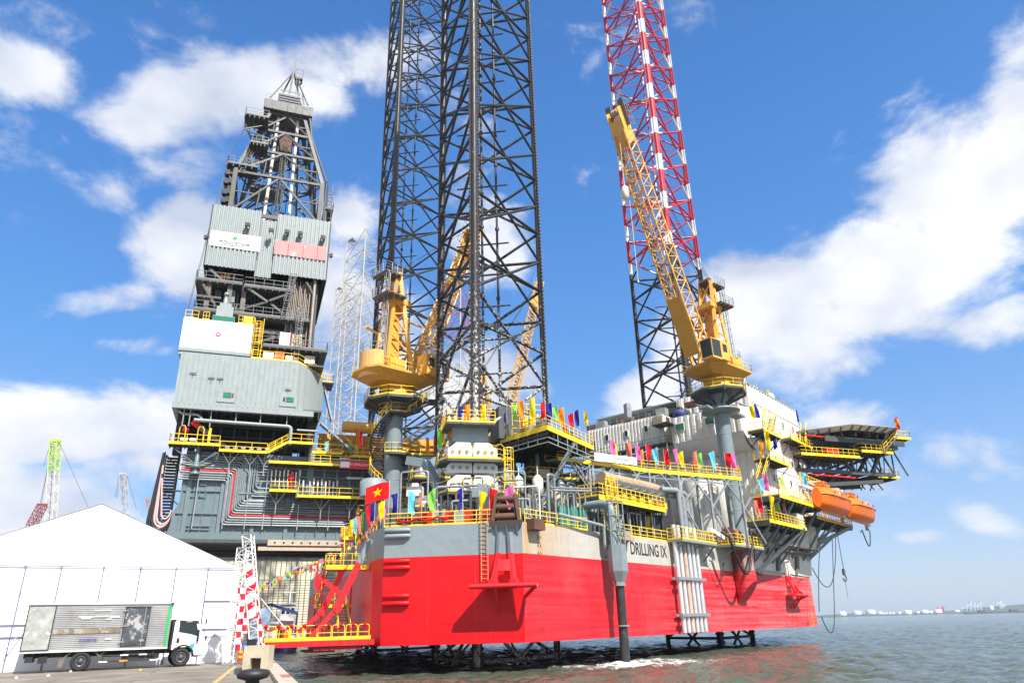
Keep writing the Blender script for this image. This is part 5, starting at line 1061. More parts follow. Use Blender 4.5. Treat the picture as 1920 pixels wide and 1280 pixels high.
mb = MB(); mb.slab([J0+jd*-2.6+jn*.6+ZUP*22.0, J0+jd*2.3+jn*.6+ZUP*22.0, J0+jd*2.3-jn*3.5+ZUP*22.0, J0+jd*-2.6-jn*3.5+ZUP*22.0], (0, 0, .2)); p_ = part('top_platform', mb, DGREY, jk)
mb = MB(); mb.rail([J0+jd*-2.6-jn*3+ZUP*22.2, J0+jd*-2.6+jn*.6+ZUP*22.2, J0+jd*2.3+jn*.6+ZUP*22.2], 1.2, .9, .05, True, mid=2); part('guard_rail', mb, YEL, p_)
mb = MB()
for i in range(7): q = J0+jd*(-2.2+i*.6)-jn*(.3+.2*(i % 3))+ZUP*22.2; mb.lathe(q, [(.2, 0), (.2, .6+.12*(i % 4)), (.08, .8+.12*(i % 4))], 8)
mb.obox(J0-jn*.8+ZUP*22.6, jd, 2.4, .6, .5); part('jack_motor', mb, mat('jack_motor_cream', (.5, .42, .3), .5, var=.4), jk)
mb = MB()
for (a, b) in (((-7.4, -27, 19.5), (-5.6, -33.4, 12.2)), ((-7.6, -27, 19.5), (-9, -25.5, 20)), ((-1.2, -33, 18), (2.2, -33.2, 12.2))): mb.bar(a, b, .7, .9)
part('raking_brace', mb, GREY, jk)
mb = MB(); mb.stair((-9.6, -26, 21.6), (-6.0, -29.8, 24.2), (1, 0, 0), .9); mb.stair((-3.2, -36, 12), (-3.4, -36, 12.4), (1, 0, 0)); parts('upper_stair', mb, BROWNG, jk)
# the second jacking tower on the leg's left chord, mostly grey pipes and platforms
j2 = thing('jacking_tower', 'grey jacking tower on the left chord with small yellow rimmed platforms', 'jacking tower', (-5.3, -20, ZD))
mb = MB(); mb.box(-6.6, -4.4, -21.5, -18.5, ZD, 21.5); part('tower_column', mb, GREY, j2)
for z in (15.4, 18.6):
    mb = MB(); mb.box(-8.0, -4.0, -24.2, -21.5, z-.22, z); p_ = part('access_platform', mb, DGREY, j2); mb = MB(); mb.rail([(-8, -21.5, z), (-8, -24.2, z), (-4, -24.2, z)], 1.15, .9, .045); part('guard_rail', mb, YEL, p_)
    mb = MB(); mb.obox((-6.2, -22.8, z+.6), (1, .2, 0), 2.4, 1.3, 1.1); part('gear_housing', mb, JW, j2)
mb = MB()
for i in range(7): mb.tube((-8.2+i*.55, -22.2-.2*(i % 2), ZD), (-8.2+i*.55, -22.2-.2*(i % 2), 20.5-.5*(i % 3)), .1, 6)
part('vertical_pipe', mb, DGREY, j2)
j3 = thing('jacking_tower', 'tall dark jacking tower under the overhanging platform', 'jacking tower', (6.5, -24.5, ZD))
mb = MB(); mb.box(5.2, 8.6, -26.5, -23, ZD, 21.4); part('tower_column', mb, BLACKISH, j3)
mb = MB()
for i in range(6): mb.tube((4.6+i*.7, -26.9-.2*(i % 2), ZD), (4.6+i*.7, -26.9-.2*(i % 2), 20.6-.8*(i % 3)), .1, 6)
part('vertical_pipe', mb, DGREY, j3)
for z in (15.0, 18.2):
    mb = MB(); mb.box(3.6, 9.6, -28.4, -26.6, z-.2, z); p_ = part('access_platform', mb, DGREY, j3); mb = MB(); mb.rail([(3.6, -26.6, z), (3.6, -28.4, z), (9.6, -28.4, z), (9.6, -26.6, z)], 1.15, 1, .045); part('guard_rail', mb, YEL, p_)
    mb = MB(); mb.box(5.0, 6.4, -27.8, -26.8, z, z+1.1); part('gear_housing', mb, OFFW, j3)
# big overhanging platform to the right of the tower
zp = 21.9
A_ = [at(938, 825, Z=zp), at(1026, 799, Z=zp), at(1113, 838, Z=zp)]
bp_ = thing('overhead_platform', 'large overhanging platform with yellow edge and dark braced underside beside white gear housings', 'platform', tuple(V((A_[1].x, A_[1].y, ZD))))
back = [A_[2]+V((-2.0, 9.0, 0)), A_[0]+V((2.0, 8, 0))]
mb = MB(); mb.slab(A_+back, (0, 0, -.35))
c_ = sum((p for p in A_+back), V((0, 0, 0)))/5
for i in range(9):
    t = i/8; p = A_[0].lerp(A_[1], t); q = back[1].lerp(back[0], t); mb.bar(p+ZUP*-.6, q+ZUP*-.6, .18, .45)
    p = A_[1].lerp(A_[2], t); q = A_[0].lerp(back[1], t); mb.bar(p+ZUP*-.75, q+ZUP*-.75, .16, .3)
part('deck', mb, BLACKISH, bp_)
mb = MB(); mb.bar(A_[0]+ZUP*-.15, A_[1]+ZUP*-.15, .12, .42); mb.bar(A_[1]+ZUP*-.15, A_[2]+ZUP*-.15, .12, .42); mb.rail(A_, 1.15, 1.0, .05, True, mid=2); part('guard_rail', mb, YEL, bp_)
mb = MB()
for f in (.05, .95): pass
for k in range(2):
    o = ZUP*(-1.1-.5*k); mb.tube(A_[0]*1+o, A_[1]*1+o, .07, 5); mb.tube(A_[1]+o, A_[2]+o, .07, 5)
for i in range(6): p = A_[0].lerp(A_[1], i/5); mb.tube(p+ZUP*-.3, p+ZUP*-1.6, .05, 4); p = A_[1].lerp(A_[2], i/5); mb.tube(p+ZUP*-.3, p+ZUP*-1.6, .05, 4)
part('hanging_pipe', mb, LGREY, bp_)
mb = MB(); mb.bar(A_[2]*.55+A_[1]*.45+ZUP*-.5, (A_[0]*.7+A_[1]*.3)*1+V((1.5, 2, -9.9)), .42); mb.bar(c_+ZUP*-.4, V((c_.x, c_.y, ZD)), .38); mb.bar(A_[0]+V((2, 3, -.4)), V((A_[0].x+5.5, A_[0].y+5, 14)), .4); mb.bar(back[1]+ZUP*-.4, V((c_.x+1, c_.y+1, 15)), .36); part('support_strut', mb, GREY, bp_)
rnd = random.Random(5)
for i in range(14):
    t = rnd.uniform(.05, .95); p = (A_[0].lerp(A_[1], t*2) if t < .5 else A_[1].lerp(A_[2], t*2-1)); p = p+(c_-p)*rnd.uniform(.12, .35); mb = MB()
    if i % 3: mb.obox(p+ZUP*.5, U, rnd.uniform(.8, 1.8), .8, rnd.uniform(.6, 1.1))
    else: mb.tube(p+ZUP*.5-U, p+ZUP*.5+U, .3, 8)
    part('deck_equipment', mb, (BROWNG, OFFW, LGREY, RUST)[i % 4], bp_)
mb = MB(); p = at(957, 800, Y=-30); mb.box(p.x-1.3, p.x+1.3, -30, -27, zp, p.z+2.2); part('equipment_cabinet', mb, DGREY, bp_)
p = at(962, 770, Y=-29); mb = MB()
for k in range(3): mb.box(p.x+k*.9, p.x+k*.9+.6, -29.6, -28.6, zp, zp+2.6); mb.rail([(p.x-.5, -30, zp+.02+k*1.4), (p.x+3, -30, zp+.02+k*1.4)], 1.2, .8, .05, False)
part('ladder_bay', mb, YEL, bp_)
# main deck plant behind the rails
dm = thing('deck_machinery', 'dark grey deck houses tanks and pipes packed along the main deck', 'deck plant', (10, -15, ZD))
for i, (x0, x1, y0, y1, h_, m) in enumerate(((-12.5, -2, -30.5, -24, 2.6, DGREY), (-12.5, 3, -20, -10, 4.2, BLACKISH), (1.5, 9, -33, -26, 2.4, DGREY), (6, 24, -24, -12, 3.6, DGREY), (12, 22, -27, -23.5, 3.2, BLACKISH), (-6, 30, -8, 10, 9.5, BLACKISH), (24, 29, -11, -6, 4.0, DGREY), (-12, 8, 10, 30, 8, BLACKISH))):
    mb = MB(); mb.box(x0, x1, y0, y1, ZD, ZD+h_)
    for k in range(int((x1-x0)/1.4)): mb.box(x0+.2+k*1.4, x0+.35+k*1.4, y0-.12, y0, ZD, ZD+h_)
    part('deck_house', mb, m, dm)  # blackish boxes add the deep shade of the clutter and hide the sky
rnd = random.Random(12)
for i in range(46):                                      # pipework standing along the side deck
    t = 4+i*.58+rnd.uniform(-.2, .2); b = -rnd.uniform(1.6, 4.2); z1 = ZD+rnd.uniform(1.6, 5.2); mb = MB(); r = rnd.choice((.07, .09, .12, .16)); l = rnd.uniform(.8, 2.6)
    mb.path(bend([sB(t, b, ZD), sB(t, b, z1), sB(t+l, b, z1), sB(t+l, b, ZD+rnd.uniform(0, 1.5))], .25, 3), r, 6); part('pipe_loop', mb, rnd.choice((PIPEG, PIPEG, GALV, DGREY, SILV, BROWNG)), dm)
for i in range(7):
    mb = MB(); p = at(1052+i*7.2, 985, B=-1.6); mb.lathe((p.x, p.y, ZD), [(.24, 0), (.24, 2.1), (.1, 2.4), (.1, 2.6)], 10); part('gas_cylinder', mb, mat('green_cylinder_paint', (.01, .17, .12), .4), dm)
mb = MB()
for i in range(9): t = 1.2+i*.9; mb.tube(sA(t+1.5, -1.8, ZD), sA(t+1.5, -1.8, ZD+2+.4*(i % 3)), .12, 6)
part('vent_pipe', mb, DGREY, dm)
for t, w_ in ((6.2, 2.4), (8.6, 1.2), (3.2, 1.0)):
    mb = MB(); mb.obox(sA(t, -1.6, ZD+.75), UA, w_, .5, 1.3); part('fire_hose_box', mb, RED, dm)
mb = MB(); mb.obox(sA(6.2, -1.5, ZD+.8), UA, 1.0, .5, 1.2); mb.obox(sA(9.6, -1.4, ZD+.7), UA, .9, .5, 1.2); parts('grey_locker', mb, LGREY, dm)
for t in (1.1, 1.9, 3.0): mb = MB(); mb.lathe(sA(t, -.6, ZD), [(.28, 0), (.22, .5), (.34, .6), (.34, .75)], 10); part('mooring_bitt', mb, BLACK, dm)
mb = MB(); mb.tube(sB(6.5, -1.4, ZD+3.6), sB(12.6, -1.2, ZD+4.2), .12, 6); mb.tube(sB(6.5, -1.7, ZD+3.9), sB(12.6, -1.5, ZD+4.5), .09, 6)
for i in range(6): mb.tube(sB(6.8+i, -1.4, ZD), sB(6.8+i, -1.4, ZD+3.7), .1, 6)
part('pipe_rack', mb, GALV, dm)
mb = MB(); mb.path(bend([sB(4.6, .5, ZD+1.0), sB(11.6, .7, ZD+.5), sB(11.6, .7, ZD-1.5), sB(12.4, .3, ZD-1.7)], .4), .16, 8); mb.path(bend([sB(15.5, .5, ZD+.6), sB(13.4, .6, ZD+.8), sB(13.4, .6, ZD-.3)], .3), .14, 8); part('overboard_pipe', mb, LGREY, dm)
mb = MB(); mb.obox(sB(13.6, 1.1, ZD-.6), U, 3.0, 1.6, .35); mb.obox(sB(13.6, 1.1, ZD-.1), U, 2.4, 1.2, .5); mb.bar(sB(12.6, 1.4, ZD-.8), sB(12.6, .05, ZD-2.4), .16); mb.bar(sB(14.6, 1.4, ZD-.8), sB(14.6, .05, ZD-2.4), .16); part('timber_bracket_platform', mb, mat('weathered_timber', (.38, .3, .2), .8, var=.4), dm)
# cooler platform with a row of grey fan rings
cp_ = thing('cooler_platform', 'yellow railed platform with a row of grey round fan covers', 'cooler platform', sB(22, -1.5, ZD))
a, b = at(1118, 952, B=-1.0), at(1244, 968, B=-1.0); z = 15.2; t0, t1 = tt(a), tt(b)
mb = MB(); mb.obox(sB((t0+t1)/2, -1.9, z), U, t1-t0, 2.6, .3); part('deck', mb, DGREY, cp_)
mb = MB(); mb.rail([sB(t0, -3.1, z+.15), sB(t0, -.65, z+.15), sB(t1, -.65, z+.15)], 1.3, .9, .055, True, mid=2); mb.bar(sB(t0, -.6, z), sB(t1, -.6, z), .08, .4); part('guard_rail', mb, YEL, cp_)
for i in range(6):
    t = t0+5.0+i*1.75; mb = MB(); c = sB(t, -1.6, z+2.1); mb.lathe(c, [(.2, -.08), (.85, -.08), (.92, 0), (.85, .1), (.2, .12)], 16, axis=V((-.2, -.45, .85))); part('fan_cover', mb, mat('fan_grey', (.06, .068, .066), .5, var=.2), cp_)
    mb = MB(); mb.obox(sB(t+.3, -.95, z+.55), U, .7, .5, .7); part('fan_box', mb, YEL if i != 4 else MATS['orange_red_box'], cp_)
mb = MB(); q = sB(t0+1.6, -.5, 0); mb.ladder(q+ZUP*(z-1.9), q+ZUP*(z+2.2), U, .7, .06, tuple(NB*.6)); mb.ladder(q+U*1+ZUP*(z-1.9), q+U*1+ZUP*(z+2.2), U, .7, .06, tuple(NB*.6)); part('caged_ladder', mb, YEL, cp_)
mb = MB()
for i in range(8): mb.tube(sB(t0+.5+i*1.9, -1.2, ZD), sB(t0+.5+i*1.9, -1.2, z), .1, 6)
part('leg', mb, DGREY, cp_)
mb = MB(); mb.tube(sB(t0+5, -3.4, z+3.0), sB(t1+3, -3.0, z+3.0), .75, 14); part('exhaust_drum', mb, mat('rusty_tan_drum', (.40, .29, .19), .6, var=.35), cp_)
# riser pipes on the side
rp = thing('riser_pipes', 'row of vertical silver pipes strapped to the red hull side below a yellow platform', 'pipes', sB(29, .8, ZB))
px0, px1 = tt(at(1284, 1187, B=.7)), tt(at(1324, 1187, B=.7))
RUSTP = mat('rust_stained_pipe', (.62, .46, .36), .5, var=.3, streak=.5, scol=(.4, .2, .1))
for i in range(6):
    t = px0+(px1-px0)*i/5; mb = MB(); mb.tube(sB(t, .7, ZB+.1), sB(t, .7, 13.4), .27, 12); part('pipe', mb, RUSTP if i == 2 else SILV, rp)
for z in (4.0, 7.7): mb = MB(); mb.obox(sB((px0+px1)/2, 1.05, z), U, px1-px0+1.6, .16, .3); mb.obox(sB((px0+px1)/2, .35, z), U, px1-px0+1.6, .14, .26); part('pipe_clamp', mb, GALV, rp)
up0 = tt(at(1272, 930, B=-.6))
for i in range(4):
    t = up0+i*1.35; mb = MB(); mb.path(bend([sB(t, -.6-.2*i, 12), sB(t, -.6-.2*i, 17.9-.5*(i % 2)), sB(t-2.3, -1.6, 17.9-.5*(i % 2))], .5), .36 if i < 3 else .3, 12); part('upper_pipe', mb, GALV, rp)
def side_platform(t0, t1, b1, z, parent, name='side_platform', mid=2):
    mb = MB(); mb.obox(sB((t0+t1)/2, b1/2, z-.12), U, t1-t0, b1, .24); 
    for t in (t0+.5, (t0+t1)/2, t1-.5): mb.bar(sB(t, b1-.2, z-.3), sB(t, .05, z-1.9), .13)
    p_ = part(name, mb, GREY, parent); mb = MB(); mb.rail([sB(t0, .05, z), sB(t0, b1, z), sB(t1, b1, z), sB(t1, .05, z)], 1.25, 1.0, .055, True, mid=mid); part('guard_rail', mb, YEL, p_); return p_
side_platform(25.4, 34.2, 1.8, 11.75, rp)
mb = MB()
for i in range(11): mb.tube(sB(26+i*.7, .4+.5*(i % 3)/2, 11.8), sB(26+i*.7, .4+.5*(i % 3)/2, 13.2-.3*(i % 2)), .16, 8)
part('valve_stack', mb, mat('valve_brown_grey', (.28, .25, .22), .5, var=.4), rp)
rl = thing('hose_reel_platform', 'small overhanging platform with rusty hose reel and hanging black hose', 'hose reel', sB(40, 1, 11.6))
side_platform(37.5, 46.5, 2.6, 11.9, rl)
for t in (40.2, 45):
    mb = MB(); c = sB(t, 1.1, 13.1); mb.lathe(c, [(1.1, -.9), (1.1, -.8), (.7, -.79), (.7, .79), (1.1, .8), (1.1, .9)], 16, axis=U); part('reel', mb, mat('reel_rust_red', (.25, .09, .05), .7, var=.4), rl)
mb = MB(); mb.path([sB(35.5, 2.0, 13.2)]+[sB(35.8+7*i/14, 2.7, 12.6-4.1*sin(pi*i/14)) for i in range(15)]+[sB(43, 2.5, 14.2)], .16, 8); mb.path([sB(34.5, .4, 10)]+[sB(34.8+3.4*i/10, .5, 9.9-2.2*sin(pi*i/10)) for i in range(11)], .07, 6); part('hose', mb, BLACK, rl)
mb = MB(); mb.bar(sB(33.4, 1.4, 13.4), sB(36.5, 1.6, 12.6), .5); part('loading_arm', mb, OFFW, rl)
# mud silos
for i, (x, y, z0, z1, r) in enumerate(((1322, 985, 12.2, 21.6, 2.3), (1292, 960, 12, 23, 2.0), (1362, 985, 12.2, 22.8, 1.9))):
    p = at(x, y, B=(-2.6, -6.0, -3.2)[i]); mb = MB(); mb.lathe((p.x, p.y, 0), [(r*.3, z0-.4), (r, z0+1.2), (r, z1-1.2), (r*.85, z1-.5), (r*.3, z1)], 24)
    s_ = thing('bulk_silo', ('tall white cylindrical silo nearest the grey crane pedestal', 'white cylindrical silo behind the silver bent pipes', 'narrow white silo right beside the grey crane pedestal')[i], 'silo', (p.x, p.y, z0-.4), 'white bulk silos'); part('shell', mb, OFFW, s_)
    mb = MB(); mb.rail([(p.x+r*1.05*cos(k*pi/4), p.y+r*1.05*sin(k*pi/4), z1-.9) for k in range(8)], 1, 1.4, .04, False, True); part('top_rail', mb, GALV, s_); mb = MB(); mb.ladder((p.x+r*.2, p.y-r-.1, z0+1), (p.x+r*.2, p.y-r-.1, z1), (1, 0, 0), .5, .035); part('ladder', mb, GALV, s_)
# elevated walkway
zw = 20.3; WK = [at(x, y, Z=zw) for x, y in ((1046, 858), (1110, 866), (1216, 881), (1390, 896))]
wk = thing('elevated_walkway', 'elevated steel walkway on trussed legs with yellow rails and white banner', 'walkway', (WK[1].x, WK[1].y, ZD))
inw = V((-.55, .83, 0))
for a, b in zip(WK[:-1], WK[1:]):
    mb = MB(); mb.slab([a, b, b+inw*1.7, a+inw*1.7], (0, 0, -.22)); mb.bar(a+ZUP*-.9, b+ZUP*-.9, .14); n = max(2, round((b-a).length/2.6))
    for i in range(n): p, q = a.lerp(b, i/n), a.lerp(b, (i+1)/n); mb.bar(p+ZUP*(-.2 if i % 2 else -.9), q+ZUP*(-.9 if i % 2 else -.2), .1); mb.bar(q+ZUP*-.2, q+ZUP*-.9, .09)
    p_ = part('walkway_span', mb, GREY, wk); mb = MB(); mb.rail([a, b], 1.15, 1.15, .045, True, mid=2); mb.rail([a+inw*1.7, b+inw*1.7], 1.15, 1.6, .04, False); mb.bar(a+ZUP*-.12, b+ZUP*-.12, .08, .34); part('guard_rail', mb, YEL, p_)
mb = MB()
for (i, f) in ((0, .9), (1, 0), (1, .45), (1, 1), (2, .3), (2, .62), (2, .97)):
    p = WK[i].lerp(WK[i+1], f)
    for o in (0, 1.6): q = p+inw*o; mb.bar(q+ZUP*-.3, V((q.x, q.y, ZD)), .24)
    d_ = (WK[i+1]-WK[i]).normalized(); mb.bar(p+d_*3.4+ZUP*-.4, V((p.x, p.y, 16.2)), .2); mb.bar(p-d_*2.6+ZUP*-.4, V((p.x, p.y, 17)), .16); mb.bar(V((p.x, p.y, 17)), V((p.x, p.y, 12.2))+d_*3, .15)
part('trussed_leg', mb, GALV, wk)
a, b = at(1113, 863, Z=zw+.1), at(1193, 872, Z=zw+.1); mb = MB(); mb.slab([a+NB*.1, b+NB*.1, b+NB*.1+ZUP*.9, a+NB*.1+ZUP*.9], NB*-.03); wb = solo('walkway_banner', mb, MATS['banner_white'], 'long white banner tied along the elevated walkway rail', 'banner')
mb = MB(); m_ = a.lerp(b, .62)+NB*.12+ZUP*.45; text_mesh(mb, 'PETROVIETNAM', m_, b-a, ZUP, .3); o_ = part('banner_lettering', mb, GREENW, wb)
# catwalk girder behind the stern crane
cw = thing('pipe_catwalk', 'orange yellow pipe catwalk girder across the deck behind the spiral stair', 'catwalk', (-8, -3, 22))
a, b = at(600, 815, Y=-5), at(822, 838, Y=-5)
zc = (a.z+b.z)/2
mb = MB(); mb.box(a.x, b.x+1, -5, -2.4, zc-1.0, zc+.2); mb.box(a.x-.3, b.x+1.3, -5.3, -5.0, zc-.3, zc+.5); mb.box(a.x-.3, b.x+1.3, -5.2, -2.0, zc-1.9, zc-1.5); part('girder', mb, CRD, cw)
mb = MB()
for i in range(15): x = a.x+i*(b.x-a.x)/14; mb.bar((x, -5.1, zc-1.7), (x+(.9 if i % 2 else -.9), -5.1, zc-4.6), .18); mb.bar((x, -5.05, zc-1.4), (x+.8, -5.05, zc-.4), .12)
mb.box(a.x-.3, b.x+1, -5.2, -4.9, zc-4.9, zc-4.6); part('girder_truss', mb, CRANEY, cw)
a2, b2 = at(642, 798, Y=-6), at(708, 800, Y=-6); mb = MB(); mb.tube((a2.x, -6, a2.z-.1), (b2.x, -6, a2.z-.1), .75, 12); part('rolled_cover', mb, CRANEY, cw)
mb = MB(); mb.rail([(a.x, -6.5, zc-4.9), (b.x, -6.5, zc-4.9)], 1.2, 1.2, .05); mb.box(a.x, b.x, -6.6, -5, zc-5.1, zc-4.9); part('guard_rail', mb, YEL, cw)
mb = MB()
for i in range(9): x = a.x+1+i*1.7; mb.box(x, x+.25, -6.2, -5.9, ZD+2, zc-5)
mb.box(a.x, b.x, -5.9, -5.4, 17, 18.2); mb.box(a.x, b.x, -5.9, -5.4, 20, 20.5); part('support_frame', mb, DGREY, cw)
# intake tower near the stern corner
p = at(700, 912, Y=-30); mb = MB(); mb.lathe((p.x, p.y, 0), [(.75, ZD), (.75, p.z-1.0)], 14); it = thing('vent_mushroom', 'grey mushroom shaped vent standing beside the Vietnamese flag', 'vent', (p.x, p.y, ZD)); part('stem', mb, DGREY, it)
mb = MB(); mb.lathe((p.x, p.y, p.z-1.0), [(1.3, 0), (1.3, 1.5), (1.0, 1.7)], 16); part('head', mb, GREY, it)
# ---------------------------------------------------------------- smaller deck gear seen between the rails
rc = random.Random(77)
gear = thing('side_deck_gear', 'crowded pumps pipes frames and boxes behind the starboard deck rails', 'deck gear', tuple(sB(20, -4, ZD)))
CREAM = mat('cream_equipment', (.56, .5, .38), .5, var=.2, streak=.3); GM = [DGREY, OFFW, CREAM, LGREY, BROWNG, GALV, RUST, DGREY, YEL, GREY]
for i in range(95):
    t = rc.uniform(3, 34); b = -rc.uniform(2.5, 9); z = ZD+rc.uniform(0, 5.2) if b < -4 else ZD+rc.uniform(0, 3); s = rc.uniform(.4, 1.5); k = rc.random(); mb = MB()
    if k < .35: mb.obox(sB(t, b, z+s*.4), U, s*1.5, s*.8, s*.8); mb.obox(sB(t, b, z+s*.9), U, s*.5, s*.4, s*.3); nm = 'equipment_box'
    elif k < .6: mb.lathe(sB(t, b, z), [(s*.1, 0), (s*.4, .1), (s*.4, s*1.2), (s*.15, s*1.5)], 10); mb.tube(sB(t, b, z+s*1.4), sB(t, b, z+s*2.2), .06, 5); nm = 'vessel'
    elif k < .85:
        l = rc.uniform(1.5, 5); mb.path(bend([sB(t, b, z+1), sB(t+l, b, z+1), sB(t+l, b, z+1+rc.uniform(-2, 2.5))], .3, 3), rc.choice((.07, .1, .14)), 6); nm = 'pipe'
    else: mb.rail([sB(t, b, z), sB(t+2.6, b, z)], 1.1, .8, .05, True); mb.obox(sB(t+1.3, b-.5, z-.1), U, 2.6, 1.0, .14); nm = 'railed_step'
    part(nm, mb, YEL if nm == 'railed_step' else rc.choice(GM), gear)
g2 = thing('stern_deck_gear', 'crowded lockers pipes and frames behind the grey quarter rails', 'deck gear', tuple(sA(6, -5, ZD)))
for i in range(70):
    t = rc.uniform(.5, 11); b = -rc.uniform(1.6, 7); z = ZD+rc.uniform(0, 3.2); s = rc.uniform(.3, 1.0); k = rc.random(); mb = MB()
    if k < .4: mb.obox(sA(t, b, z+s*.4), UA, s*1.5, s*.8, s*.9); mb.obox(sA(t, b, z+s), UA, s*.6, s*.4, s*.4); nm = 'equipment_box'
    elif k < .6: mb.lathe(sA(t, b, z), [(s*.1, 0), (s*.35, .1), (s*.35, s*1.1), (s*.15, s*1.4)], 10); nm = 'vessel'
    else: l = rc.uniform(1, 3); mb.path(bend([sA(t, b, ZD), sA(t, b, z+2), sA(t+l, b, z+2), sA(t+l, b, ZD)], .25, 3), rc.choice((.06, .09, .12)), 6); nm = 'pipe'
    part(nm, mb, rc.choice((DGREY, DGREY, BROWNG, OFFW, GALV, LGREY, GREY)), g2)
# dark frames filling the gap beneath the cantilever and beside the catwalk
g3 = thing('catwalk_plant', 'dark frames pipes and yellow platforms below the orange catwalk girder', 'deck plant', (-8, -8, 14))
for i in range(95):
    x = rc.uniform(-13, 6); y = rc.uniform(-12, -9.6); z = rc.uniform(12, 24); s = rc.uniform(.4, 1.3); k = rc.random(); mb = MB()
    if k < .3: mb.box(x, x+s*1.6, y, y+s, z, z+s); nm = 'equipment_box'
    elif k < .75: mb.path(bend([(x, y, z), (x, y, z+s*2.4), (x+s*3, y, z+s*2.4)], .3, 3), rc.choice((.07, .1, .16)), 6); nm = 'pipe'
    else: mb.rail([(x, y, z), (x+3, y, z)], 1.1, 1, .05, True); mb.box(x, x+3, y, y+1, z-.15, z-.02); nm = 'railed_step'
    part(nm, mb, YEL if nm == 'railed_step' else rc.choice((DGREY, BLACKISH, BROWNG, GREY, CRD, GALV)), g3)
# ---------------------------------------------------------------- accommodation block on the bow
QW = mat('quarters_white_paint', (.74, .72, .66), .48, var=.08, streak=.4, scol=(.5, .42, .3))
qb = thing('accommodation_block', 'white corrugated accommodation block with small windows and antennas on its roof', 'accommodation', tuple(sB(62, -8, ZD)))
QT, QB, QE = 53.0, 1.5, 73.0
def wallq(p, q, z0, z1, out, name, m=QW, pitch=1.05, dep=.16, parent=None, top=None): mb = MB(); corr(mb, p, q, z0, z1, tuple(out), pitch, dep, None, top); return part(name, mb, m, parent or qb)
# bow side face (bright), stern face, upper storeys overhang towards the crane
wallq(sB(QT, QB, 0), sB(QE, QB, 0), 13.4, 36.2, NB, 'side_wall')
wallq(sB(QT, -25, 0), sB(QT, QB, 0), 11.6, 29.0, -U, 'stern_wall')
wallq(sB(QT-3.2, -10.2, 0), sB(QT-3.2, 1.0, 0), 28.6, 32.6, -U, 'upper_stern_wall', pitch=.95)
wallq(sB(QT-1, -10, 0), sB(QT, QB, 0), 32.6, 36.2, -U, 'roof_stern_wall')
mb = MB()
for i in range(8):                                         # curved cove under the overhang
    a, b = i/8, (i+1)/8; f = lambda t: (QT-3.2*cos(t*pi/2), 28.6-2.4*sin(t*pi/2))
    (t0, z0), (t1, z1) = f(a), f(b); mb.add([sB(t0, -10.2, z0), sB(t0, 1.0, z0), sB(t1, 1.0, z1), sB(t1, -10.2, z1)], [(0, 1, 2, 3)], True)
mb.slab([sB(QT-3.2, 1.0, 28.6), sB(QT-3.2, 1.0, 32.6), sB(QT, QB, 32.6), sB(QT, QB, 26.2), sB(QT-1.6, 1.2, 26.9)], NB*-.1)
mb.slab([sB(QT-3.2, -10.2, 28.6), sB(QT-3.2, -10.2, 32.6), sB(QT, -10.2, 32.6), sB(QT, -10.2, 26.2)], NB*-.1); part('overhang', mb, QW, qb)
mb = MB(); mb.slab([sB(QT-3.2, -10.2, 32.6), sB(QT-3.2, 1.2, 32.6), sB(QT, QB, 32.6), sB(QT, -10.2, 32.6)], (0, 0, .15)); mb.slab([sB(QT, -26, 36.2), sB(QT, QB+.2, 36.2), sB(QE, QB+.2, 36.2), sB(QE, -26, 36.2)], (0, 0, .2)); part('roof', mb, LGREY, qb)
wallq(sB(QE, QB, 0), sB(QE, -25, 0), 13.4, 36.2, U, 'bow_wall'); mb = MB(); mb.slab([sB(QT, -25, 12), sB(QT, QB, 13.2), sB(QE, QB, 13.2), sB(QE, -25, 12)], (0, 0, .18)); part('floor', mb, QW, qb)
# long upper container row going back across the rig
wallq(sB(49.9, -26, 0), sB(49.9, -11.6, 0), 29.3, 33.6, -U, 'upper_stern_wall', pitch=.6); mb = MB(); mb.slab([sB(49.9, -26, 33.6), sB(49.9, -11.6, 33.6), sB(QT, -11.6, 33.6), sB(QT, -26, 33.6)], (0, 0, .15)); mb.slab([sB(49.9, -26, 29.2), sB(49.9, -11.6, 29.2), sB(QT, -11.6, 29.2), sB(QT, -26, 29.2)], (0, 0, .1)); mb.slab([sB(49.9, -11.6, 29.3), sB(49.9, -11.6, 33.6), sB(QT, -11.6, 33.6), sB(QT, -11.6, 29.3)], NB*-.1); part('roof', mb, QW, qb)
mb = MB(); mb.rail([sB(49.2, -26, 28.9), sB(49.2, -10.6, 28.9)], 1.1, 1.6, .04, False); mb.slab([sB(49.0, -26, 28.8), sB(49.0, -10.6, 28.8), sB(51, -10.6, 28.8), sB(51, -26, 28.8)], (0, 0, .1)); part('gallery', mb, DGREY, qb)
mb = MB(); mb.slab([sB(47.6, -12.4, 31.5), sB(47.6, -9.6, 31.5), sB(50, -9.6, 31.5), sB(50, -12.4, 31.5)], (0, 0, .15)); g_ = part('balcony', mb, DGREY, qb); mb = MB(); mb.rail([sB(50, -12.3, 31.65), sB(47.7, -12.3, 31.65), sB(47.7, -9.7, 31.65)], 1.1, .8, .045); part('guard_rail', mb, YEL, g_)
for i in range(6): mb = MB(); mb.tube(sB(49.2, -25+i*2.8, 20), sB(49.2, -25+i*2.8, 28.8), .12, 5); part('gallery_post', mb, QW, qb)
def win(t, b, z, w_, h_, face, parent=qb, gm=GREENW):
    if face == 'stern': f = lambda dt, e: V((0, 0, 0)); c, ax, n = sB(t, b, z), NB, -U
    else: c, ax, n = sB(t, b, z), U, NB
    mb = MB(); mb.frame(c+n*.2, ax, n, ZUP, w_+.25, .1, h_+.25); fr = part('window_frame', mb, WHITE, parent); mb = MB(); mb.frame(c+n*.25, ax, n, ZUP, w_, .06, h_); part('pane', mb, gm, fr)
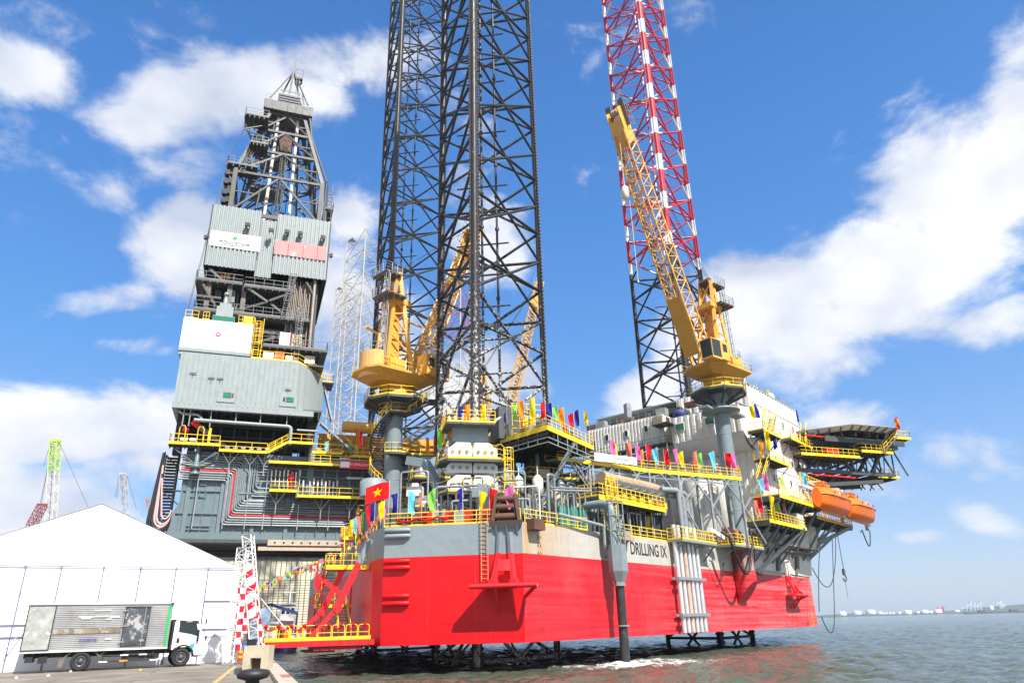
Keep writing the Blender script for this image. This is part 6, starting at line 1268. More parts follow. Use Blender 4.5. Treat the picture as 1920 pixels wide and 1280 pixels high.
for b in (-8.7, -3.8): win(QT-3.2, b, 31.0, 1.3, 1.0, 'stern')
for b, z in ((-22, 31.8), (-18.3, 31.8), (-14.6, 31.9)): win(49.9, b, z, .5, .9, 'stern', gm=GLASS)
for b in (-22, -17, -13): win(QT, b, 27.6, .7, .9, 'stern', gm=GLASS)
for t, z in ((55.5, 25.4), (59, 25.8), (62.5, 26.0), (66, 26), (69.5, 26), (57, 22.6), (60, 22.6), (64, 22.7), (68, 22.7), (56.5, 31.8), (61, 32), (65, 32.2), (69.5, 32.3)): win(t, QB, z, .55, .9, 'side', gm=GLASS)
mb = MB()
for z in (18.6, 24.2, 29.2, 33.6): mb.bar(sB(QT+.3, QB+.2, z), sB(QE, QB+.2, z), .1, .16)
part('wall_conduit', mb, QW, qb)
# roof clutter and antennas
mb = MB(); mb.rail([sB(QT+.3, QB-.1, 36.4), sB(QE, QB-.1, 36.4)], 1.1, 1.6, .04, False); mb.rail([sB(QT-1, -10, 36.3), sB(QT+.3, QB, 36.4)], 1.1, 1.5, .04, False); parts('roof_rail', mb, GALV, qb)
for t, b, h_ in ((55, -1, 6.5), (58, -.5, 5.5), (60, -2, 7), (63, -.8, 3.5), (66, -1, 3), (69, -.6, 2.5)): mb = MB(); mb.tube(sB(t, b, 36.4), sB(t+.15, b, 36.4+h_), .055, 5, .02); part('whip_antenna', mb, OFFW, qb)
for t, b, r, z in ((57.5, -1.2, .75, 38.6), (68.5, -.8, .85, 38.2)):
    mb = MB(); mb.lathe(sB(t, b, z), [(r*.3, -r), (r*.8, -r*.6), (r, 0), (r*.8, r*.6), (r*.35, r*.95), (.02, r)], 14); mb.tube(sB(t, b, 36.4), sB(t, b, z-r+.1), .14, 6); part('satellite_dome', mb, WHITE, qb)
rnd = random.Random(9)
for i in range(16): t = QT+1+i*1.2; mb = MB(); h_ = rnd.uniform(.6, 2.0); mb.obox(sB(t, rnd.uniform(-3, -.8), 36.4+h_/2), U, rnd.uniform(.4, 1), rnd.uniform(.4, 1), h_); mb.tube(sB(t, -.5, 36.4), sB(t, -.5, 36.9+h_), .06, 5); mb.tube(sB(t, -.5, 36.6+h_), sB(t+.6, -.5, 36.8+h_), .05, 4); part('roof_equipment', mb, rnd.choice((OFFW, LGREY, BROWNG, DGREY)), qb)
for i in range(9): mb = MB(); b = -26+i*2.7; mb.obox(sB(51+rnd.uniform(-.6, 1), b, 34.2+rnd.uniform(0, .4)), NB, rnd.uniform(1, 2.4), 1.2, rnd.uniform(.6, 1.4)); part('roof_equipment', mb, rnd.choice((BROWNG, LGREY, RUST, DGREY)), qb)
mb = MB(); mb.rail([sB(50, -25.5, 33.75), sB(50, -11.8, 33.75)], 1.1, 1.4, .035, False); mb.box(30.4, 31.2, -4, -3, 33.7, 36); part('roof_rail', mb, GALV, qb)
mb = MB(); mb.lathe(sB(QT-2.2, -9, 32.8), [(.9, 0), (1.2, .5), (.9, 1.1), (.3, 1.3)], 10); part('tarpaulin_roll', mb, mat('blue_tarpaulin', (.03, .05, .2), .6, var=.3), qb)
# outside platforms and stairs on the bow side face
def qplat(t0, t1, b1, z, stair_to=None):
    mb = MB(); mb.slab([sB(t0, QB+.1, z), sB(t0, b1, z), sB(t1, b1, z), sB(t1, QB+.1, z)], (0, 0, -.18))
    for i in range(int((t1-t0)/1.3)+1): mb.bar(sB(t0+i*1.3, QB+.1, z-.3), sB(t0+i*1.3, b1, z-.3), .1, .22)
    mb.bar(sB(t0+.4, QB+.2, z-2.2), sB(t0+.4, b1-.2, z-.3), .12); mb.bar(sB(t1-.4, QB+.2, z-2.2), sB(t1-.4, b1-.2, z-.3), .12)
    p_ = part('outside_platform', mb, DGREY, qb); mb = MB(); mb.rail([sB(t0, QB+.1, z), sB(t0, b1, z), sB(t1, b1, z), sB(t1, QB+.1, z)], 1.15, 1.1, .05, True); mb.bar(sB(t0, b1+.03, z-.1), sB(t1, b1+.03, z-.1), .05, .3); part('guard_rail', mb, YEL, p_)
    return p_
def qstair(t0, z0, t1, z1, b):
    mb = MB(); mb.stair(sB(t0, b, z0), sB(t1, b, z1), NB, .9); 
    s_ = part('outside_stair', mb, BROWNG, qb); mb = MB()
    for l in (-.45, .45):
        for h_ in (.55, 1.05): mb.tube(sB(t0, b+l, z0+h_), sB(t1, b+l, z1+h_), .045, 4)
        for k in range(6): f = k/5; mb.tube(sB(t0+(t1-t0)*f, b+l, z0+(z1-z0)*f), sB(t0+(t1-t0)*f, b+l, z0+(z1-z0)*f+1.05), .04, 4)
    part('stair_rail', mb, YEL, s_)
zA_, zB_ = 28.3, 24.3
qplat(49.8, 56.6, 3.9, zA_); qplat(50.6, 58.4, 3.9, zB_); qplat(62.5, 72.5, 3.4, 29.4)
qstair(54.2, zA_, 57.2, 31.6, 3.0); qstair(51.6, zB_, 47.6, 20.6, 3.1); qstair(70.5, 29.4, 72.8, 33.0, 2.6)
# lifeboat deck and lower deck, with the raking trusses below
ld = thing('lifeboat_deck', 'overhanging lifeboat deck on raking grey trusses outside the white block', 'lifeboat deck', tuple(sB(60, 3, 12)))
def ldeck(t0, t1, b0, b1, z, m=DGREY):
    mb = MB(); mb.slab([sB(t0, b0, z), sB(t0, b1, z), sB(t1, b1, z), sB(t1, b0, z)], (0, 0, -.3))
    for i in range(int((t1-t0)/1.6)+1): mb.bar(sB(t0+i*1.6, b0, z-.5), sB(t0+i*1.6, b1, z-.5), .16, .4)
    p_ = part('deck', mb, m, ld); mb = MB(); mb.rail([sB(t0, b0, z), sB(t0, b1, z), sB(t1, b1, z), sB(t1, b0, z)], 1.2, 1.2, .055, True, mid=2); mb.bar(sB(t0, b1+.03, z-.15), sB(t1, b1+.03, z-.15), .05, .4); part('guard_rail', mb, YEL, p_)
ldeck(47.5, 64, 1.7, 5.4, 18.6); ldeck(44.6, 58.4, 1.4, 4.6, 15.2)
ldeck(64, 82, 1.0, 4.6, 17.4)
mb = MB(); mb.obox(sB(57.2, 3.8, 16.2), U, 2.4, 1.3, 1.9); part('white_locker', mb, OFFW, ld)
mb = MB(); mb.obox(sB(53.6, 3.4, 16), U, 2.6, 1.2, 1.5); part('dark_locker', mb, DGREY, ld)
mb = MB()
for t in (46, 49, 52, 55, 58):
    mb.bar(sB(t, 4.3, 14.9), sB(t, .2, 10.6), .22); mb.bar(sB(t, 1.5, 14.9), sB(t, .1, 12.4), .16); mb.bar(sB(t, 4.3, 14.9), sB(t+2.6, .3, 12.6), .14); mb.bar(sB(t, .2, 10.6), sB(t+3, 3.2, 14.9), .14)
for t in (48, 53, 58, 63, 68, 73, 78): mb.bar(sB(t, 5.2, 18.2) if t < 64 else sB(t, 4.4, 17.1), sB(min(t, 70), .2, 11.6), .3); mb.bar(sB(t, 1.7, 18.0) if t < 64 else sB(t, 1.6, 17), sB(min(t+2.5, 70), .2, 12.4), .2)
mb.bar(sB(44.8, 4.2, 14.8), sB(58, 4.2, 14.8), .2); mb.bar(sB(46, 2, 12.6), sB(58, 2, 12.6), .18); part('raking_truss', mb, GREY, ld)
mb = MB()
for k in (0, .55): mb.bar(sB(57.0, 4.2+k, 15.0), sB(47.5, .6+k*.5, 9.0), .3)
part('long_strut', mb, DGREY, ld)
mb = MB(); mb.bar(sB(70, .3, 13.2), sB(79, 5.2, 17), .5); mb.bar(sB(70.2, .3, 13.2), sB(73, 2.0, 17), .4); mb.bar(sB(70.2, .6, 13.3), sB(76, 3.6, 17), .3); part('bow_strut', mb, GREY, ld)
# white bulwark with openings above the hull at the bow
mb = MB()
mb.add([sB(48.5, .15, ZD-2.0), sB(70.6, .15, ZD-2.4), sB(72.6, .2, 13.8), sB(50.5, .15, 13.8)], [(0, 1, 2, 3)])
for t in (54, 58, 62, 66, 70): mb.obox(sB(t, .3, 12.6), U, .3, .3, 2.2)
part('bow_bulwark', mb, OFFW, ld)
mb = MB()
for t in (55.5, 59.5, 63.5, 67.5): mb.obox(sB(t, .2, 12.9), U, 2.3, .12, 1.0)
part('bulwark_opening', mb, RUST, ld)
mb = MB(); mb.tube(sB(56, .7, 12.4), sB(71.5, .8, 12.6), .3, 8); part('fender_log', mb, BROWNG, ld)
mb = MB()
for t in (57, 64.5): mb.slab([sB(t, .2, 12), sB(t+1, .2, 12), sB(t, .2, 9.6), sB(t-1, .2, 9.6)], NB*.3)
part('anchor_chute', mb, BROWNG, ld)
for t, z in ((60.8, 16.0),): mb = MB(); mb.obox(sB(t, 2.3, z), U, 1.3, .8, 1.4); mb.lathe(sB(t-1.6, 2.4, z-.7), [(.3, 0), (.3, 1.2), (.1, 1.4)], 8); part('red_pump', mb, RED, ld)
# lifeboats
def lifeboat(t0, t1, b, z, label):
    L_ = t1-t0; c = sB((t0+t1)/2, b, z); lb = thing('lifeboat', label, 'lifeboat', tuple(c), 'orange lifeboats')
    prof_ = [(-.5, .55, .1), (-.44, .95, -.1), (-.3, 1.25, -.22), (0, 1.35, -.28), (.25, 1.3, -.24), (.4, .95, -.12), (.48, .4, .05), (.5, .12, .15)]   # along, half beam, keel
    secs = [(-1.0, .0), (-.85, .55), (-.35, .92), (.2, 1.0), (.3, 1.06), (.4, .98), (.75, .9), (1.15, .72), (1.45, .35), (1.52, 0)]
    vs = []; n = len(secs)
    for a, hb, kl in prof_:
        taper = hb/1.35
        for k in (-1, 1):
            for (zz, w_) in (secs if k < 0 else secs[::-1]):
                zz2 = zz*(1.0 if zz < 0 else (.6+.4*taper)) + (kl*.9 if zz < 0 else 0); vs.append(c+U*a*L_+NB*k*hb*w_*1.25+ZUP*(zz2*1.35))
    m = 2*n; fs = [(i*m+j, i*m+(j+1) % m, (i+1)*m+(j+1) % m, (i+1)*m+j) for i in range(len(prof_)-1) for j in range(m)]
    mb = MB(); mb.add(vs, fs, True); mb.add(vs, [tuple(range(m-1, -1, -1)), tuple(range((len(prof_)-1)*m, len(prof_)*m))]); part('hull_shell', mb, ORANGE, lb)
    mb = MB(); mb.path([c+U*a*L_+NB*(hb*1.34+.02)+ZUP*.5 for a, hb, _ in prof_], .07, 6); mb.path([c+U*a*L_-NB*(hb*1.34+.02)+ZUP*.5 for a, hb, _ in prof_], .07, 6); part('fender_line', mb, BLACK, lb)
    mb = MB(); mb.frame(c-U*L_*.28+ZUP*2.35, U, NB, ZUP, 1.5, 1.3, .7); mb.tube(c-U*L_*.05+ZUP*2.1, c-U*L_*.05+ZUP*2.6, .3, 10); part('cupola', mb, ORANGE, lb)
    mb = MB()
    for a in (-.2, .05, .28): mb.frame(c+U*a*L_+NB*1.5+ZUP*1.15, U, NB, ZUP, .35, .1, .3)
    mb.frame(c-U*L_*.28+NB*.66+ZUP*2.4, U, NB, ZUP, .8, .06, .4); part('porthole', mb, GLASS, lb)
    mb = MB(); mb.frame(c+U*.3*L_+NB*1.4+ZUP*1.3, U, NB, ZUP, .12, .2, .5); mb.frame(c-U*.05*L_+NB*1.52+ZUP*1.2, U, NB, ZUP, .12, .2, .5); part('marking', mb, WHITE, lb)
    mb = MB(); mb.frame(c+ZUP*-1.75, U, NB, ZUP, L_*.8, .16, .3); part('keel', mb, ORANGE, lb)
    return lb
lifeboat(60.6, 74.2, 6.2, 19.5, 'orange enclosed lifeboat nearer to the white accommodation block')
lifeboat(73.6, 86.4, 6.6, 19.3, 'orange enclosed lifeboat farther out beside the white radar post')
dv = thing('lifeboat_davits', 'white davit frames and walkway over the two orange lifeboats', 'davits', tuple(sB(72, 4, 17.4)))
mb = MB()
for t in (63.5, 72.5, 74.5, 83): mb.bar(sB(t, 2.8, 17.4), sB(t, 3.2, 22.6), .35); mb.bar(sB(t, 3.2, 22.6), sB(t, 6.2, 22.2), .35); mb.tube(sB(t, 6, 22.2), sB(t, 6, 21), .06, 5)
mb.bar(sB(62, 3.3, 22.2), sB(84, 3.3, 22.2), .3, .6); part('davit_frame', mb, WHITE, dv)
mb = MB(); mb.rail([sB(62, 4.0, 22.5), sB(84, 4.0, 22.5)], 1.2, 1.2, .05, True); mb.rail([sB(66, 2.6, 22.6), sB(74, 2.6, 22.6)], 2.0, 1.0, .05, False, mid=3); part('davit_rail', mb, YEL, dv)
mb = MB(); mb.tube(sB(85.2, 6.0, 16.8), sB(85.2, 6.0, 20.4), .28, 8); mb.lathe(sB(85.2, 6, 20.4), [(.2, 0), (.6, .2), (.6, .5), (.2, .8)], 10); part('radar_post', mb, WHITE, dv)
mb = MB(); mb.path([sB(79, 6.4, 16)]+[sB(79.5+4.6*i/10, 6.6, 16.4-2.4*sin(pi*i/10)) for i in range(11)]+[sB(85, 6.2, 17)], .09, 6); part('loop_hose', mb, BLACK, dv)
# hoses and hook hanging from the bow strut
hh = thing('hanging_hoses', 'long black hoses and hook hanging from the bow strut over water', 'hoses', tuple(sB(78, 5, 3)))
def hang(x0, y0, x1, y1, sag, r=.06, n=14, b=5.4):
    p, q = at(x0, y0, B=b), at(x1, y1, B=b); mb = MB(); mb.path([p.lerp(q, i/n)-ZUP*sag*4*(i/n)*(1-i/n) for i in range(n+1)], r, 5); part('hose', mb, BLACK, hh)
hang(1554, 993, 1536, 1146, -3.0); hang(1560, 990, 1564, 1125, 0); hang(1566, 985, 1523, 1064, 5.2); hang(1567, 985, 1582, 1068, 0, .05); hang(1564, 1125, 1540, 1155, 3.0)
mb = MB(); p, q = at(1581, 1066, B=5.4), at(1584, 1086, B=5.4); mb.tube(p, p.lerp(q, .55), .22, 8); mb.path([p.lerp(q, .55)+V((.3*sin(a), 0, -.45+.45*cos(a))) for a in [i*2*pi/12 for i in range(10)]], .1, 6); mb.tube(q, at(1590, 1120, B=5.4), .03, 4); part('hook', mb, DGREY, hh)
# ---------------------------------------------------------------- helideck
hd = thing('helideck', 'octagonal helideck on dark trusses with safety net rim beyond the white block', 'helideck', (79, -5, 26))
HC, HR_, HZ = V((80.0, -5.5, 0)), 10.3, 35.2
oc8 = [V((HC.x+HR_*cos(pi/8+k*pi/4), HC.y+HR_*sin(pi/8+k*pi/4), 0)) for k in range(8)]
mb = MB(); mb.prism([(p.x, p.y) for p in oc8], HZ-.25, HZ); part('landing_deck', mb, DGREY, hd)
mb = MB(); nt_ = [V((HC.x+(HR_+1.7)*cos(pi/8+k*pi/4), HC.y+(HR_+1.7)*sin(pi/8+k*pi/4), 0)) for k in range(8)]
for k in range(8):
    p, q, r, s = oc8[k], oc8[(k+1) % 8], nt_[(k+1) % 8], nt_[k]; mb.slab([p+ZUP*(HZ-.4), q+ZUP*(HZ-.4), r+ZUP*(HZ+.15), s+ZUP*(HZ+.15)], (0, 0, .05))
n_1 = part('safety_net', mb, cloth('pale_safety_net', (.62, .62, .58)), hd); mb = MB()
for k in range(8):
    for i in range(5): t = i/5; mb.bar(oc8[k].lerp(oc8[(k+1) % 8], t)+ZUP*(HZ-.6), nt_[k].lerp(nt_[(k+1) % 8], t)+ZUP*(HZ+.1), .22)
parts('net_bracket', mb, BROWNG, n_1)
mb = MB()
for i in range(-4, 5): mb.bar((HC.x+i*2.3, HC.y-9.6+abs(i)*.6, HZ-.9), (HC.x+i*2.3, HC.y+9.6-abs(i)*.6, HZ-.9), .25, .8)
for i in range(-3, 4): mb.bar((HC.x-10+abs(i)*.5, HC.y+i*2.8, HZ-1.8), (HC.x+10-abs(i)*.5, HC.y+i*2.8, HZ-1.8), .3, .9)
part('deck_beam', mb, DGREY, hd)
mb = MB(); rnd = random.Random(4)
for (p, q) in (((66, -10, 26.5), (76, -11, 33)), ((66, 3, 26.5), (76, 2, 33)), ((88, -9, 33), (70, -9, 26.8)), ((88, 0, 33), (70, 0, 26.8)), ((64, -8, 22), (84, -8, 29.6)), ((78, -12, 33), (78, -12, 28.6)), ((84, -11, 33), (80, -11, 28.6)), ((74, -12, 33), (78, -12, 28.6)), ((82, -12, 28.6), (86, -11.5, 33)), ((70, -12, 29), (74, -12, 33)), ((64, -2, 16.5), (79, -4.5, 28)), ((62, -9, 17), (76, -9.5, 28))): mb.bar(p, q, .45)
for x in range(65, 87, 2): mb.bar((x, -11.8, 28.6), (x+1, -11.4, 31.4), .12); mb.bar((x+2, -11.8, 28.6), (x+1, -11.4, 31.4), .12); mb.bar((x, -8, 26.4), (x+1.5, -8, 28.4), .14); mb.bar((x+3, -8, 26.6), (x+1.5, -8, 28.4), .14)
for y in (-12, -7, -2, 3): mb.bar((64, y, 28.4), (87, y, 28.4), .35, .6); mb.bar((64, y, 25.6), (84, y, 27.2), .3, .6)
for x in range(66, 88, 3): mb.bar((x, -12, 28.4), (x, 3, 28.4), .25, .5); mb.bar((x, -12, 28.4), (x+1.5, -11, HZ-1.5), .22); mb.bar((x+3, -12, 28.4), (x+1.5, -11, HZ-1.5), .22)
part('support_truss', mb, DGREY, hd)
def hplat(x0, x1, y0, y1, z):
    mb = MB(); mb.box(x0, x1, y0, y1, z-.2, z)
    for i in range(int(x1-x0)): mb.box(x0+i, x0+i+.12, y0, y1, z-.5, z-.21)
    p_ = part('access_platform', mb, DGREY, hd); mb = MB(); mb.rail([(x0, y1, z), (x0, y0, z), (x1, y0, z), (x1, y1, z)], 1.2, 1.1, .055, True); mb.box(x0, x1, y0-.07, y0-.02, z-.25, z+.2); part('guard_rail', mb, YEL, p_)
hplat(66, 78, -14, -11.6, 30.6); hplat(78.2, 85, -14.4, -11.8, 31.6); hplat(63, 67, -12.5, -10, 32.8); hplat(84, 89, -11, -6, 28.3); hplat(86, 90, -14.2, -11, 34.4)
mb = MB(); mb.stair((82.5, -14.6, 31.6), (86.2, -14.6, 34.4), (0, 1, 0), .9); mb.stair((64, -11.5, 32.8), (66.5, -13, 30.6), (0, 1, 0), 1.2); parts('helideck_stair', mb, BROWNG, hd); s_ = hd.children[-1]; mb = MB()
for l in (-.45, .45):
    for h_ in (.55, 1.1): mb.tube((82.5, -14.6+l, 31.6+h_), (86.2, -14.6+l, 34.4+h_), .05, 4)
    for k in range(5): mb.tube((82.5+k*.92, -14.6+l, 31.6+k*.7), (82.5+k*.92, -14.6+l, 32.7+k*.7), .045, 4)
part('stair_rail', mb, YEL, s_)
mb = MB(); mb.tube((68, -13.6, 33.8), (80, -13.4, 33.4), .14, 6); mb.tube((69, -12, 27.8), (78, -12.2, 27.5), .12, 6); mb.box(72, 74.5, -13.4, -12.4, 30.7, 32); part('fire_main', mb, RED, hd)
mb = MB(); mb.tube((65, -10.5, 25.5), (73, -10.4, 26.8), .28, 8); mb.box(84, 88, -13, -10, 32.6, 34.2); parts('underdeck_fitting', mb, LGREY, hd)
# ---------------------------------------------------------------- flags
hd.location = V(hd.location)+V((-9.0, 2.8, -3.0))
def proj(p):
    q = V(p)-CAM; return V((960+F_PX*q.dot(AX)/q.dot(AF), 640-F_PX*q.dot(AY)/q.dot(AF)))
def on_line(p, q, x):                                     # point of the rail p-q that the photo shows in column x
    p, q = V(p), V(q); lo, hi = -.3, 1.3
    s = proj(q).x > proj(p).x
    for _ in range(40):
        m = (lo+hi)/2
        if (proj(p.lerp(q, m)).x < x) == s: lo = m
        else: hi = m
    return p.lerp(q, (lo+hi)/2)
def zat(p, y):
    lo, hi = 0, 120
    for _ in range(40):
        m = (lo+hi)/2
        if proj((p.x, p.y, m)).y > y: lo = m
        else: hi = m
    return (lo+hi)/2
FC = {'red': (.72, .008, .015), 'blue': (.02, .02, .30), 'yellow': (.90, .72, .0), 'orange': (.95, .30, .01), 'green': (.28, .85, .09), 'cyan': (.16, .66, .82), 'pink': (.88, .16, .48), 'coral': (.92, .22, .15), 'lime': (.72, .85, .25)}
FM = {k: cloth('flag_cloth_'+k, v) for k, v in FC.items()}
POLE = mat('flag_pole', (.6, .6, .58), .4, .4)
ORD = ['leftmost', 'second', 'third', 'fourth', 'fifth', 'sixth', 'seventh', 'eighth']
rf = random.Random(21)
def flag_row(row, place, group):                          # row: list of (x, ytop, ybottom, colour, width px, (p, q))
    srt = sorted(row, key=lambda r: r[0]); cs_ = [r[3] for r in srt]; lbl = {}; used = {}
    for i, r in enumerate(srt):
        c = r[3]
        if cs_.count(c) == 1: l = 'only %s flag on %s' % (c, place)
        elif i == 0: l = '%s flag at the stern end of %s' % (c, place)
        elif i == len(srt)-1: l = '%s flag at the bow end of %s' % (c, place)
        else: l = '%s flag between %s and %s flags on %s' % (c, cs_[i-1], cs_[i+1], place)
        if l in used: l = l.replace(' flag ', ' flag next towards the bow ', 1)
        used[l] = 1; lbl[r[0]] = l
    for (x, y0, y1, c, wpx, (p, q)) in sorted(row, key=lambda r: r[0]):
        b = on_line(p, q, x); z1, z0 = zat(b, y0), zat(b, y1); dist = (V((b.x, b.y, z1))-CAM).dot(AF); wd = wpx*dist/F_PX*.88
        lb = lbl[x]
        fl_ = thing('festival_flag', lb, 'flag', (b.x, b.y, b.z), group)
        mb = MB(); mb.tube((b.x, b.y, b.z), (b.x, b.y, z1+.08), .022, 5); part('pole', mb, POLE, fl_)
        a = YAW+rf.uniform(-.5, .5)+pi*(1 if rf.random() < .75 else 0); dx = V((cos(a), sin(a), 0)); ny = V((-dx.y, dx.x, 0)); mb = MB(); n, m = 5, 9; ph = rf.uniform(0, 6); vs = []
        lean = rf.uniform(.0, .25); sl = rf.uniform(.0, .12)
        for j in range(m):
            v = j/(m-1)
            for i in range(n):
                u = i/(n-1); w_ = wd*(1-.25*v+.12*sin(4*v+ph)); vs.append(V((b.x, b.y, z1-(z1-z0)*v-(u*wd*(.35+sl))))+dx*(u*w_)+ny*(.34*wd*sin(5*u+4*v+ph)*u*1.6+.14*sin(7*v+ph)*u))
        fs = [(j*n+i, j*n+i+1, (j+1)*n+i+1, (j+1)*n+i) for j in range(m-1) for i in range(n-1)]
        mb.add(vs, fs, True); part('cloth', mb, FM[c], fl_)
LA = (tuple(V((-13.0, -36.2, ZD))), tuple(sA(11.5, -.25, ZD)))
flag_row([(744, 922, 958, 'blue', 17, LA), (764, 920, 961, 'cyan', 16, LA), (790, 921, 956, 'coral', 8, LA), (815, 915, 954, 'green', 14, LA), (867, 914, 952, 'blue', 9, LA), (899, 919, 968, 'yellow', 13, LA), (918, 914, 952, 'red', 16, LA), (965, 909, 950, 'pink', 18, LA)], 'the deck edge rail', 'flags on the deck edge rail')
LS = ((-13.5, -35.5, ZD+.2), (-13.5, -14, ZD+.2))
flag_row([(650, 985, 1020, 'orange', 10, LS), (660, 972, 1005, 'yellow', 10, LS), (668, 968, 998, 'cyan', 9, LS), (675, 965, 1000, 'coral', 9, LS), (681, 957, 990, 'green', 9, LS), (688, 948, 985, 'yellow', 9, LS), (695, 945, 982, 'red', 11, LS), (701, 942, 975, 'blue', 10, LS), (708, 942, 975, 'coral', 11, LS), (713, 940, 972, 'pink', 11, LS), (720, 938, 970, 'yellow', 12, LS)], 'the stern rail', 'flags on the stern rail')
LC0 = ((-9.6, -26, 21.5), (-6.0, -30.5, 22.2)); LC1 = (tuple(J0+jd*-2.6+jn*.6+ZUP*22.2), tuple(J0+jd*2.3+jn*.6+ZUP*22.2))
flag_row([(820, 798, 828, 'blue', 9, LC0), (829, 800, 838, 'green', 10, LC0), (834, 795, 828, 'yellow', 8, LC0), (840, 790, 818, 'pink', 8, LC0), (847, 786, 824, 'orange', 9, LC0), (853, 778, 800, 'red', 8, LC0), (858, 761, 793, 'blue', 11, LC1), (881, 757, 792, 'orange', 13, LC1), (911, 757, 790, 'yellow', 11, LC1)], 'the jacking tower top', 'flags on the jacking tower')
LD0, LD1 = (tuple(A_[0]), tuple(A_[1])), (tuple(A_[1]), tuple(A_[2]))
flag_row([(937, 767, 797, 'red', 8, LD0), (951, 760, 791, 'blue', 8, LD0), (970, 757, 785, 'green', 9, LD0), (984, 749, 785, 'orange', 13, LD0), (1005, 744, 781, 'yellow', 13, LD0), (1024, 752, 781, 'red', 12, LD0), (1037, 754, 785, 'blue', 12, LD1), (1048, 760, 790, 'green', 11, LD1), (1060, 763, 796, 'orange', 13, LD1), (1064, 796, 812, 'red', 9, LD1), (1078, 773, 800, 'red', 12, LD1), (1089, 767, 797, 'blue', 10, LD1), (1098, 770, 795, 'yellow', 10, LD1)], 'the overhanging platform', 'flags on the overhanging platform')
W0, W1, W2 = [(tuple(WK[i]), tuple(WK[i+1])) for i in range(3)]
flag_row([(1107, 834, 850, 'lime', 11, W0), (1119, 826, 850, 'blue', 10, W1), (1147, 824, 853, 'pink', 11, W1), (1160, 829, 858, 'yellow', 11, W1), (1187, 827, 857, 'coral', 12, W1), (1195, 833, 862, 'pink', 11, W1), (1209, 842, 868, 'orange', 9, W1), (1215, 832, 862, 'red', 12, W1), (1237, 838, 870, 'cyan', 11, W2), (1248, 842, 870, 'red', 12, W2), (1274, 840, 868, 'pink', 11, W2), (1285, 845, 874, 'yellow', 11, W2), (1311, 845, 877, 'coral', 10, W2), (1320, 848, 875, 'green', 11, W2), (1345, 845, 880, 'cyan', 12, W2), (1364, 847, 873, 'red', 13, W2), (1384, 849, 878, 'pink', 11, W2), (1388, 872, 888, 'orange', 8, W2)], 'the elevated walkway', 'flags on the elevated walkway')
Q0 = (tuple(sB(50, 3.8, 28.3)), tuple(sB(57, 3.8, 28.3))); Q1 = (tuple(sB(53, 1.3, 36.2)), tuple(sB(73, 1.3, 36.2))); Q2 = (tuple(sB(50, 3.8, 24.3)), tuple(sB(59, 3.8, 24.3))); Q3 = (tuple(sB(47.5, 5.3, 18.6)), tuple(sB(64, 5.3, 18.6))); Q4 = (tuple(sB(44.6, 4.5, 15.2)), tuple(sB(58, 4.5, 15.2)))
flag_row([(1403, 758, 783, 'yellow', 10, Q0), (1420, 757, 782, 'blue', 10, Q0), (1434, 762, 792, 'lime', 10, Q0), (1425, 727, 752, 'red', 9, Q1), (1444, 729, 750, 'yellow', 10, Q1), (1452, 745, 770, 'lime', 9, Q1), (1439, 740, 755, 'blue', 8, Q1), (1478, 758, 785, 'orange', 8, Q1), (1485, 770, 790, 'yellow', 8, Q1), (1492, 776, 798, 'orange', 8, Q1), (1496, 768, 790, 'blue', 7, Q1)], 'the white block roof levels', 'flags on the accommodation block')
flag_row([(1410, 827, 850, 'orange', 9, Q2), (1440, 806, 842, 'yellow', 10, Q2), (1463, 814, 838, 'blue', 10, Q2), (1416, 896, 922, 'cyan', 10, Q3), (1434, 887, 918, 'pink', 10, Q3), (1443, 892, 918, 'coral', 9, Q3), (1475, 890, 915, 'lime', 11, Q3), (1512, 884, 908, 'cyan', 11, Q3), (1521, 885, 905, 'red', 9, Q3)], 'the lifeboat level platforms', 'flags on the accommodation block')
flag_row([(1391, 937, 962, 'coral', 9, Q4), (1434, 931, 960, 'red', 12, Q4), (1449, 928, 975, 'yellow', 10, Q4), (1467, 926, 955, 'green', 12, Q4), (1478, 928, 955, 'coral', 10, Q4)], 'the lowest outboard deck', 'flags on the accommodation block')
LH = ((80, -13, 34.4), (90, -12, 34.4))
flag_row([(1654, 781, 803, 'red', 9, LH), (1663, 783, 803, 'orange', 9, LH)], 'the helideck corner', 'flags on the helideck')
LW = ((-22, -6.6, zc-4.9), (6, -6.6, zc-4.9))
flag_row([(612, 826, 862, 'cyan', 9, LW), (655, 826, 846, 'green', 7, LW), (663, 832, 868, 'yellow', 8, LW), (670, 802, 832, 'orange', 10, LW), (676, 808, 838, 'red', 8, LW), (797, 819, 855, 'orange', 11, LW), (812, 815, 860, 'red', 10, LW)], 'the orange catwalk', 'flags on the catwalk')
# national flag
fp = V((-12.7, -36.1, ZD)); z1 = zat(fp, 903); vf = thing('national_flag', 'large Vietnamese flag red with yellow star at the stern corner', 'flag', tuple(fp))
mb = MB(); mb.tube(fp, (fp.x, fp.y, z1+.2), .03, 6); part('pole', mb, POLE, vf)
dx = V((cos(YAW+pi+.15), sin(YAW+pi+.15), 0)); ny = V((-dx.y, dx.x, 0)); FW, FH = 2.05, 1.5
def fpt(u, v, e=0): return V((fp.x, fp.y, z1-FH*v-.45*u*u-.1*u))+dx*(u*FW)+ny*(.16*sin(6.5*u+1.5*v)*(.3+u)+e)
mb = MB(); n, m = 22, 10; mb.add([fpt(i/n, j/m) for j in range(m+1) for i in range(n+1)], [(j*(n+1)+i, j*(n+1)+i+1, (j+1)*(n+1)+i+1, (j+1)*(n+1)+i) for j in range(m) for i in range(n)], True); cl_ = part('cloth', mb, cloth('vietnam_red', (.80, .008, .01)), vf)
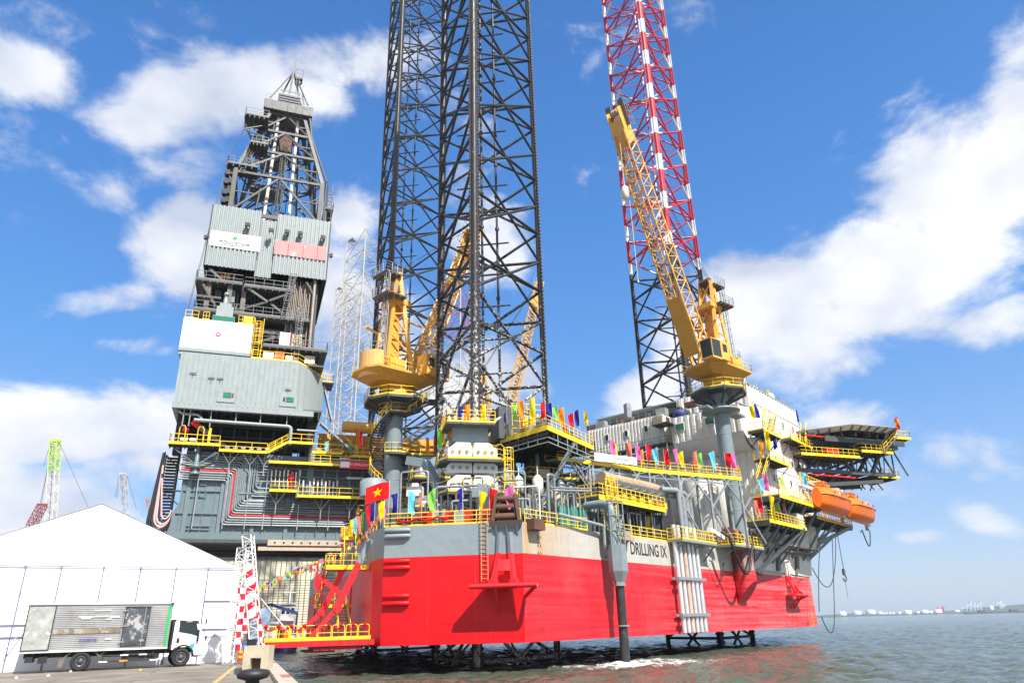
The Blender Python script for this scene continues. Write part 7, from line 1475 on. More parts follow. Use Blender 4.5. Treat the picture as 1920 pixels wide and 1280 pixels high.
for e in (-.015, .015):
    mb = MB(); pts = []
    for k in range(10): r = .30 if k % 2 == 0 else .12; a = pi/2+k*pi/5; pts.append(fpt(.5+r*cos(a)*FH/FW, .5-r*sin(a), e))
    c = fpt(.5, .5, e); mb.add(pts+[c], [(k, (k+1) % 10, 10) for k in range(10)]); part('star', mb, FM['yellow'], cl_)
# pennant strings
PEN = []
for k in FC: mb = MB(); mb.add([(-.1, 0, 0), (.1, 0, 0), (.07, .05, -.3), (-.07, -.04, -.26)], [(0, 1, 2, 3)]); PEN.append(mb.mesh('pennant_'+k, [FM[k]]))
def bunting(pts, label, n=90):
    pts = [V(p) for p in pts]; bt = thing('bunting_string', label, 'bunting', tuple(pts[0]), 'strings of coloured pennants'); off = pts[0]
    full = []
    for a, b in zip(pts[:-1], pts[1:]):
        for i in range(12): full.append(a.lerp(b, i/12)-ZUP*.35*4*(i/12)*(1-i/12))
    full.append(pts[-1]); mb = MB(); mb.path(full, .015, 4, False); part('cord', mb, POLE, bt)
    for i in range(n):
        f = (i+.5)/n*(len(full)-1); k = int(f); p = full[k].lerp(full[k+1], f-k); o = bpy.data.objects.new('pennant', PEN[rf.randrange(len(PEN))]); COL.objects.link(o); o.parent = bt; o.location = p-off+V((rf.uniform(-.1, .1), rf.uniform(-.1, .1), rf.uniform(-.06, .06)))
        o.rotation_euler = (rf.uniform(-.5, .5), rf.uniform(-.5, .5), rf.uniform(0, pi)); s = rf.uniform(.75, 1.35); o.scale = (s, s, s)
bunting([(-13.7, -36, 12.3), (-13.9, -26, 12.2), at(625, 1020, X=-14.2)], 'string of mixed pennants along the stern rail below small flags', 80)
bunting([at(715, 962, X=-14.0), at(660, 1020, X=-15.4), at(600, 1048, X=-17.5), at(545, 1070, X=-19.8), at(487, 1092, X=-22.5)], 'upper pennant string sagging from the stern corner down to the quay', 95)
bunting([at(620, 1035, X=-16.2), at(560, 1060, X=-19), at(520, 1080, X=-21), at(484, 1100, X=-22.8)], 'lower pennant string sagging from the stair tower to the quay', 95)
bunting([at(612, 1060, X=-16.4), at(570, 1058, X=-18.6), at(500, 1096, X=-21.6)], 'short thick pennant string nearest the small boat', 80)
mb = MB(); p0, p1 = sA(1.0, -.1, ZD+.6), sA(5.5, -.1, ZD+.75)
mb.path([p0.lerp(p1, i/24)-ZUP*(.22*abs(sin(i/24*pi*2.5))) for i in range(25)], .09, 5); solo('red_garland', mb, FM['red'], 'red cloth garland looped along the yellow deck rail', 'garland')
# red banner on the lower walkway
a, b = at(637, 866, Y=-11.4), at(702, 873, Y=-11.4); mb = MB(); mb.box(a.x, b.x, -11.35, -11.3, a.z-.75, a.z+.25); rb_ = solo('red_banner', mb, mat('banner_red', (.66, .03, .06), .6), 'red and white banner tied to the yellow rail under catwalk', 'banner')
mb = MB(); mb.box(a.x+.1, a.x+1.2, -11.38, -11.351, a.z-.6, a.z+.1); part('banner_logo', mb, MATS['banner_white'], rb_); mb = MB(); text_mesh(mb, 'PV DRILLING', (b.x-1.9, -11.36, a.z-.2), (1, 0, 0), ZUP, .42); part('banner_lettering', mb, MATS['banner_white'], rb_)
# ---------------------------------------------------------------- gangway and stairs at the stern
gw = thing('gangway', 'red gangway platform with yellow rails hung from the hull over the quay gap', 'gangway', (-18, -34, 2.3))
mb = MB(); mb.box(-22.4, -13.6, -37.2, -31, 2.32, 2.72)
for i in range(12): mb.box(-22.3+i*.75, -22.22+i*.75, -37.3, -37.2, 2.3, 2.74)
part('deck', mb, RED, gw)
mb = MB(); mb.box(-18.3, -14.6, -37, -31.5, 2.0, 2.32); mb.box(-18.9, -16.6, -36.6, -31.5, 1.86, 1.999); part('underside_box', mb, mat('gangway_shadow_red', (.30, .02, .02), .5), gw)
mb = MB()
xs = [-22.2, -21.2, -20.2, -19.2, -18.1, -17.0, -15.95, -14.95, -14.0]
for x0, x1 in zip(xs[:-1], xs[1:]):
    mb.path(bend([(x0+.05, -37.1, 2.72), (x0+.05, -37.1, 3.85), (x1-.05, -37.1, 3.85), (x1-.05, -37.1, 2.72)], .2, 3), .035, 5); mb.tube((x0+.05, -37.1, 3.3), (x1-.05, -37.1, 3.3), .03, 4)
mb.box(-22.3, -13.9, -37.15, -37.1, 2.74, 3.0); mb.rail([(-22.2, -31.2, 2.72), (-17, -31.2, 2.72)], 1.15, .6, .035, True); mb.rail([(-21.8, -34.3, 2.72), (-19, -34.3, 2.72)], 1.15, .5, .035, True); parts('hooped_rail', mb, YEL, gw)
mb = MB()
for i in range(9): q = V((-22+i*.95, -37.1, 3.85)); mb.lathe(q+V((0, 0, -.16)), [(.02, 0), (.14, .08), (.16, .18), (.05, .3)], 7)
for x0, x1 in zip(xs[:-1], xs[1:]): mb.path([V((x0+(x1-x0)*i/8, -37.0, 3.82-.28*sin(pi*i/8))) for i in range(9)], .06, 5)
part('red_cloth_bow', mb, FM['red'], gw)
for y, dxx in ((-37.0, 0), (-31.6, 0)):
    a, j, b = (at(694, 1011, Y=-36.2), at(632, 1139, Y=-37), at(582, 1194, Y=-37)) if y < -35 else (at(664, 1028, Y=-31.6), at(604, 1146, Y=-31.6), at(560, 1186, Y=-31.6))
    m_ = a.lerp(j, .36); mb = MB(); mb.bar(m_, j, .34, .44); mb.tube(j-V((0, .22, 0)), j+V((0, .22, 0)), .36, 12); mb.bar(j, b, .26, .34); ar = part('support_arm', mb, RED, gw); mb = MB(); mb.bar(a, m_, .345, .445); part('upper_arm', mb, GREY, ar)
mb = MB(); p = at(600, 1080, Y=-31.6); q = at(640, 1115, Y=-34); mb.bar(p, q, .26, .3); part('cross_arm', mb, RED, gw)
st_ = thing('stair_tower', 'yellow railed stair tower between hull stern and red gangway', 'stairs', (-15.6, -27, 2.7))
def cstair(p, q, wd, name='flight'):
    mb = MB(); mb.stair(p, q, wd, 1.0); f_ = part(name, mb, BROWNG, st_); mb = MB(); wd = V(wd).normalized(); p, q = V(p), V(q)
    for k in (-.52, .52):
        for h_ in (.55, 1.05): mb.tube(p+wd*k+ZUP*h_, q+wd*k+ZUP*h_, .035, 4)
        for i in range(6): c = p.lerp(q, i/5)+wd*k; mb.tube(c, c+ZUP*1.05, .03, 4)
    part('flight_rail', mb, YEL, f_)
cstair((-15.2, -31, 2.7), (-15.4, -27.2, 5.6), (1, 0, 0)); cstair((-16.9, -27.2, 5.6), (-16.5, -31.2, 8.6), (1, 0, 0)); cstair((-15.2, -31.5, 8.6), (-14.9, -27.8, 11.7), (1, 0, 0))
for (x0, x1, y0, y1, z) in ((-17.6, -14.2, -27.2, -25.6, 5.6), (-17.4, -13.7, -32.8, -31.2, 8.6), (-15.6, -13.6, -27.8, -25.8, 11.7)):
    mb = MB(); mb.box(x0, x1, y0, y1, z-.2, z); l_ = part('landing', mb, RED, st_); mb = MB(); mb.rail([(x1, y0, z), (x0, y0, z), (x0, y1, z), (x1, y1, z)] if y0 < -30 else [(x0, y0, z), (x0, y1, z), (x1, y1, z)], 1.15, .7, .035, True); mb.box(x0, x1, y0-.05, y0, z-.2, z+.12); parts('landing_rail', mb, YEL, l_)
mb = MB()
for x, y in ((-17.5, -25.7), (-17.4, -31.3), (-14.2, -25.7)): mb.tube((x, y, 2.7), (x, y, 9.7 if y > -30 and x < -15 else 8.6), .08, 6)
mb.box(-17.9, -17.0, -28.4, -28.2, 7.0, 8.2); part('tower_post', mb, RED, st_)

# ---------------------------------------------------------------- marquee tent
TB = V((-24.15, -53.57, QZ)); TD = V((.9857, .1684, 0)).normalized(); TN = V((TD.y, -TD.x, 0))     # along the gable, towards the camera
TW = 15.0
def tp(f, b, z): p = TB+TD*f-TN*b; return V((p.x, p.y, QZ+z))
tent = thing('marquee_tent', 'huge white gabled marquee tent behind the box truck', 'tent', tuple(TB))
PVC = mat('white_tent_fabric', (.90, .90, .90), .6, var=.03, bump=.25, bs=.5); EV, PK = 4.9, 8.12
mb = MB(); n = 26
for side in (0, 1): pass
mb.slab([tp(-TW, 0, 0), tp(0, 0, 0), tp(0, 0, EV), tp(-TW/2, 0, PK-.02), tp(-TW, 0, EV)][::-1], -TN*-.04*-1); part('gable_wall', mb, PVC, tent)
DEP = 30
mb = MB(); mb.add([tp(.04, -.03, EV), tp(.04, DEP, EV), tp(-TW/2, DEP, PK+.02), tp(-TW/2, -.03, PK+.02), tp(-TW-.04, -.03, EV), tp(-TW-.04, DEP, EV)], [(0, 1, 2, 3), (3, 2, 5, 4)]); part('roof', mb, PVC, tent)
mb = MB(); mb.add([tp(0, 0, 0), tp(0, DEP, 0), tp(0, DEP, EV), tp(0, 0, EV)], [(0, 1, 2, 3)]); mb.add([tp(-TW, 0, 0), tp(-TW, DEP, 0), tp(-TW, DEP, EV), tp(-TW, 0, EV)], [(0, 1, 2, 3)]); part('side_wall', mb, PVC, tent)
TL = mat('tent_pole_lilac', (.20, .20, .32), .5, .2, var=.05)
mb = MB(); mb.tube(tp(-TW, -.08, EV-.02), tp(0, -.08, EV-.02), .03, 5); part('eave_beam', mb, TL, tent)
for f in (-1.7, -3.35, -5.1, -6.85, -8.75, -10.3, -12.3, -14.2): mb = MB(); mb.tube(tp(f, -.05, 0), tp(f, -.05, EV), .035, 5); part('wall_pole', mb, TL, tent)
mb = MB(); mb.tube(tp(-5.15, -.1, EV), tp(-2.3, -.6, 2.0), .018, 4); mb.tube(tp(-5.15, -.1, EV), tp(-4.4, -.3, 3.0), .01, 4); mb.tube(tp(-8.75, -.1, EV), tp(-13.5, -.6, 1.5), .018, 4); mb.tube(tp(-10.3, -.1, EV), tp(-12.5, -.6, 2.8), .015, 4); mb.tube(tp(-9.6, -.1, 2.2), tp(-11, -.8, 0), .03, 4); part('guy_rope', mb, TL, tent)
mb = MB()
for z in (1.35, 1.75, 3.1): mb.box(0, .01, 0, .01, 0, .01); mb.v.clear(); mb.f.clear(); mb.sm.clear(); mb.mi.clear()
for z, f0, f1 in ((1.35, -3.0, 0), (1.7, -3.0, 0), (3.15, -1.7, 0), (2.1, -11.4, -9.3), (1.55, -11.4, -9.3)): mb.tube(tp(f0, -.06, z), tp(f1, -.06, z), .03 if z > 1.5 else .02, 5)
part('wall_rail', mb, TL, tent)

# ---------------------------------------------------------------- box truck
TR_O = V((-30.58, -58.17, QZ)); TRD = V((.9857, .1684, 0)).normalized(); TRN = V((TRD.y, -TRD.x, 0))
def tr(f, b, z): p = TR_O+TRD*f-TRN*b; return V((p.x, p.y, QZ+z))      # f forwards, b away from the near side, z up
trk = thing('box_truck', 'box truck with white cab and silver corrugated body parked before the tent', 'truck', tuple(TR_O))
def tbx(mb, f0, f1, b0, b1, z0, z1): return mb.frame((tr(f0, b0, z0)+tr(f1, b1, z1))/2, TRD, TRN, ZUP, f1-f0, b1-b0, z1-z0)
ALU = mat('truck_aluminium', (.38, .38, .375), .5, .35, var=.3, vs=.9); PATCH = mat('scuffed_aluminium_sheet', (.46, .47, .43), .4, .4, var=.4, vs=2.5, fleck=.42, fcol=(.7, .72, .68), fs=4); DOORM = mat('mottled_mirror_sheet', (.16, .17, .18), .2, .6, var=.7, vs=1.6, fleck=.45, fcol=(.62, .6, .58), fs=1.6, bump=.3, bs=2.5)
mb = MB(); BX0, BX1 = -2.47, 3.60; nr = 24; z0, z1 = .92, 2.88; vs = []; 
for i in range(nr):
    for fz, db in ((0, 0), (.45, 0), (.6, .02), (.9, .02), (.999, 0)): vs.append((z0+(z1-z0)*(i+fz)/nr, db))
pts = []
for z, db in vs: pts += [tr(BX0, -db+.02, z), tr(BX1, -db+.02, z)]
mb.add(pts, [(2*i, 2*i+1, 2*i+3, 2*i+2) for i in range(len(vs)-1)]); body = part('cargo_body', mb, ALU, trk)
mb = MB(); tbx(mb, BX0, BX1, .03, 2.15, .9, 2.96); part('body_shell', mb, ALU, body)
mb = MB(); tbx(mb, BX0-.03, BX1+.03, -.04, 2.2, 2.89, 2.98); tbx(mb, BX0, BX1, -.03, .03, .84, .93); part('body_trim', mb, mat('pale_trim', (.72, .72, .7), .4, .3), body)
mb = MB(); tbx(mb, BX1-.17, BX1-.08, -.045, 0, .93, 2.82); part('green_edge_strip', mb, mat('green_strip', (.0, .46, .10), .4), body)
mb = MB(); tbx(mb, BX1-.12, BX1+.04, -.05, .1, 2.82, 2.95); part('corner_cap', mb, DGREY, body)
def frame_rect(mb, f0, f1, z0, z1, wd, b0=-.06, b1=-.02): tbx(mb, f0, f1, b0, b1, z1-wd, z1); tbx(mb, f0, f1, b0, b1, z0, z0+wd); tbx(mb, f0, f0+wd, b0, b1, z0+wd, z1-wd); tbx(mb, f1-wd, f1, b0, b1, z0+wd, z1-wd)
mb = MB(); tbx(mb, -2.44, -1.4, -.035, 0, .95, 2.87); sd_ = part('side_panel', mb, PATCH, body); mb = MB(); frame_rect(mb, -2.47, -1.36, .93, 2.89, .045); part('panel_frame', mb, BLACK, sd_)
mb = MB(); tbx(mb, 1.55, 2.58, -.035, 0, 1.02, 2.72); dr = part('side_door', mb, DOORM, body); mb = MB(); frame_rect(mb, 1.52, 2.61, .99, 2.75, .035); part('door_frame', mb, BLACK, dr); mb = MB()
for z in (1.2, 1.9, 2.6): tbx(mb, 1.42, 1.66, -.085, -.06, z-.02, z+.025)
tbx(mb, 2.38, 2.41, -.09, -.06, 1.0, 2.75); tbx(mb, 2.3, 2.5, -.1, -.06, 1.2, 1.3); frame_rect(mb, 1.45, 2.68, .95, 2.83, .03, -.045, -.03); part('door_hinge', mb, GALV, dr)
mb = MB()
for f0, f1, z in ((.25, .85, 2.33), (-.4, .2, 2.31), (.9, 1.3, 2.3), (.75, 1.0, 2.2), (.85, 1.1, 1.32), (-.3, .1, 2.25), (.2, .9, 2.6)): tbx(mb, f0, f1, -.03, -.005, z, z+.05)
parts('torn_sticker', mb, mat('peeled_white', (.8, .8, .8), .5), body)
mb = MB(); tbx(mb, -1.33, 1.45, -.024, -.004, 1.62, 1.84); part('dirt_stripe', mb, mat('brown_dirt_band', (.25, .2, .14), .6, .3, var=.6, vs=1.5, fleck=.5, fcol=(.36, .35, .33), fs=2.2), body)
mb = MB(); text_mesh(mb, '51D-507.50', tr(.15, -.035, 1.33), TRD, ZUP, .15, .006, .004); part('registration_lettering', mb, mat('violet_lettering', (.10, .06, .35), .5), body)
# chassis
mb = MB(); tbx(mb, -2.3, 4.9, .5, .75, .62, .86); tbx(mb, -2.3, 4.9, 1.45, 1.7, .62, .86)
for f in (-2, -1, .9, 1.9, 2.9): tbx(mb, f, f+.12, .05, 2.1, .74, .9)
tbx(mb, 1.7, 2.7, .1, .6, .35, .78); tbx(mb, 2.75, 3.3, .15, .6, .42, .78); mb.tube(tr(.9, .3, .66), tr(3.2, .3, .66), .09, 8); tbx(mb, -2.2, -1.9, .1, 1.9, .45, .7); tbx(mb, -1.7, -1.35, .05, .4, .4, .68); part('chassis', mb, BLACK, trk)
mb = MB(); mb.tube(tr(.85, .05, .38), tr(3.1, .05, .38), .03, 5); mb.tube(tr(.85, .05, .62), tr(3.1, .05, .62), .03, 5)
for f in (.9, 1.9, 3.0): mb.tube(tr(f, .05, .36), tr(f, .05, .85), .025, 5)
part('side_guard', mb, BLACK, trk)
mb = MB()
for f, z in ((1.6, .62), (2.4, .62), (.75, .36), (2.9, .36)): tbx(mb, f, f+.35, .0, .03, z-.025, z+.03)
parts('guard_sticker', mb, WHITE, trk); mb = MB(); tbx(mb, 1.6, 1.95, -.01, .03, .35, .41); part('amber_reflector', mb, mat('amber', (.8, .3, .01), .4), trk)
mb = MB(); mb.bar(tr(-.35, .1, .9), tr(-.75, .1, .55), .05); mb.bar(tr(-.75, .1, .55), tr(-.8, .1, .2), .03, .2); mb.bar(tr(.45, .1, .9), tr(.75, .1, .6), .05); mb.bar(tr(.75, .1, .62), tr(.95, .1, .85), .04); part('mudguard_stay', mb, BROWNG, trk)
def wheel(f, b, r=.42, wd=.26, dual=False):
    mb = MB(); mb.lathe(tr(f, b, r), [(r*.55, -wd/2), (r*.92, -wd/2), (r, -wd*.3), (r, wd*.3), (r*.92, wd/2), (r*.62, wd/2), (r*.58, wd*.05)], 28, axis=TRN); wh = part('wheel', mb, mat('truck_tyre', (.02, .02, .021), .8, var=.3, vs=8), trk)
    mb = MB(); mb.lathe(tr(f, b, r), [(.05, -wd*.2), (r*.55, wd*.1), (r*.57, wd*.45), (r*.5, wd*.48), (r*.42, wd*.18), (r*.25, wd*.25), (r*.22, wd*.42), (.03, wd*.45)], 20, axis=TRN); part('rim', mb, mat('dark_rim', (.075, .075, .078), .45), wh)
    mb = MB()
    for k in range(6): a = k*pi/3; c = tr(f, b, r)+TRD*(cos(a)*r*.33)+ZUP*(sin(a)*r*.33)+TRN*wd*.2; mb.tube(c, c+TRN*.06, .022, 6)
    part('wheel_nut', mb, DGREY, wh)
for f in (0, 4.28):
    wheel(f, .14); wheel(f, 1.95)
    if f == 0: wheel(f, .46); wheel(f, 1.63)
# cab: side profile extruded across, with its own window openings darkened
mb = MB(); pr = [(3.78, .78), (3.80, 2.0), (3.92, 2.13), (4.15, 2.17), (4.82, 2.14), (4.95, 2.05), (5.18, 1.36), (5.26, 1.25), (5.34, .62), (5.30, .42), (5.05, .42), (4.86, .5), (4.80, .72), (4.62, .93), (4.3, 1.0), (3.98, .93), (3.86, .78)]
mb.slab([tr(f, .0, z) for f, z in pr], -TRN*2.0); cab_ = part('cab', mb, mat('truck_cab_white', (.78, .79, .79), .3, var=.03, coat=.4), trk)
mb = MB(); mb.slab([tr(f, -.012, z) for f, z in ((4.02, 2.06), (4.78, 2.03), (4.98, 1.34), (4.62, 1.46), (4.02, 1.58))], -TRN*.02); part('side_window', mb, GLASS, cab_)
mb = MB(); mb.slab([tr(4.97, .1, 2.03), tr(5.19, .1, 1.38), tr(5.19, 1.9, 1.38), tr(4.97, 1.9, 2.03)], TRD*.02); part('windscreen', mb, GLASS, cab_)
mb = MB(); mb.slab([tr(f, -.03, z) for f, z in ((4.0, 2.12), (4.86, 2.08), (4.92, 1.96), (4.02, 2.02))], -TRN*.03); part('door_visor', mb, BLACK, cab_); mb = MB(); text_mesh(mb, 'ISUZU', tr(4.45, -.045, 2.055), TRD, ZUP, .1, .004); part('visor_lettering', mb, WHITE, cab_)
mb = MB(); tbx(mb, 3.97, 4.10, -.02, .01, 1.08, 1.3); tbx(mb, 4.88, 4.98, -.03, .01, 1.12, 1.32); tbx(mb, 4.72, 5.25, .0, .02, .44, .5); part('door_handle', mb, BLACK, cab_)
mb = MB(); tbx(mb, 3.66, 3.78, .1, 1.9, .8, 2.15); mb.path([tr(3.72, .05, .8), tr(3.72, .02, 2.0), tr(3.82, .02, 2.15)], .06, 6); part('air_intake', mb, BLACK, cab_)
mb = MB(); mb.tube(tr(5.16, -.0, 1.9), tr(5.22, -.25, 2.0), .015, 5); mb.lathe(tr(5.16, -.28, 2.03), [(.02, 0), (.14, .02), (.14, .05), (.02, .08)], 14, axis=TRD); mb.tube(tr(5.05, 0, 2.0), tr(5.28, -.1, 1.3), .014, 5); mb.frame(tr(5.3, -.12, 1.25), TRD, TRN, ZUP, .06, .14, .2); mb.frame(tr(4.93, -.1, 1.45), TRD, TRN, ZUP, .08, .12, .42); part('mirror', mb, BLACK, cab_)
mb = MB(); mb.slab([tr(f, -.01, z) for f, z in ((5.15, 1.05), (5.24, 1.15), (5.28, .8), (5.2, .72))], -TRN*.02); tbx(mb, 5.30, 5.345, .05, .5, .75, 1.0); part('headlight', mb, mat('headlight_lens', (.7, .72, .75), .1), cab_)
mb = MB(); c = tr(4.72, -.012, .92); mb.tube(c, c+TRN*.01, .11, 16); part('door_emblem', mb, mat('door_emblem_blue', (.02, .35, .65), .4), cab_); mb = MB(); tbx(mb, 4.78, 5.0, -.016, -.001, 1.03, 1.06); part('door_script', mb, RED, cab_)
mb = MB(); mb.path([tr(3.88+.44+.48*cos(pi-pi*i/12), .0, .42+.54*sin(pi*i/12)) for i in range(13)], .045, 6); part('wheel_arch', mb, BLACK, cab_)
mb = MB(); tbx(mb, 5.0, 5.36, .05, 1.95, .38, .62); part('bumper', mb, MATS['truck_cab_white'], cab_)

# ---------------------------------------------------------------- red and white dressed truss masts, quay furniture
def stripes(name, k, sc, chk=False):
    m = bpy.data.materials.new(name); m.use_nodes = True; nt = m.node_tree; L = nt.links.new; b = nt.nodes['Principled BSDF']; b.inputs['Roughness'].default_value = .7
    P = nd(nt, 'ShaderNodeNewGeometry').outputs['Position']; s = nd(nt, 'ShaderNodeSeparateXYZ'); L(P, s.inputs[0])
    h = mth(nt, 'ADD', s.outputs[0], mth(nt, 'MULTIPLY', s.outputs[1], .35)); v = mth(nt, 'MULTIPLY', s.outputs[2], sc)
    if chk:
        a = mth(nt, 'FLOOR', v); bb = mth(nt, 'FLOOR', mth(nt, 'MULTIPLY', h, sc*1.1)); f = mth(nt, 'GREATER_THAN', mth(nt, 'FRACT', mth(nt, 'MULTIPLY', mth(nt, 'ADD', a, bb), .5)), .25)
    else: f = mth(nt, 'GREATER_THAN', mth(nt, 'FRACT', mth(nt, 'SUBTRACT', v, mth(nt, 'MULTIPLY', h, k))), .58)
    mx = nd(nt, 'ShaderNodeMix', data_type='RGBA'); L(f, mx.inputs[0]); mx.inputs[6].default_value = (.82, .82, .83, 1); mx.inputs[7].default_value = (.62, .01, .03, 1); L(mx.outputs[2], b.inputs['Base Color']); return m
STR = stripes('diagonal_red_stripes', .9, 1.15); CHK = stripes('red_white_checks', 0, 3.4, True)
def mast(base, top, label, cloth_parts):
    base, top = V(base), V(top); ms = thing('truss_mast', label, 'truss mast', tuple(base), 'dressed truss masts'); sd = V((cos(YAW), sin(YAW), 0))
    mb = MB(); n = round((top-base).length/.32); mb.truss(base, top, .46, .46, n, .03, .018, sd); d = (top-base).normalized(); part('lattice', mb, WHITE, ms)
    mb = MB(); mb.frame(top+ZUP*.03, sd, V((-sd.y, sd.x, 0)), ZUP, .5, .5, .05); mb.frame(base+ZUP*.06, sd, V((-sd.y, sd.x, 0)), ZUP, .6, .6, .1); parts('end_plate', mb, GALV, ms)
    for (t0, t1, off, w0, w1, m) in cloth_parts:
        p, q = base.lerp(top, t0)+sd*off, base.lerp(top, t1)+sd*off*.6; y = V((-sd.y, sd.x, 0))*-.24; vs = []
        for i in range(15):
            t = i/14; c = p.lerp(q, t); w_ = w0+(w1-w0)*t
            for k in (-.5, -.2, .2, .5): vs.append(c+sd*k*w_+y*(1+.25*sin(9*t+5*k)))
        mb = MB(); mb.add(vs, [(4*i+j, 4*i+j+1, 4*i+5+j, 4*i+4+j) for i in range(14) for j in range(3)], True); part('cloth_wrap', mb, m, ms)
    return ms
b1 = at(430, 1246, Z=QZ); nrm_ = (b1-CAM); nrm_.z = 0; nrm_.normalize()
def atv(x, y, c): d = ray(x, y); return CAM+d*((c-CAM).dot(nrm_)/d.dot(nrm_))
t1 = atv(456, 1028, b1); mast(b1, t1, 'upright white truss mast with checkered red cloth hanging beside the tent', [(.12, .66, .42, .34, .42, CHK), (.26, .62, .66, .28, .1, CHK)])
b2 = b1+V((1.3, .15, 0)); t2 = atv(465, 1003, b2); mast(b2, t2, 'leaning white truss mast wrapped in wide red and white stripes', [(.34, .76, .0, .56, .52, STR), (.06, .66, .42, .24, .14, CHK)])
# concrete fender block with a square hole, bollard, extinguisher, tarpaulin
bk = thing('concrete_block', 'tan concrete block with a square opening at the quay edge', 'concrete block', (-22.8, -66.6, QZ))
c = at(477, 1262, Z=QZ); fx_ = V((cos(YAW), sin(YAW), 0)); fy_ = V((-fx_.y, fx_.x, 0)); mb = MB()
def kb(mb, x0, x1, y0, y1, z0, z1): return mb.frame(c+fx_*(x0+x1)/2+fy_*(y0+y1)/2+ZUP*(z0+z1)/2, fx_, fy_, ZUP, x1-x0, y1-y0, z1-z0)
kb(mb, -.5, -.22, 0, .6, 0, .98); kb(mb, .2, .48, 0, .6, 0, .98); kb(mb, -.22, .2, 0, .6, .55, .98); kb(mb, -.22, .2, 0, .6, 0, .14); part('block_body', mb, CONCB, bk)
mb = MB(); kb(mb, -.2, .18, .3, .5, .15, .5); part('opening_shade', mb, RUST, bk)
mb = MB(); kb(mb, -.75, -.53, -.1, .3, .0, .2); solo('junction_box', mb, DGREY, 'small dark metal box lying beside the tan concrete block', 'box')
c2 = at(471, 1299, Z=QZ); mb = MB(); mb.lathe(c2, [(.3, -.01), (.3, .05), (.2, .1), (.17, .3), (.38, .36), (.42, .46), (.34, .55), (.1, .58)], 20); solo('mooring_bollard', mb, BLACK, 'black rounded mooring bollard in the foreground at quay edge', 'bollard')
c3_ = at(449, 1240, Z=QZ); ex = thing('fire_extinguisher', 'red banded fire extinguisher standing by the truss mast foot', 'extinguisher', tuple(c3_)); mb = MB(); mb.lathe(c3_, [(.1, 0), (.12, .05), (.12, .62), (.05, .74), (.04, .82)], 14); part('cylinder', mb, mat('extinguisher_red', (.6, .06, .02), .4), ex)
mb = MB(); 
for z in (.2, .45): mb.lathe(c3_+ZUP*z, [(.122, 0), (.124, .01), (.124, .09), (.122, .1)], 14)
part('label_band', mb, FM['yellow'], ex); mb = MB(); mb.bar(c3_+ZUP*.84-fx_*.1, c3_+ZUP*.9+fx_*.12, .04); part('handle', mb, BLACK, ex)
for dx_, lab in ((0, 'blue tarpaulin bundle behind the fire extinguisher'), (1.05, 'blue tarpaulin bundle at the leaning truss mast foot')):
    p = at(455, 1222, Z=QZ)+fx_*dx_; mb = MB(); n = 10; vs = []; fs = []
    for j in range(6):
        for i in range(n): a = 2*pi*i/n; r = (.1, .52, .58, .5, .34, .05)[j]*(1+.16*sin(3*a+j*1.7)); vs.append(p+fx_*cos(a)*r*1.2+fy_*sin(a)*r*.8+ZUP*((0, .05, .25, .45, .6, .66)[j]+.05*sin(2*a+j)))
    mb.add(vs, [(j*n+i, j*n+(i+1) % n, (j+1)*n+(i+1) % n, (j+1)*n+i) for j in range(5) for i in range(n)], True); solo('tarpaulin_bundle', mb, mat('blue_tarp', (.02, .09, .35), .5, var=.3, vs=4), lab, 'tarpaulin')
p = b2+fx_*-.2-fy_*.5; mb = MB(); mb.frame(p+ZUP*.55, fx_, fy_, ZUP, .4, .3, 1.1); mb.frame(p+ZUP*1.12, fx_, fy_, ZUP, .44, .34, .06); solo('black_speaker_box', mb, BLACK, 'tall black box standing at the foot of the leaning truss mast', 'box')
p = b2+fx_*.35-fy_*.9; mb = MB(); mb.lathe(p, [(.3, 0), (.34, .1), (.28, .25), (.05, .3)], 14); solo('tyre_fender', mb, BLACK, 'round black fender lying behind the tan concrete block', 'fender')
# worn yellow line on the quay, litter, tyres hanging along the wall
mb = MB(); a = at(442, 1248, Z=QZ); b = at(395, 1285, Z=QZ); d_ = (b-a).normalized(); sd_ = V((-d_.y, d_.x, 0)); mb.add([a+sd_*.08+ZUP*.004, b+d_*1.5+sd_*.08+ZUP*.004, b+d_*1.5-sd_*.08+ZUP*.004, a-sd_*.08+ZUP*.004], [(0, 1, 2, 3)])
struct('quay_marking', mb, mat('worn_yellow_line', (.50, .36, .10), .8, var=.4, vs=6, fleck=.45, fcol=(.24, .21, .17), fs=8))
for i, (x, y) in enumerate(((132, 1260), (263, 1257), (30, 1272), (90, 1268))):
    q = at(x, y, Z=QZ); mb = MB(); mb.lathe(q, [(.05, 0), (.08, .03), (.05, .07), (.01, .09)], 7); solo('litter', mb, (OFFW, FM['yellow'], OFFW, OFFW)[i], ('crumpled white paper beside the rear truck wheel', 'yellow scrap on the ground under the truck', 'white scrap left of the truck near picture edge', 'white scrap on the quay below the truck tail')[i], 'litter')
TY = mat('old_tyre_rubber', (.02, .02, .02), .85, var=.3); mb = MB(); 
prof_t = [(.28, -.14), (.46, -.15), (.52, -.08), (.52, .08), (.46, .15), (.28, .14), (.25, 0)]
for i in range(12):
    y = -74+i*3.1; mb = MB(); n = 16; cc = V((QX+.17, y, 1.25)); vs = [cc+V((w_, r*cos(2*pi*k/n), r*sin(2*pi*k/n))) for r, w_ in prof_t for k in range(n)]; m = len(prof_t)
    mb.add(vs, [(j*n+k, j*n+(k+1) % n, ((j+1) % m)*n+(k+1) % n, ((j+1) % m)*n+k) for j in range(m) for k in range(n)], True); solo('tyre_fender', mb, TY, 'old black tyre fender hanging in the row along the quay wall', 'fender', 'tyre fenders on the quay wall')
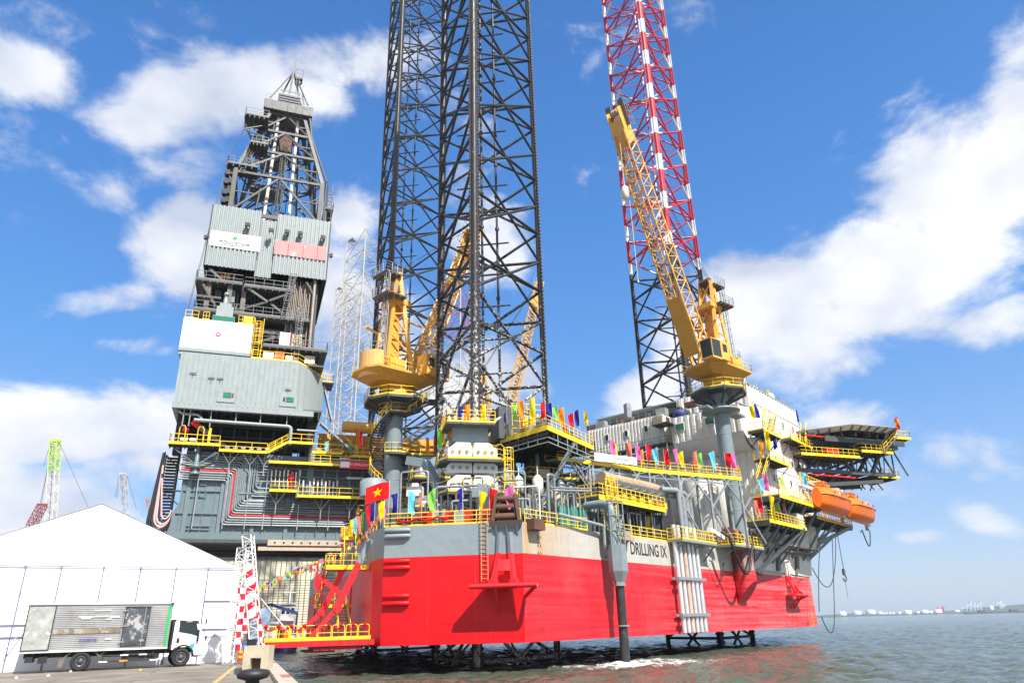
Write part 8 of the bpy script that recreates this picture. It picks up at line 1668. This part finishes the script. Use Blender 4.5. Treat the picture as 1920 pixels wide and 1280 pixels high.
# ---------------------------------------------------------------- things beyond
FARW = mat('distant_lattice_white', (.46, .42, .36), .5, var=.1); FARR = mat('distant_lattice_red', (.5, .03, .06), .5)
def far_leg(x, y, r, z0, z1, nb, label, red_from=None):
    lg = thing('lattice_tower', label, 'rig leg', (x, y, z0), 'white lattice legs of a rig behind'); cp = [V((x+r*cos(R(25+120*k)), y+r*sin(R(25+120*k)), 0)) for k in range(3)]; h = (z1-z0)/nb
    for c in cp: mb = MB(); mb.tube(c+ZUP*z0, c+ZUP*z1, .27, 6); part('chord', mb, FARW, lg)
    for b in range(nb):
        mb = MB(); za, zb = z0+b*h, z0+(b+1)*h
        for k in range(3):
            p, q = cp[k], cp[(k+1) % 3]; m = (p+q)/2; mb.tube(p+ZUP*za, q+ZUP*zb, .1, 4, cap=False); mb.tube(q+ZUP*za, p+ZUP*zb, .1, 4, cap=False); mb.tube(p+ZUP*za, q+ZUP*za, .1, 4, cap=False); mb.tube(p+ZUP*(za+h/2), q+ZUP*(za+h/2), .08, 4, cap=False); mb.tube(m+ZUP*za, (cp[(k+1) % 3]+cp[(k+2) % 3])/2+ZUP*za, .07, 4, cap=False)
        part('bracing_bay', mb, FARR if red_from and za > red_from else FARW, lg)
    mb = MB(); mb.prism([(p_.x, p_.y) for p_ in (cp[1], cp[1].lerp(cp[0], .3), cp[1].lerp(cp[2], .3))], z1-.3, z1); part('top_plate', mb, FARW, lg)
for (x, yt, w_, Y, lb, red) in ((684, 446, 62, 130, 'nearer white lattice leg rising behind the left pedestal crane', None), (652, 538, 40, 190, 'farther white lattice leg left of the nearer white one', None), (858, 536, 50, 160, 'white lattice leg with a red top seen through the nearest leg', 1)):
    p = at(x, yt, Y=Y); d_ = (p-CAM).dot(AF); r = w_*d_/F_PX/1.7; z1 = p.z; nb = int((z1-12)/(r*1.1)); far_leg(p.x, p.y, r, 8, z1, nb, lb, z1-r*4 if red else None)
# mobile crane booms behind the tent
def far_boom(x0, y0, x1, y1, Y, wpx, m, label, tipm=None, rope=None):
    p, q = at(x0, y0, Y=Y), at(x1, y1, Y=Y); d_ = (q-CAM).dot(AF); w_ = wpx*d_/F_PX; base = p+(p-q)*((p.z-2)/max(1, (q.z-p.z))); base.z = 2
    bm = thing('crane_boom', label, 'crane', tuple(base)); n = int((q-base).length/(w_*1.2)); mb = MB(); mb.truss(base, q, w_, w_, n, w_*.06, w_*.035, V((cos(YAW), sin(YAW), 0))); part('lattice', mb, m, bm)
    mb = MB(); mb.truss(q+(base-q)*.16, q, w_*1.02, w_*1.02, 6, w_*.07, w_*.045, V((cos(YAW), sin(YAW), 0))); mb.frame(q, V((1, 0, 0)), V((0, 1, 0)), ZUP, w_*1.2, w_*.6, w_*.35); part('boom_tip', mb, tipm or m, bm)
    if rope:
        for (xa, ya, xb, yb) in rope: mb = MB(); mb.tube(at(xa, ya, Y=Y), at(xb, yb, Y=Y), .05, 4); part('rope', mb, DGREY, bm)
    mb = MB(); mb.box(base.x-1.6, base.x+1.6, base.y-2.5, base.y+2.5, 3.0, 5.0); mb.box(base.x-2, base.x+2, base.y-3, base.y+3, 2, 2.9); part('crawler', mb, m, bm)
    return bm
far_boom(94, 985, 104, 826, 90, 13, mat('boom_cream', (.6, .56, .46), .5), 'tall cream lattice boom with lime green tip behind the tent', mat('lime_green_paint', (.40, .68, .03), .5), [(99, 830, 75, 945), (97, 830, 77, 948), (112, 830, 136, 885), (136, 885, 165, 950), (96, 826, 82, 872)])
far_boom(52, 998, 80, 946, 80, 12, mat('boom_grey', (.3, .3, .3), .5), 'short grey boom with dark red tip left of the green tipped boom', mat('boom_dark_red', (.3, .05, .05), .5))
far_boom(236, 970, 230, 888, 110, 9, mat('boom_pale_grey', (.42, .42, .42), .5), 'small grey lattice boom just right of the tent ridge', None, [(226, 887, 218, 935), (224, 887, 216, 930), (238, 890, 256, 955)])
far_boom(290, 990, 276, 934, 120, 6, mat('boom_rust', (.45, .25, .16), .5), 'small rust coloured boom tip beside the drag hoses')
# moored workboat and pale building seen under the cantilever
bl = thing('dockside_building', 'long cream louvred building seen under the cantilever', 'building', (-20, 95, 2)); a = at(474, 1044, Y=95); b = at(640, 1044, Y=95)
mb = MB(); mb.box(a.x-14, b.x+4, 95, 110, 2, a.z); 
for i in range(22): mb.box(a.x-14, b.x+4, 94.9, 95, 2.5+i*.62, 2.7+i*.62)
part('louvred_wall', mb, mat('cream_louvre', (.60, .56, .42), .6, var=.2, vs=.6), bl); mb = MB()
for i in range(30): x = a.x-13+i*1.25; mb.box(x, x+.1, 94.7, 94.9, 2, a.z)
mb.box(a.x-14, b.x+4, 94.6, 94.9, a.z-.5, a.z); part('wall_frame', mb, DGREY, bl)
bt = thing('workboat', 'small workboat with white wheelhouse and dark blue crane moored beyond the gangway', 'boat', (at(532, 1150, Y=48).x, 48, 0))
bx, by = at(532, 1150, Y=48).x, 48
mb = MB(); sh = [(-3.2, 0), (-2.6, -7), (0, -11), (2.6, -7), (3.2, 0), (3.0, 9), (-3.0, 9)]; vs = [V((bx+x*.8, by+y, -.6)) for x, y in sh]+[V((bx+x, by+y, 1.3+(.4 if y < -5 else 0))) for x, y in sh]; n = len(sh)
mb.add(vs, [(i, (i+1) % n, n+(i+1) % n, n+i) for i in range(n)]+[tuple(range(n, 2*n))]); part('hull', mb, mat('workboat_navy', (.03, .05, .16), .4), bt)
mb = MB(); mb.box(bx-2.2, bx+2.2, by+1, by+6, 1.31, 5.2); mb.box(bx-.6, bx+2.0, by+.5, by+4.5, 5.21, 8.2); mb.box(bx-.9, bx+2.3, by+.2, by+4.8, 8.21, 8.45); wh = part('wheelhouse', mb, WHITE, bt); mb = MB()
for k in range(3): mb.box(bx-.4+k*.85, bx+.2+k*.85, by+.44, by+.49, 6.6, 7.6)
part('window', mb, GLASS, wh)
mb = MB(); mb.tube((bx+1, by+3, 8.4), (bx+1, by+3, 12), .1, 6); mb.box(bx-.2, bx+2.2, by+2.9, by+3.1, 10.4, 10.6); part('mast', mb, WHITE, bt)
mb = MB(); mb.bar((bx-2.6, by-2, 8.2), (bx+2.4, by-1, 6.6), .5); mb.bar((bx+2.4, by-1, 6.6), (bx+2.2, by-1, 1.4), .35); mb.bar((bx-3.6, by-2.4, 8.0), (bx-2.6, by-2, 8.2), .35); part('deck_crane', mb, MATS['workboat_navy'], bt)
for i in range(10): mb = MB(); q = V((bx+rf.uniform(-2, 2), by+rf.uniform(-6, 0), 1.3)); mb.obox(q+ZUP*(.5+.6*(i % 3)), (1, .3, 0), rf.uniform(.7, 1.6), .9, rf.uniform(.8, 1.6)); part('deck_gear', mb, (RED, WHITE, DGREY, ORANGE, WHITE)[i % 5], bt)
mb = MB(); cx_ = at(494, 1130, Y=66).x; mb.box(cx_-1.7, cx_+1.7, 66, 72, 2.0, 8.0); solo('blue_container', mb, mat('pale_blue_steel', (.32, .42, .58), .5), 'pale blue steel container on the quay left of the workboat', 'container')
mb = MB(); mb.tube(at(490, 1122, Y=-20), at(545, 1190, Y=-34), .05, 5); solo('mooring_stay', mb, WHITE, 'thin white stay slanting down to the gangway rail', 'rope')
# far shore
def shore(name, pts, h, y0, m):
    mb = MB(); vs = []
    for i, (x, hh) in enumerate(pts):
        for yy, z in ((0, -.5), (40, hh*.7), (120, hh), (260, hh*.8), (600, -.5)): p = at(x, 1170, Y=y0); q = V((p.x, y0+yy, z)); vs.append(q)
    n = 5; mb.add(vs, [(i*n+j, i*n+j+1, (i+1)*n+j+1, (i+1)*n+j) for i in range(len(pts)-1) for j in range(n-1)], True); return struct(name, mb, m)
SH = mat('far_shore_green', (.05, .09, .06), .9, var=.4, vs=.02)
r5 = random.Random(2); YS = 2300
shore('far_shore', [(1400+i*16, 9+r5.uniform(-2, 4)+(0 if i < 26 else (i-26)*2.2)) for i in range(42)], 10, YS, SH)
hz0 = V((0, 0, 0))
def shore_pt(x, dy=60): d = ray(x, 1150); t = (YS+dy-CAM.y)/d.y; p = CAM+d*t; return V((p.x, p.y, 0)), (p-CAM).dot(AF)/F_PX
TK = mat('tank_white', (.78, .77, .74), .5); TKG = mat('tank_grey', (.5, .55, .6), .5)
for i, (x, wpx, hpx, m) in enumerate(((1580, 13, 7, TK), (1607, 16, 8, TKG), (1633, 17, 9, TKG), (1651, 8, 5, TK), (1658, 4, 3, TK), (1663, 4, 3, TK), (1669, 4, 3, TK), (1675, 4, 3, TK), (1687, 5, 4, TK), (1703, 13, 6, TK), (1722, 5, 4, TK), (1735, 12, 6, TK), (1746, 8, 4, TK), (1760, 13, 6, TK), (1796, 10, 4, TK), (1862, 7, 10, TK))):
    p, k = shore_pt(x); r = wpx*k/2; h = hpx*k+2; mb = MB(); mb.lathe((p.x, p.y, 4), [(r, 0), (r, h*.85), (r*.7, h*.96), (r*.1, h)], 18)
    solo('storage_tank', mb, m, 'pale storage tank in the row along the far shore', 'tank', 'storage tanks on the far shore')
for x, hpx, m, ww_ in ((1760, 8, FARR, 1), (1770, 10, FARR, 1), (1806, 9, TKG, 0), (1815, 12, TKG, 0), (1823, 18, TKG, 0), (1830, 15, TKG, 0), (1836, 13, TKG, 0), (1842, 16, TKG, 0), (1879, 18, TKG, 1), (1885, 12, TKG, 1)):
    p, k = shore_pt(x); h = hpx*k+8; mb = MB(); mb.bar((p.x, p.y, 4), (p.x+h*.12, p.y, 4+h), h*.07); mb.bar((p.x-h*.2, p.y, 4+h*.55), (p.x+h*.35, p.y, 4+h*.85), h*.05); mb.bar((p.x-h*.15, p.y, 4), (p.x, p.y, 4+h*.6), h*.05)
    if ww_: mb.bar((p.x-h*.4, p.y, 4+h*.7), (p.x+h*.4, p.y, 4+h*.75), h*.08); mb.bar((p.x+h*.2, p.y, 4), (p.x+h*.15, p.y, 4+h*.7), h*.06)
    solo('harbour_crane', mb, m, 'thin harbour crane standing on the far shore at right', 'crane', 'harbour cranes on the far shore')
for x, w_ in ((1845, 150), (1905, 170)):
    d = ray(x, 1148); t = (1500-CAM.y)/d.y; p = CAM+d*t; mb = MB(); mb.prism([(p.x-w_*.45, p.y), (p.x+w_*.4, p.y-4), (p.x+w_*.5, p.y+6), (p.x-w_*.45, p.y+10)], -.5, 3.5); mb.box(p.x-w_*.1, p.x+w_*.08, p.y, p.y+8, 3.5, 9); solo('barge', mb, DGREY, 'low dark barge on the water before far shore, %s' % ('below the cranes' if x < 1880 else 'at the right picture edge'), 'barge', 'barges')
# ---------------------------------------------------------------- crew on the elevated walkway
SKIN = mat('skin_tone', (.42, .24, .15), .6)
def skinned(verts, edges, rads):
    me = bpy.data.meshes.new('body_skeleton'); me.from_pydata([tuple(v) for v in verts], edges, []); ob = bpy.data.objects.new('body_skeleton', me); COL.objects.link(ob)
    md = ob.modifiers.new('skin', 'SKIN'); md.use_smooth_shade = True
    for i, r in enumerate(rads): me.skin_vertices[0].data[i].radius = (r, r)
    me.skin_vertices[0].data[0].use_root = True
    ob.modifiers.new('sub', 'SUBSURF').levels = 1
    dg = bpy.context.evaluated_depsgraph_get(); out = bpy.data.meshes.new_from_object(ob.evaluated_get(dg)); bpy.data.objects.remove(ob); bpy.data.meshes.remove(me); return out
def body_meshes():
    v = [(0, 0, .94), (0, 0, 1.12), (0, 0, 1.30), (0, 0, 1.43), (0, .01, 1.50), (0, .02, 1.58), (0, .01, 1.70)]; r = [.13, .12, .135, .10, .055, .085, .07]; e = [(i, i+1) for i in range(6)]
    def chain(start, pts):
        k = start
        for (p, rr) in pts: v.append(p); r.append(rr); e.append((k, len(v)-1)); k = len(v)-1
        return k
    for s in (-1, 1):
        chain(0, [((s*.09, 0, .86), .09), ((s*.10, .02, .48), .06), ((s*.10, -.02, .09), .042), ((s*.10, .12, .04), .04)])
        w_ = chain(3, [((s*.17, 0, 1.40), .06), ((s*.23, -.02, 1.14), .042), ((s*.22, .14, .98), .03), ((s*.215, .19, .94), .032)])
        for k in range(5): chain(w_, [((s*(.20+.008*k), .24+.012*(k % 3), .93-.012*k), .009)])
    shirt_v = v[:4]+[v[i] for i in range(len(v)) if False]
    body = skinned(v, e, r)
    sv = [(0, 0, .92), (0, 0, 1.12), (0, 0, 1.30), (0, 0, 1.43)]; sr = [.15, .14, .155, .115]; se = [(0, 1), (1, 2), (2, 3)]
    for s in (-1, 1):
        k = 3
        for p, rr in (((s*.17, 0, 1.40), .075), ((s*.23, -.02, 1.14), .056), ((s*.222, .11, 1.01), .045)): sv.append(p); sr.append(rr); se.append((k, len(sv)-1)); k = len(sv)-1
    tv = [(0, 0, .98), (0, 0, .90)]; trr = [.145, .15]; te = [(0, 1)]
    for s in (-1, 1):
        k = 1
        for p, rr in (((s*.09, 0, .84), .105), ((s*.10, .02, .48), .075), ((s*.10, -.02, .10), .06)): tv.append(p); trr.append(rr); te.append((k, len(tv)-1)); k = len(tv)-1
    return body, skinned(sv, se, sr), skinned(tv, te, trr)
BODY, SHIRT, TROUS = body_meshes(); BODY.materials.append(SKIN)
HELM = MB().lathe((0, 0.01, 1.66), [(.15, 0), (.115, .015), (.11, .06), (.075, .11), (.01, .13)], 14); HELM_ME = HELM.mesh('helmet', [WHITE])
def person(p, face, shirt, trous, label, helmet=True):
    r = bpy.data.objects.new('person', BODY); COL.objects.link(r); r.location = p; r.rotation_euler = (0, 0, face); tag(r, label, 'person', 'crew on the rig')
    for nm, me, m in (('shirt', SHIRT, shirt), ('trousers', TROUS, trous))+((('helmet', HELM_ME, None),) if helmet else ()):
        me = me.copy() if m else me; 
        if m: me.materials.append(m)
        o = bpy.data.objects.new(nm, me); COL.objects.link(o); o.parent = r
CL = {k: mat('workwear_'+k, c, .8) for k, c in (('red', (.5, .03, .03)), ('navy', (.03, .04, .12)), ('dark', (.03, .03, .03)), ('tan', (.4, .33, .22)))}
for i, (x, sh, tr_, lb) in enumerate(((1237, 'dark', 'tan', 'person in dark shirt under the cyan flag on the elevated walkway'), (1311, 'red', 'dark', 'person in red shirt and dark trousers beneath the coral walkway flag'), (1357, 'red', 'red', 'person in red coveralls beneath the cyan and red walkway flags'), (1379, 'navy', 'navy', 'person in navy coveralls at the crane end of the walkway'))):
    q = on_line(WK[2] if x > 1216 else WK[1], WK[3] if x > 1216 else WK[2], x)+inw*.7; person(V((q.x, q.y, zw)), R(150+35*i), CL[sh], CL[tr_], lb)
q = at(1097, 888, B=-6.5); person(V((q.x, q.y, 18.35)), R(170), CL['red'], CL['dark'], 'person in red shirt standing below the walkway near the tower'); mb = MB(); mb.obox((q.x, q.y+.3, 18.22), U, 5, 2.6, .24)
cp2 = thing('small_platform', 'small yellow railed platform under the walkway with person in red', 'platform', (q.x, q.y, 15)); part('deck', mb, DGREY, cp2); mb = MB(); mb.rail([sB(tt(q)-2.4, -5.4, 18.34), sB(tt(q)+2.4, -5.4, 18.34)], 1.1, 1, .045); part('guard_rail', mb, YEL, cp2); mb = MB()
for k in (-2.2, 2.2): mb.tube((q.x+k, q.y, ZD), (q.x+k, q.y, 18.1), .12, 6)
part('leg', mb, GREY, cp2); mb = MB(); mb.obox((q.x-1.5, q.y+.9, 18.9), U, 1.4, 1.0, 1.1); part('pump_unit', mb, OFFW, cp2)
# ---------------------------------------------------------------- sea air
def haze():
    m = bpy.data.materials.new('sea_haze'); m.use_nodes = True; nt = m.node_tree; nt.nodes.clear(); o = nd(nt, 'ShaderNodeOutputMaterial'); v = nd(nt, 'ShaderNodeVolumePrincipled')
    v.inputs['Color'].default_value = (.72, .82, .95, 1); v.inputs['Density'].default_value = HAZE_D; v.inputs['Anisotropy'].default_value = .2; nt.links.new(v.outputs[0], o.inputs['Volume'])
    mb = MB(); mb.box(-6100, 9100, -3100, 12100, -5.2, 157); ob = struct('haze', mb, m, 'stuff')
HAZE_D = .00011
haze()
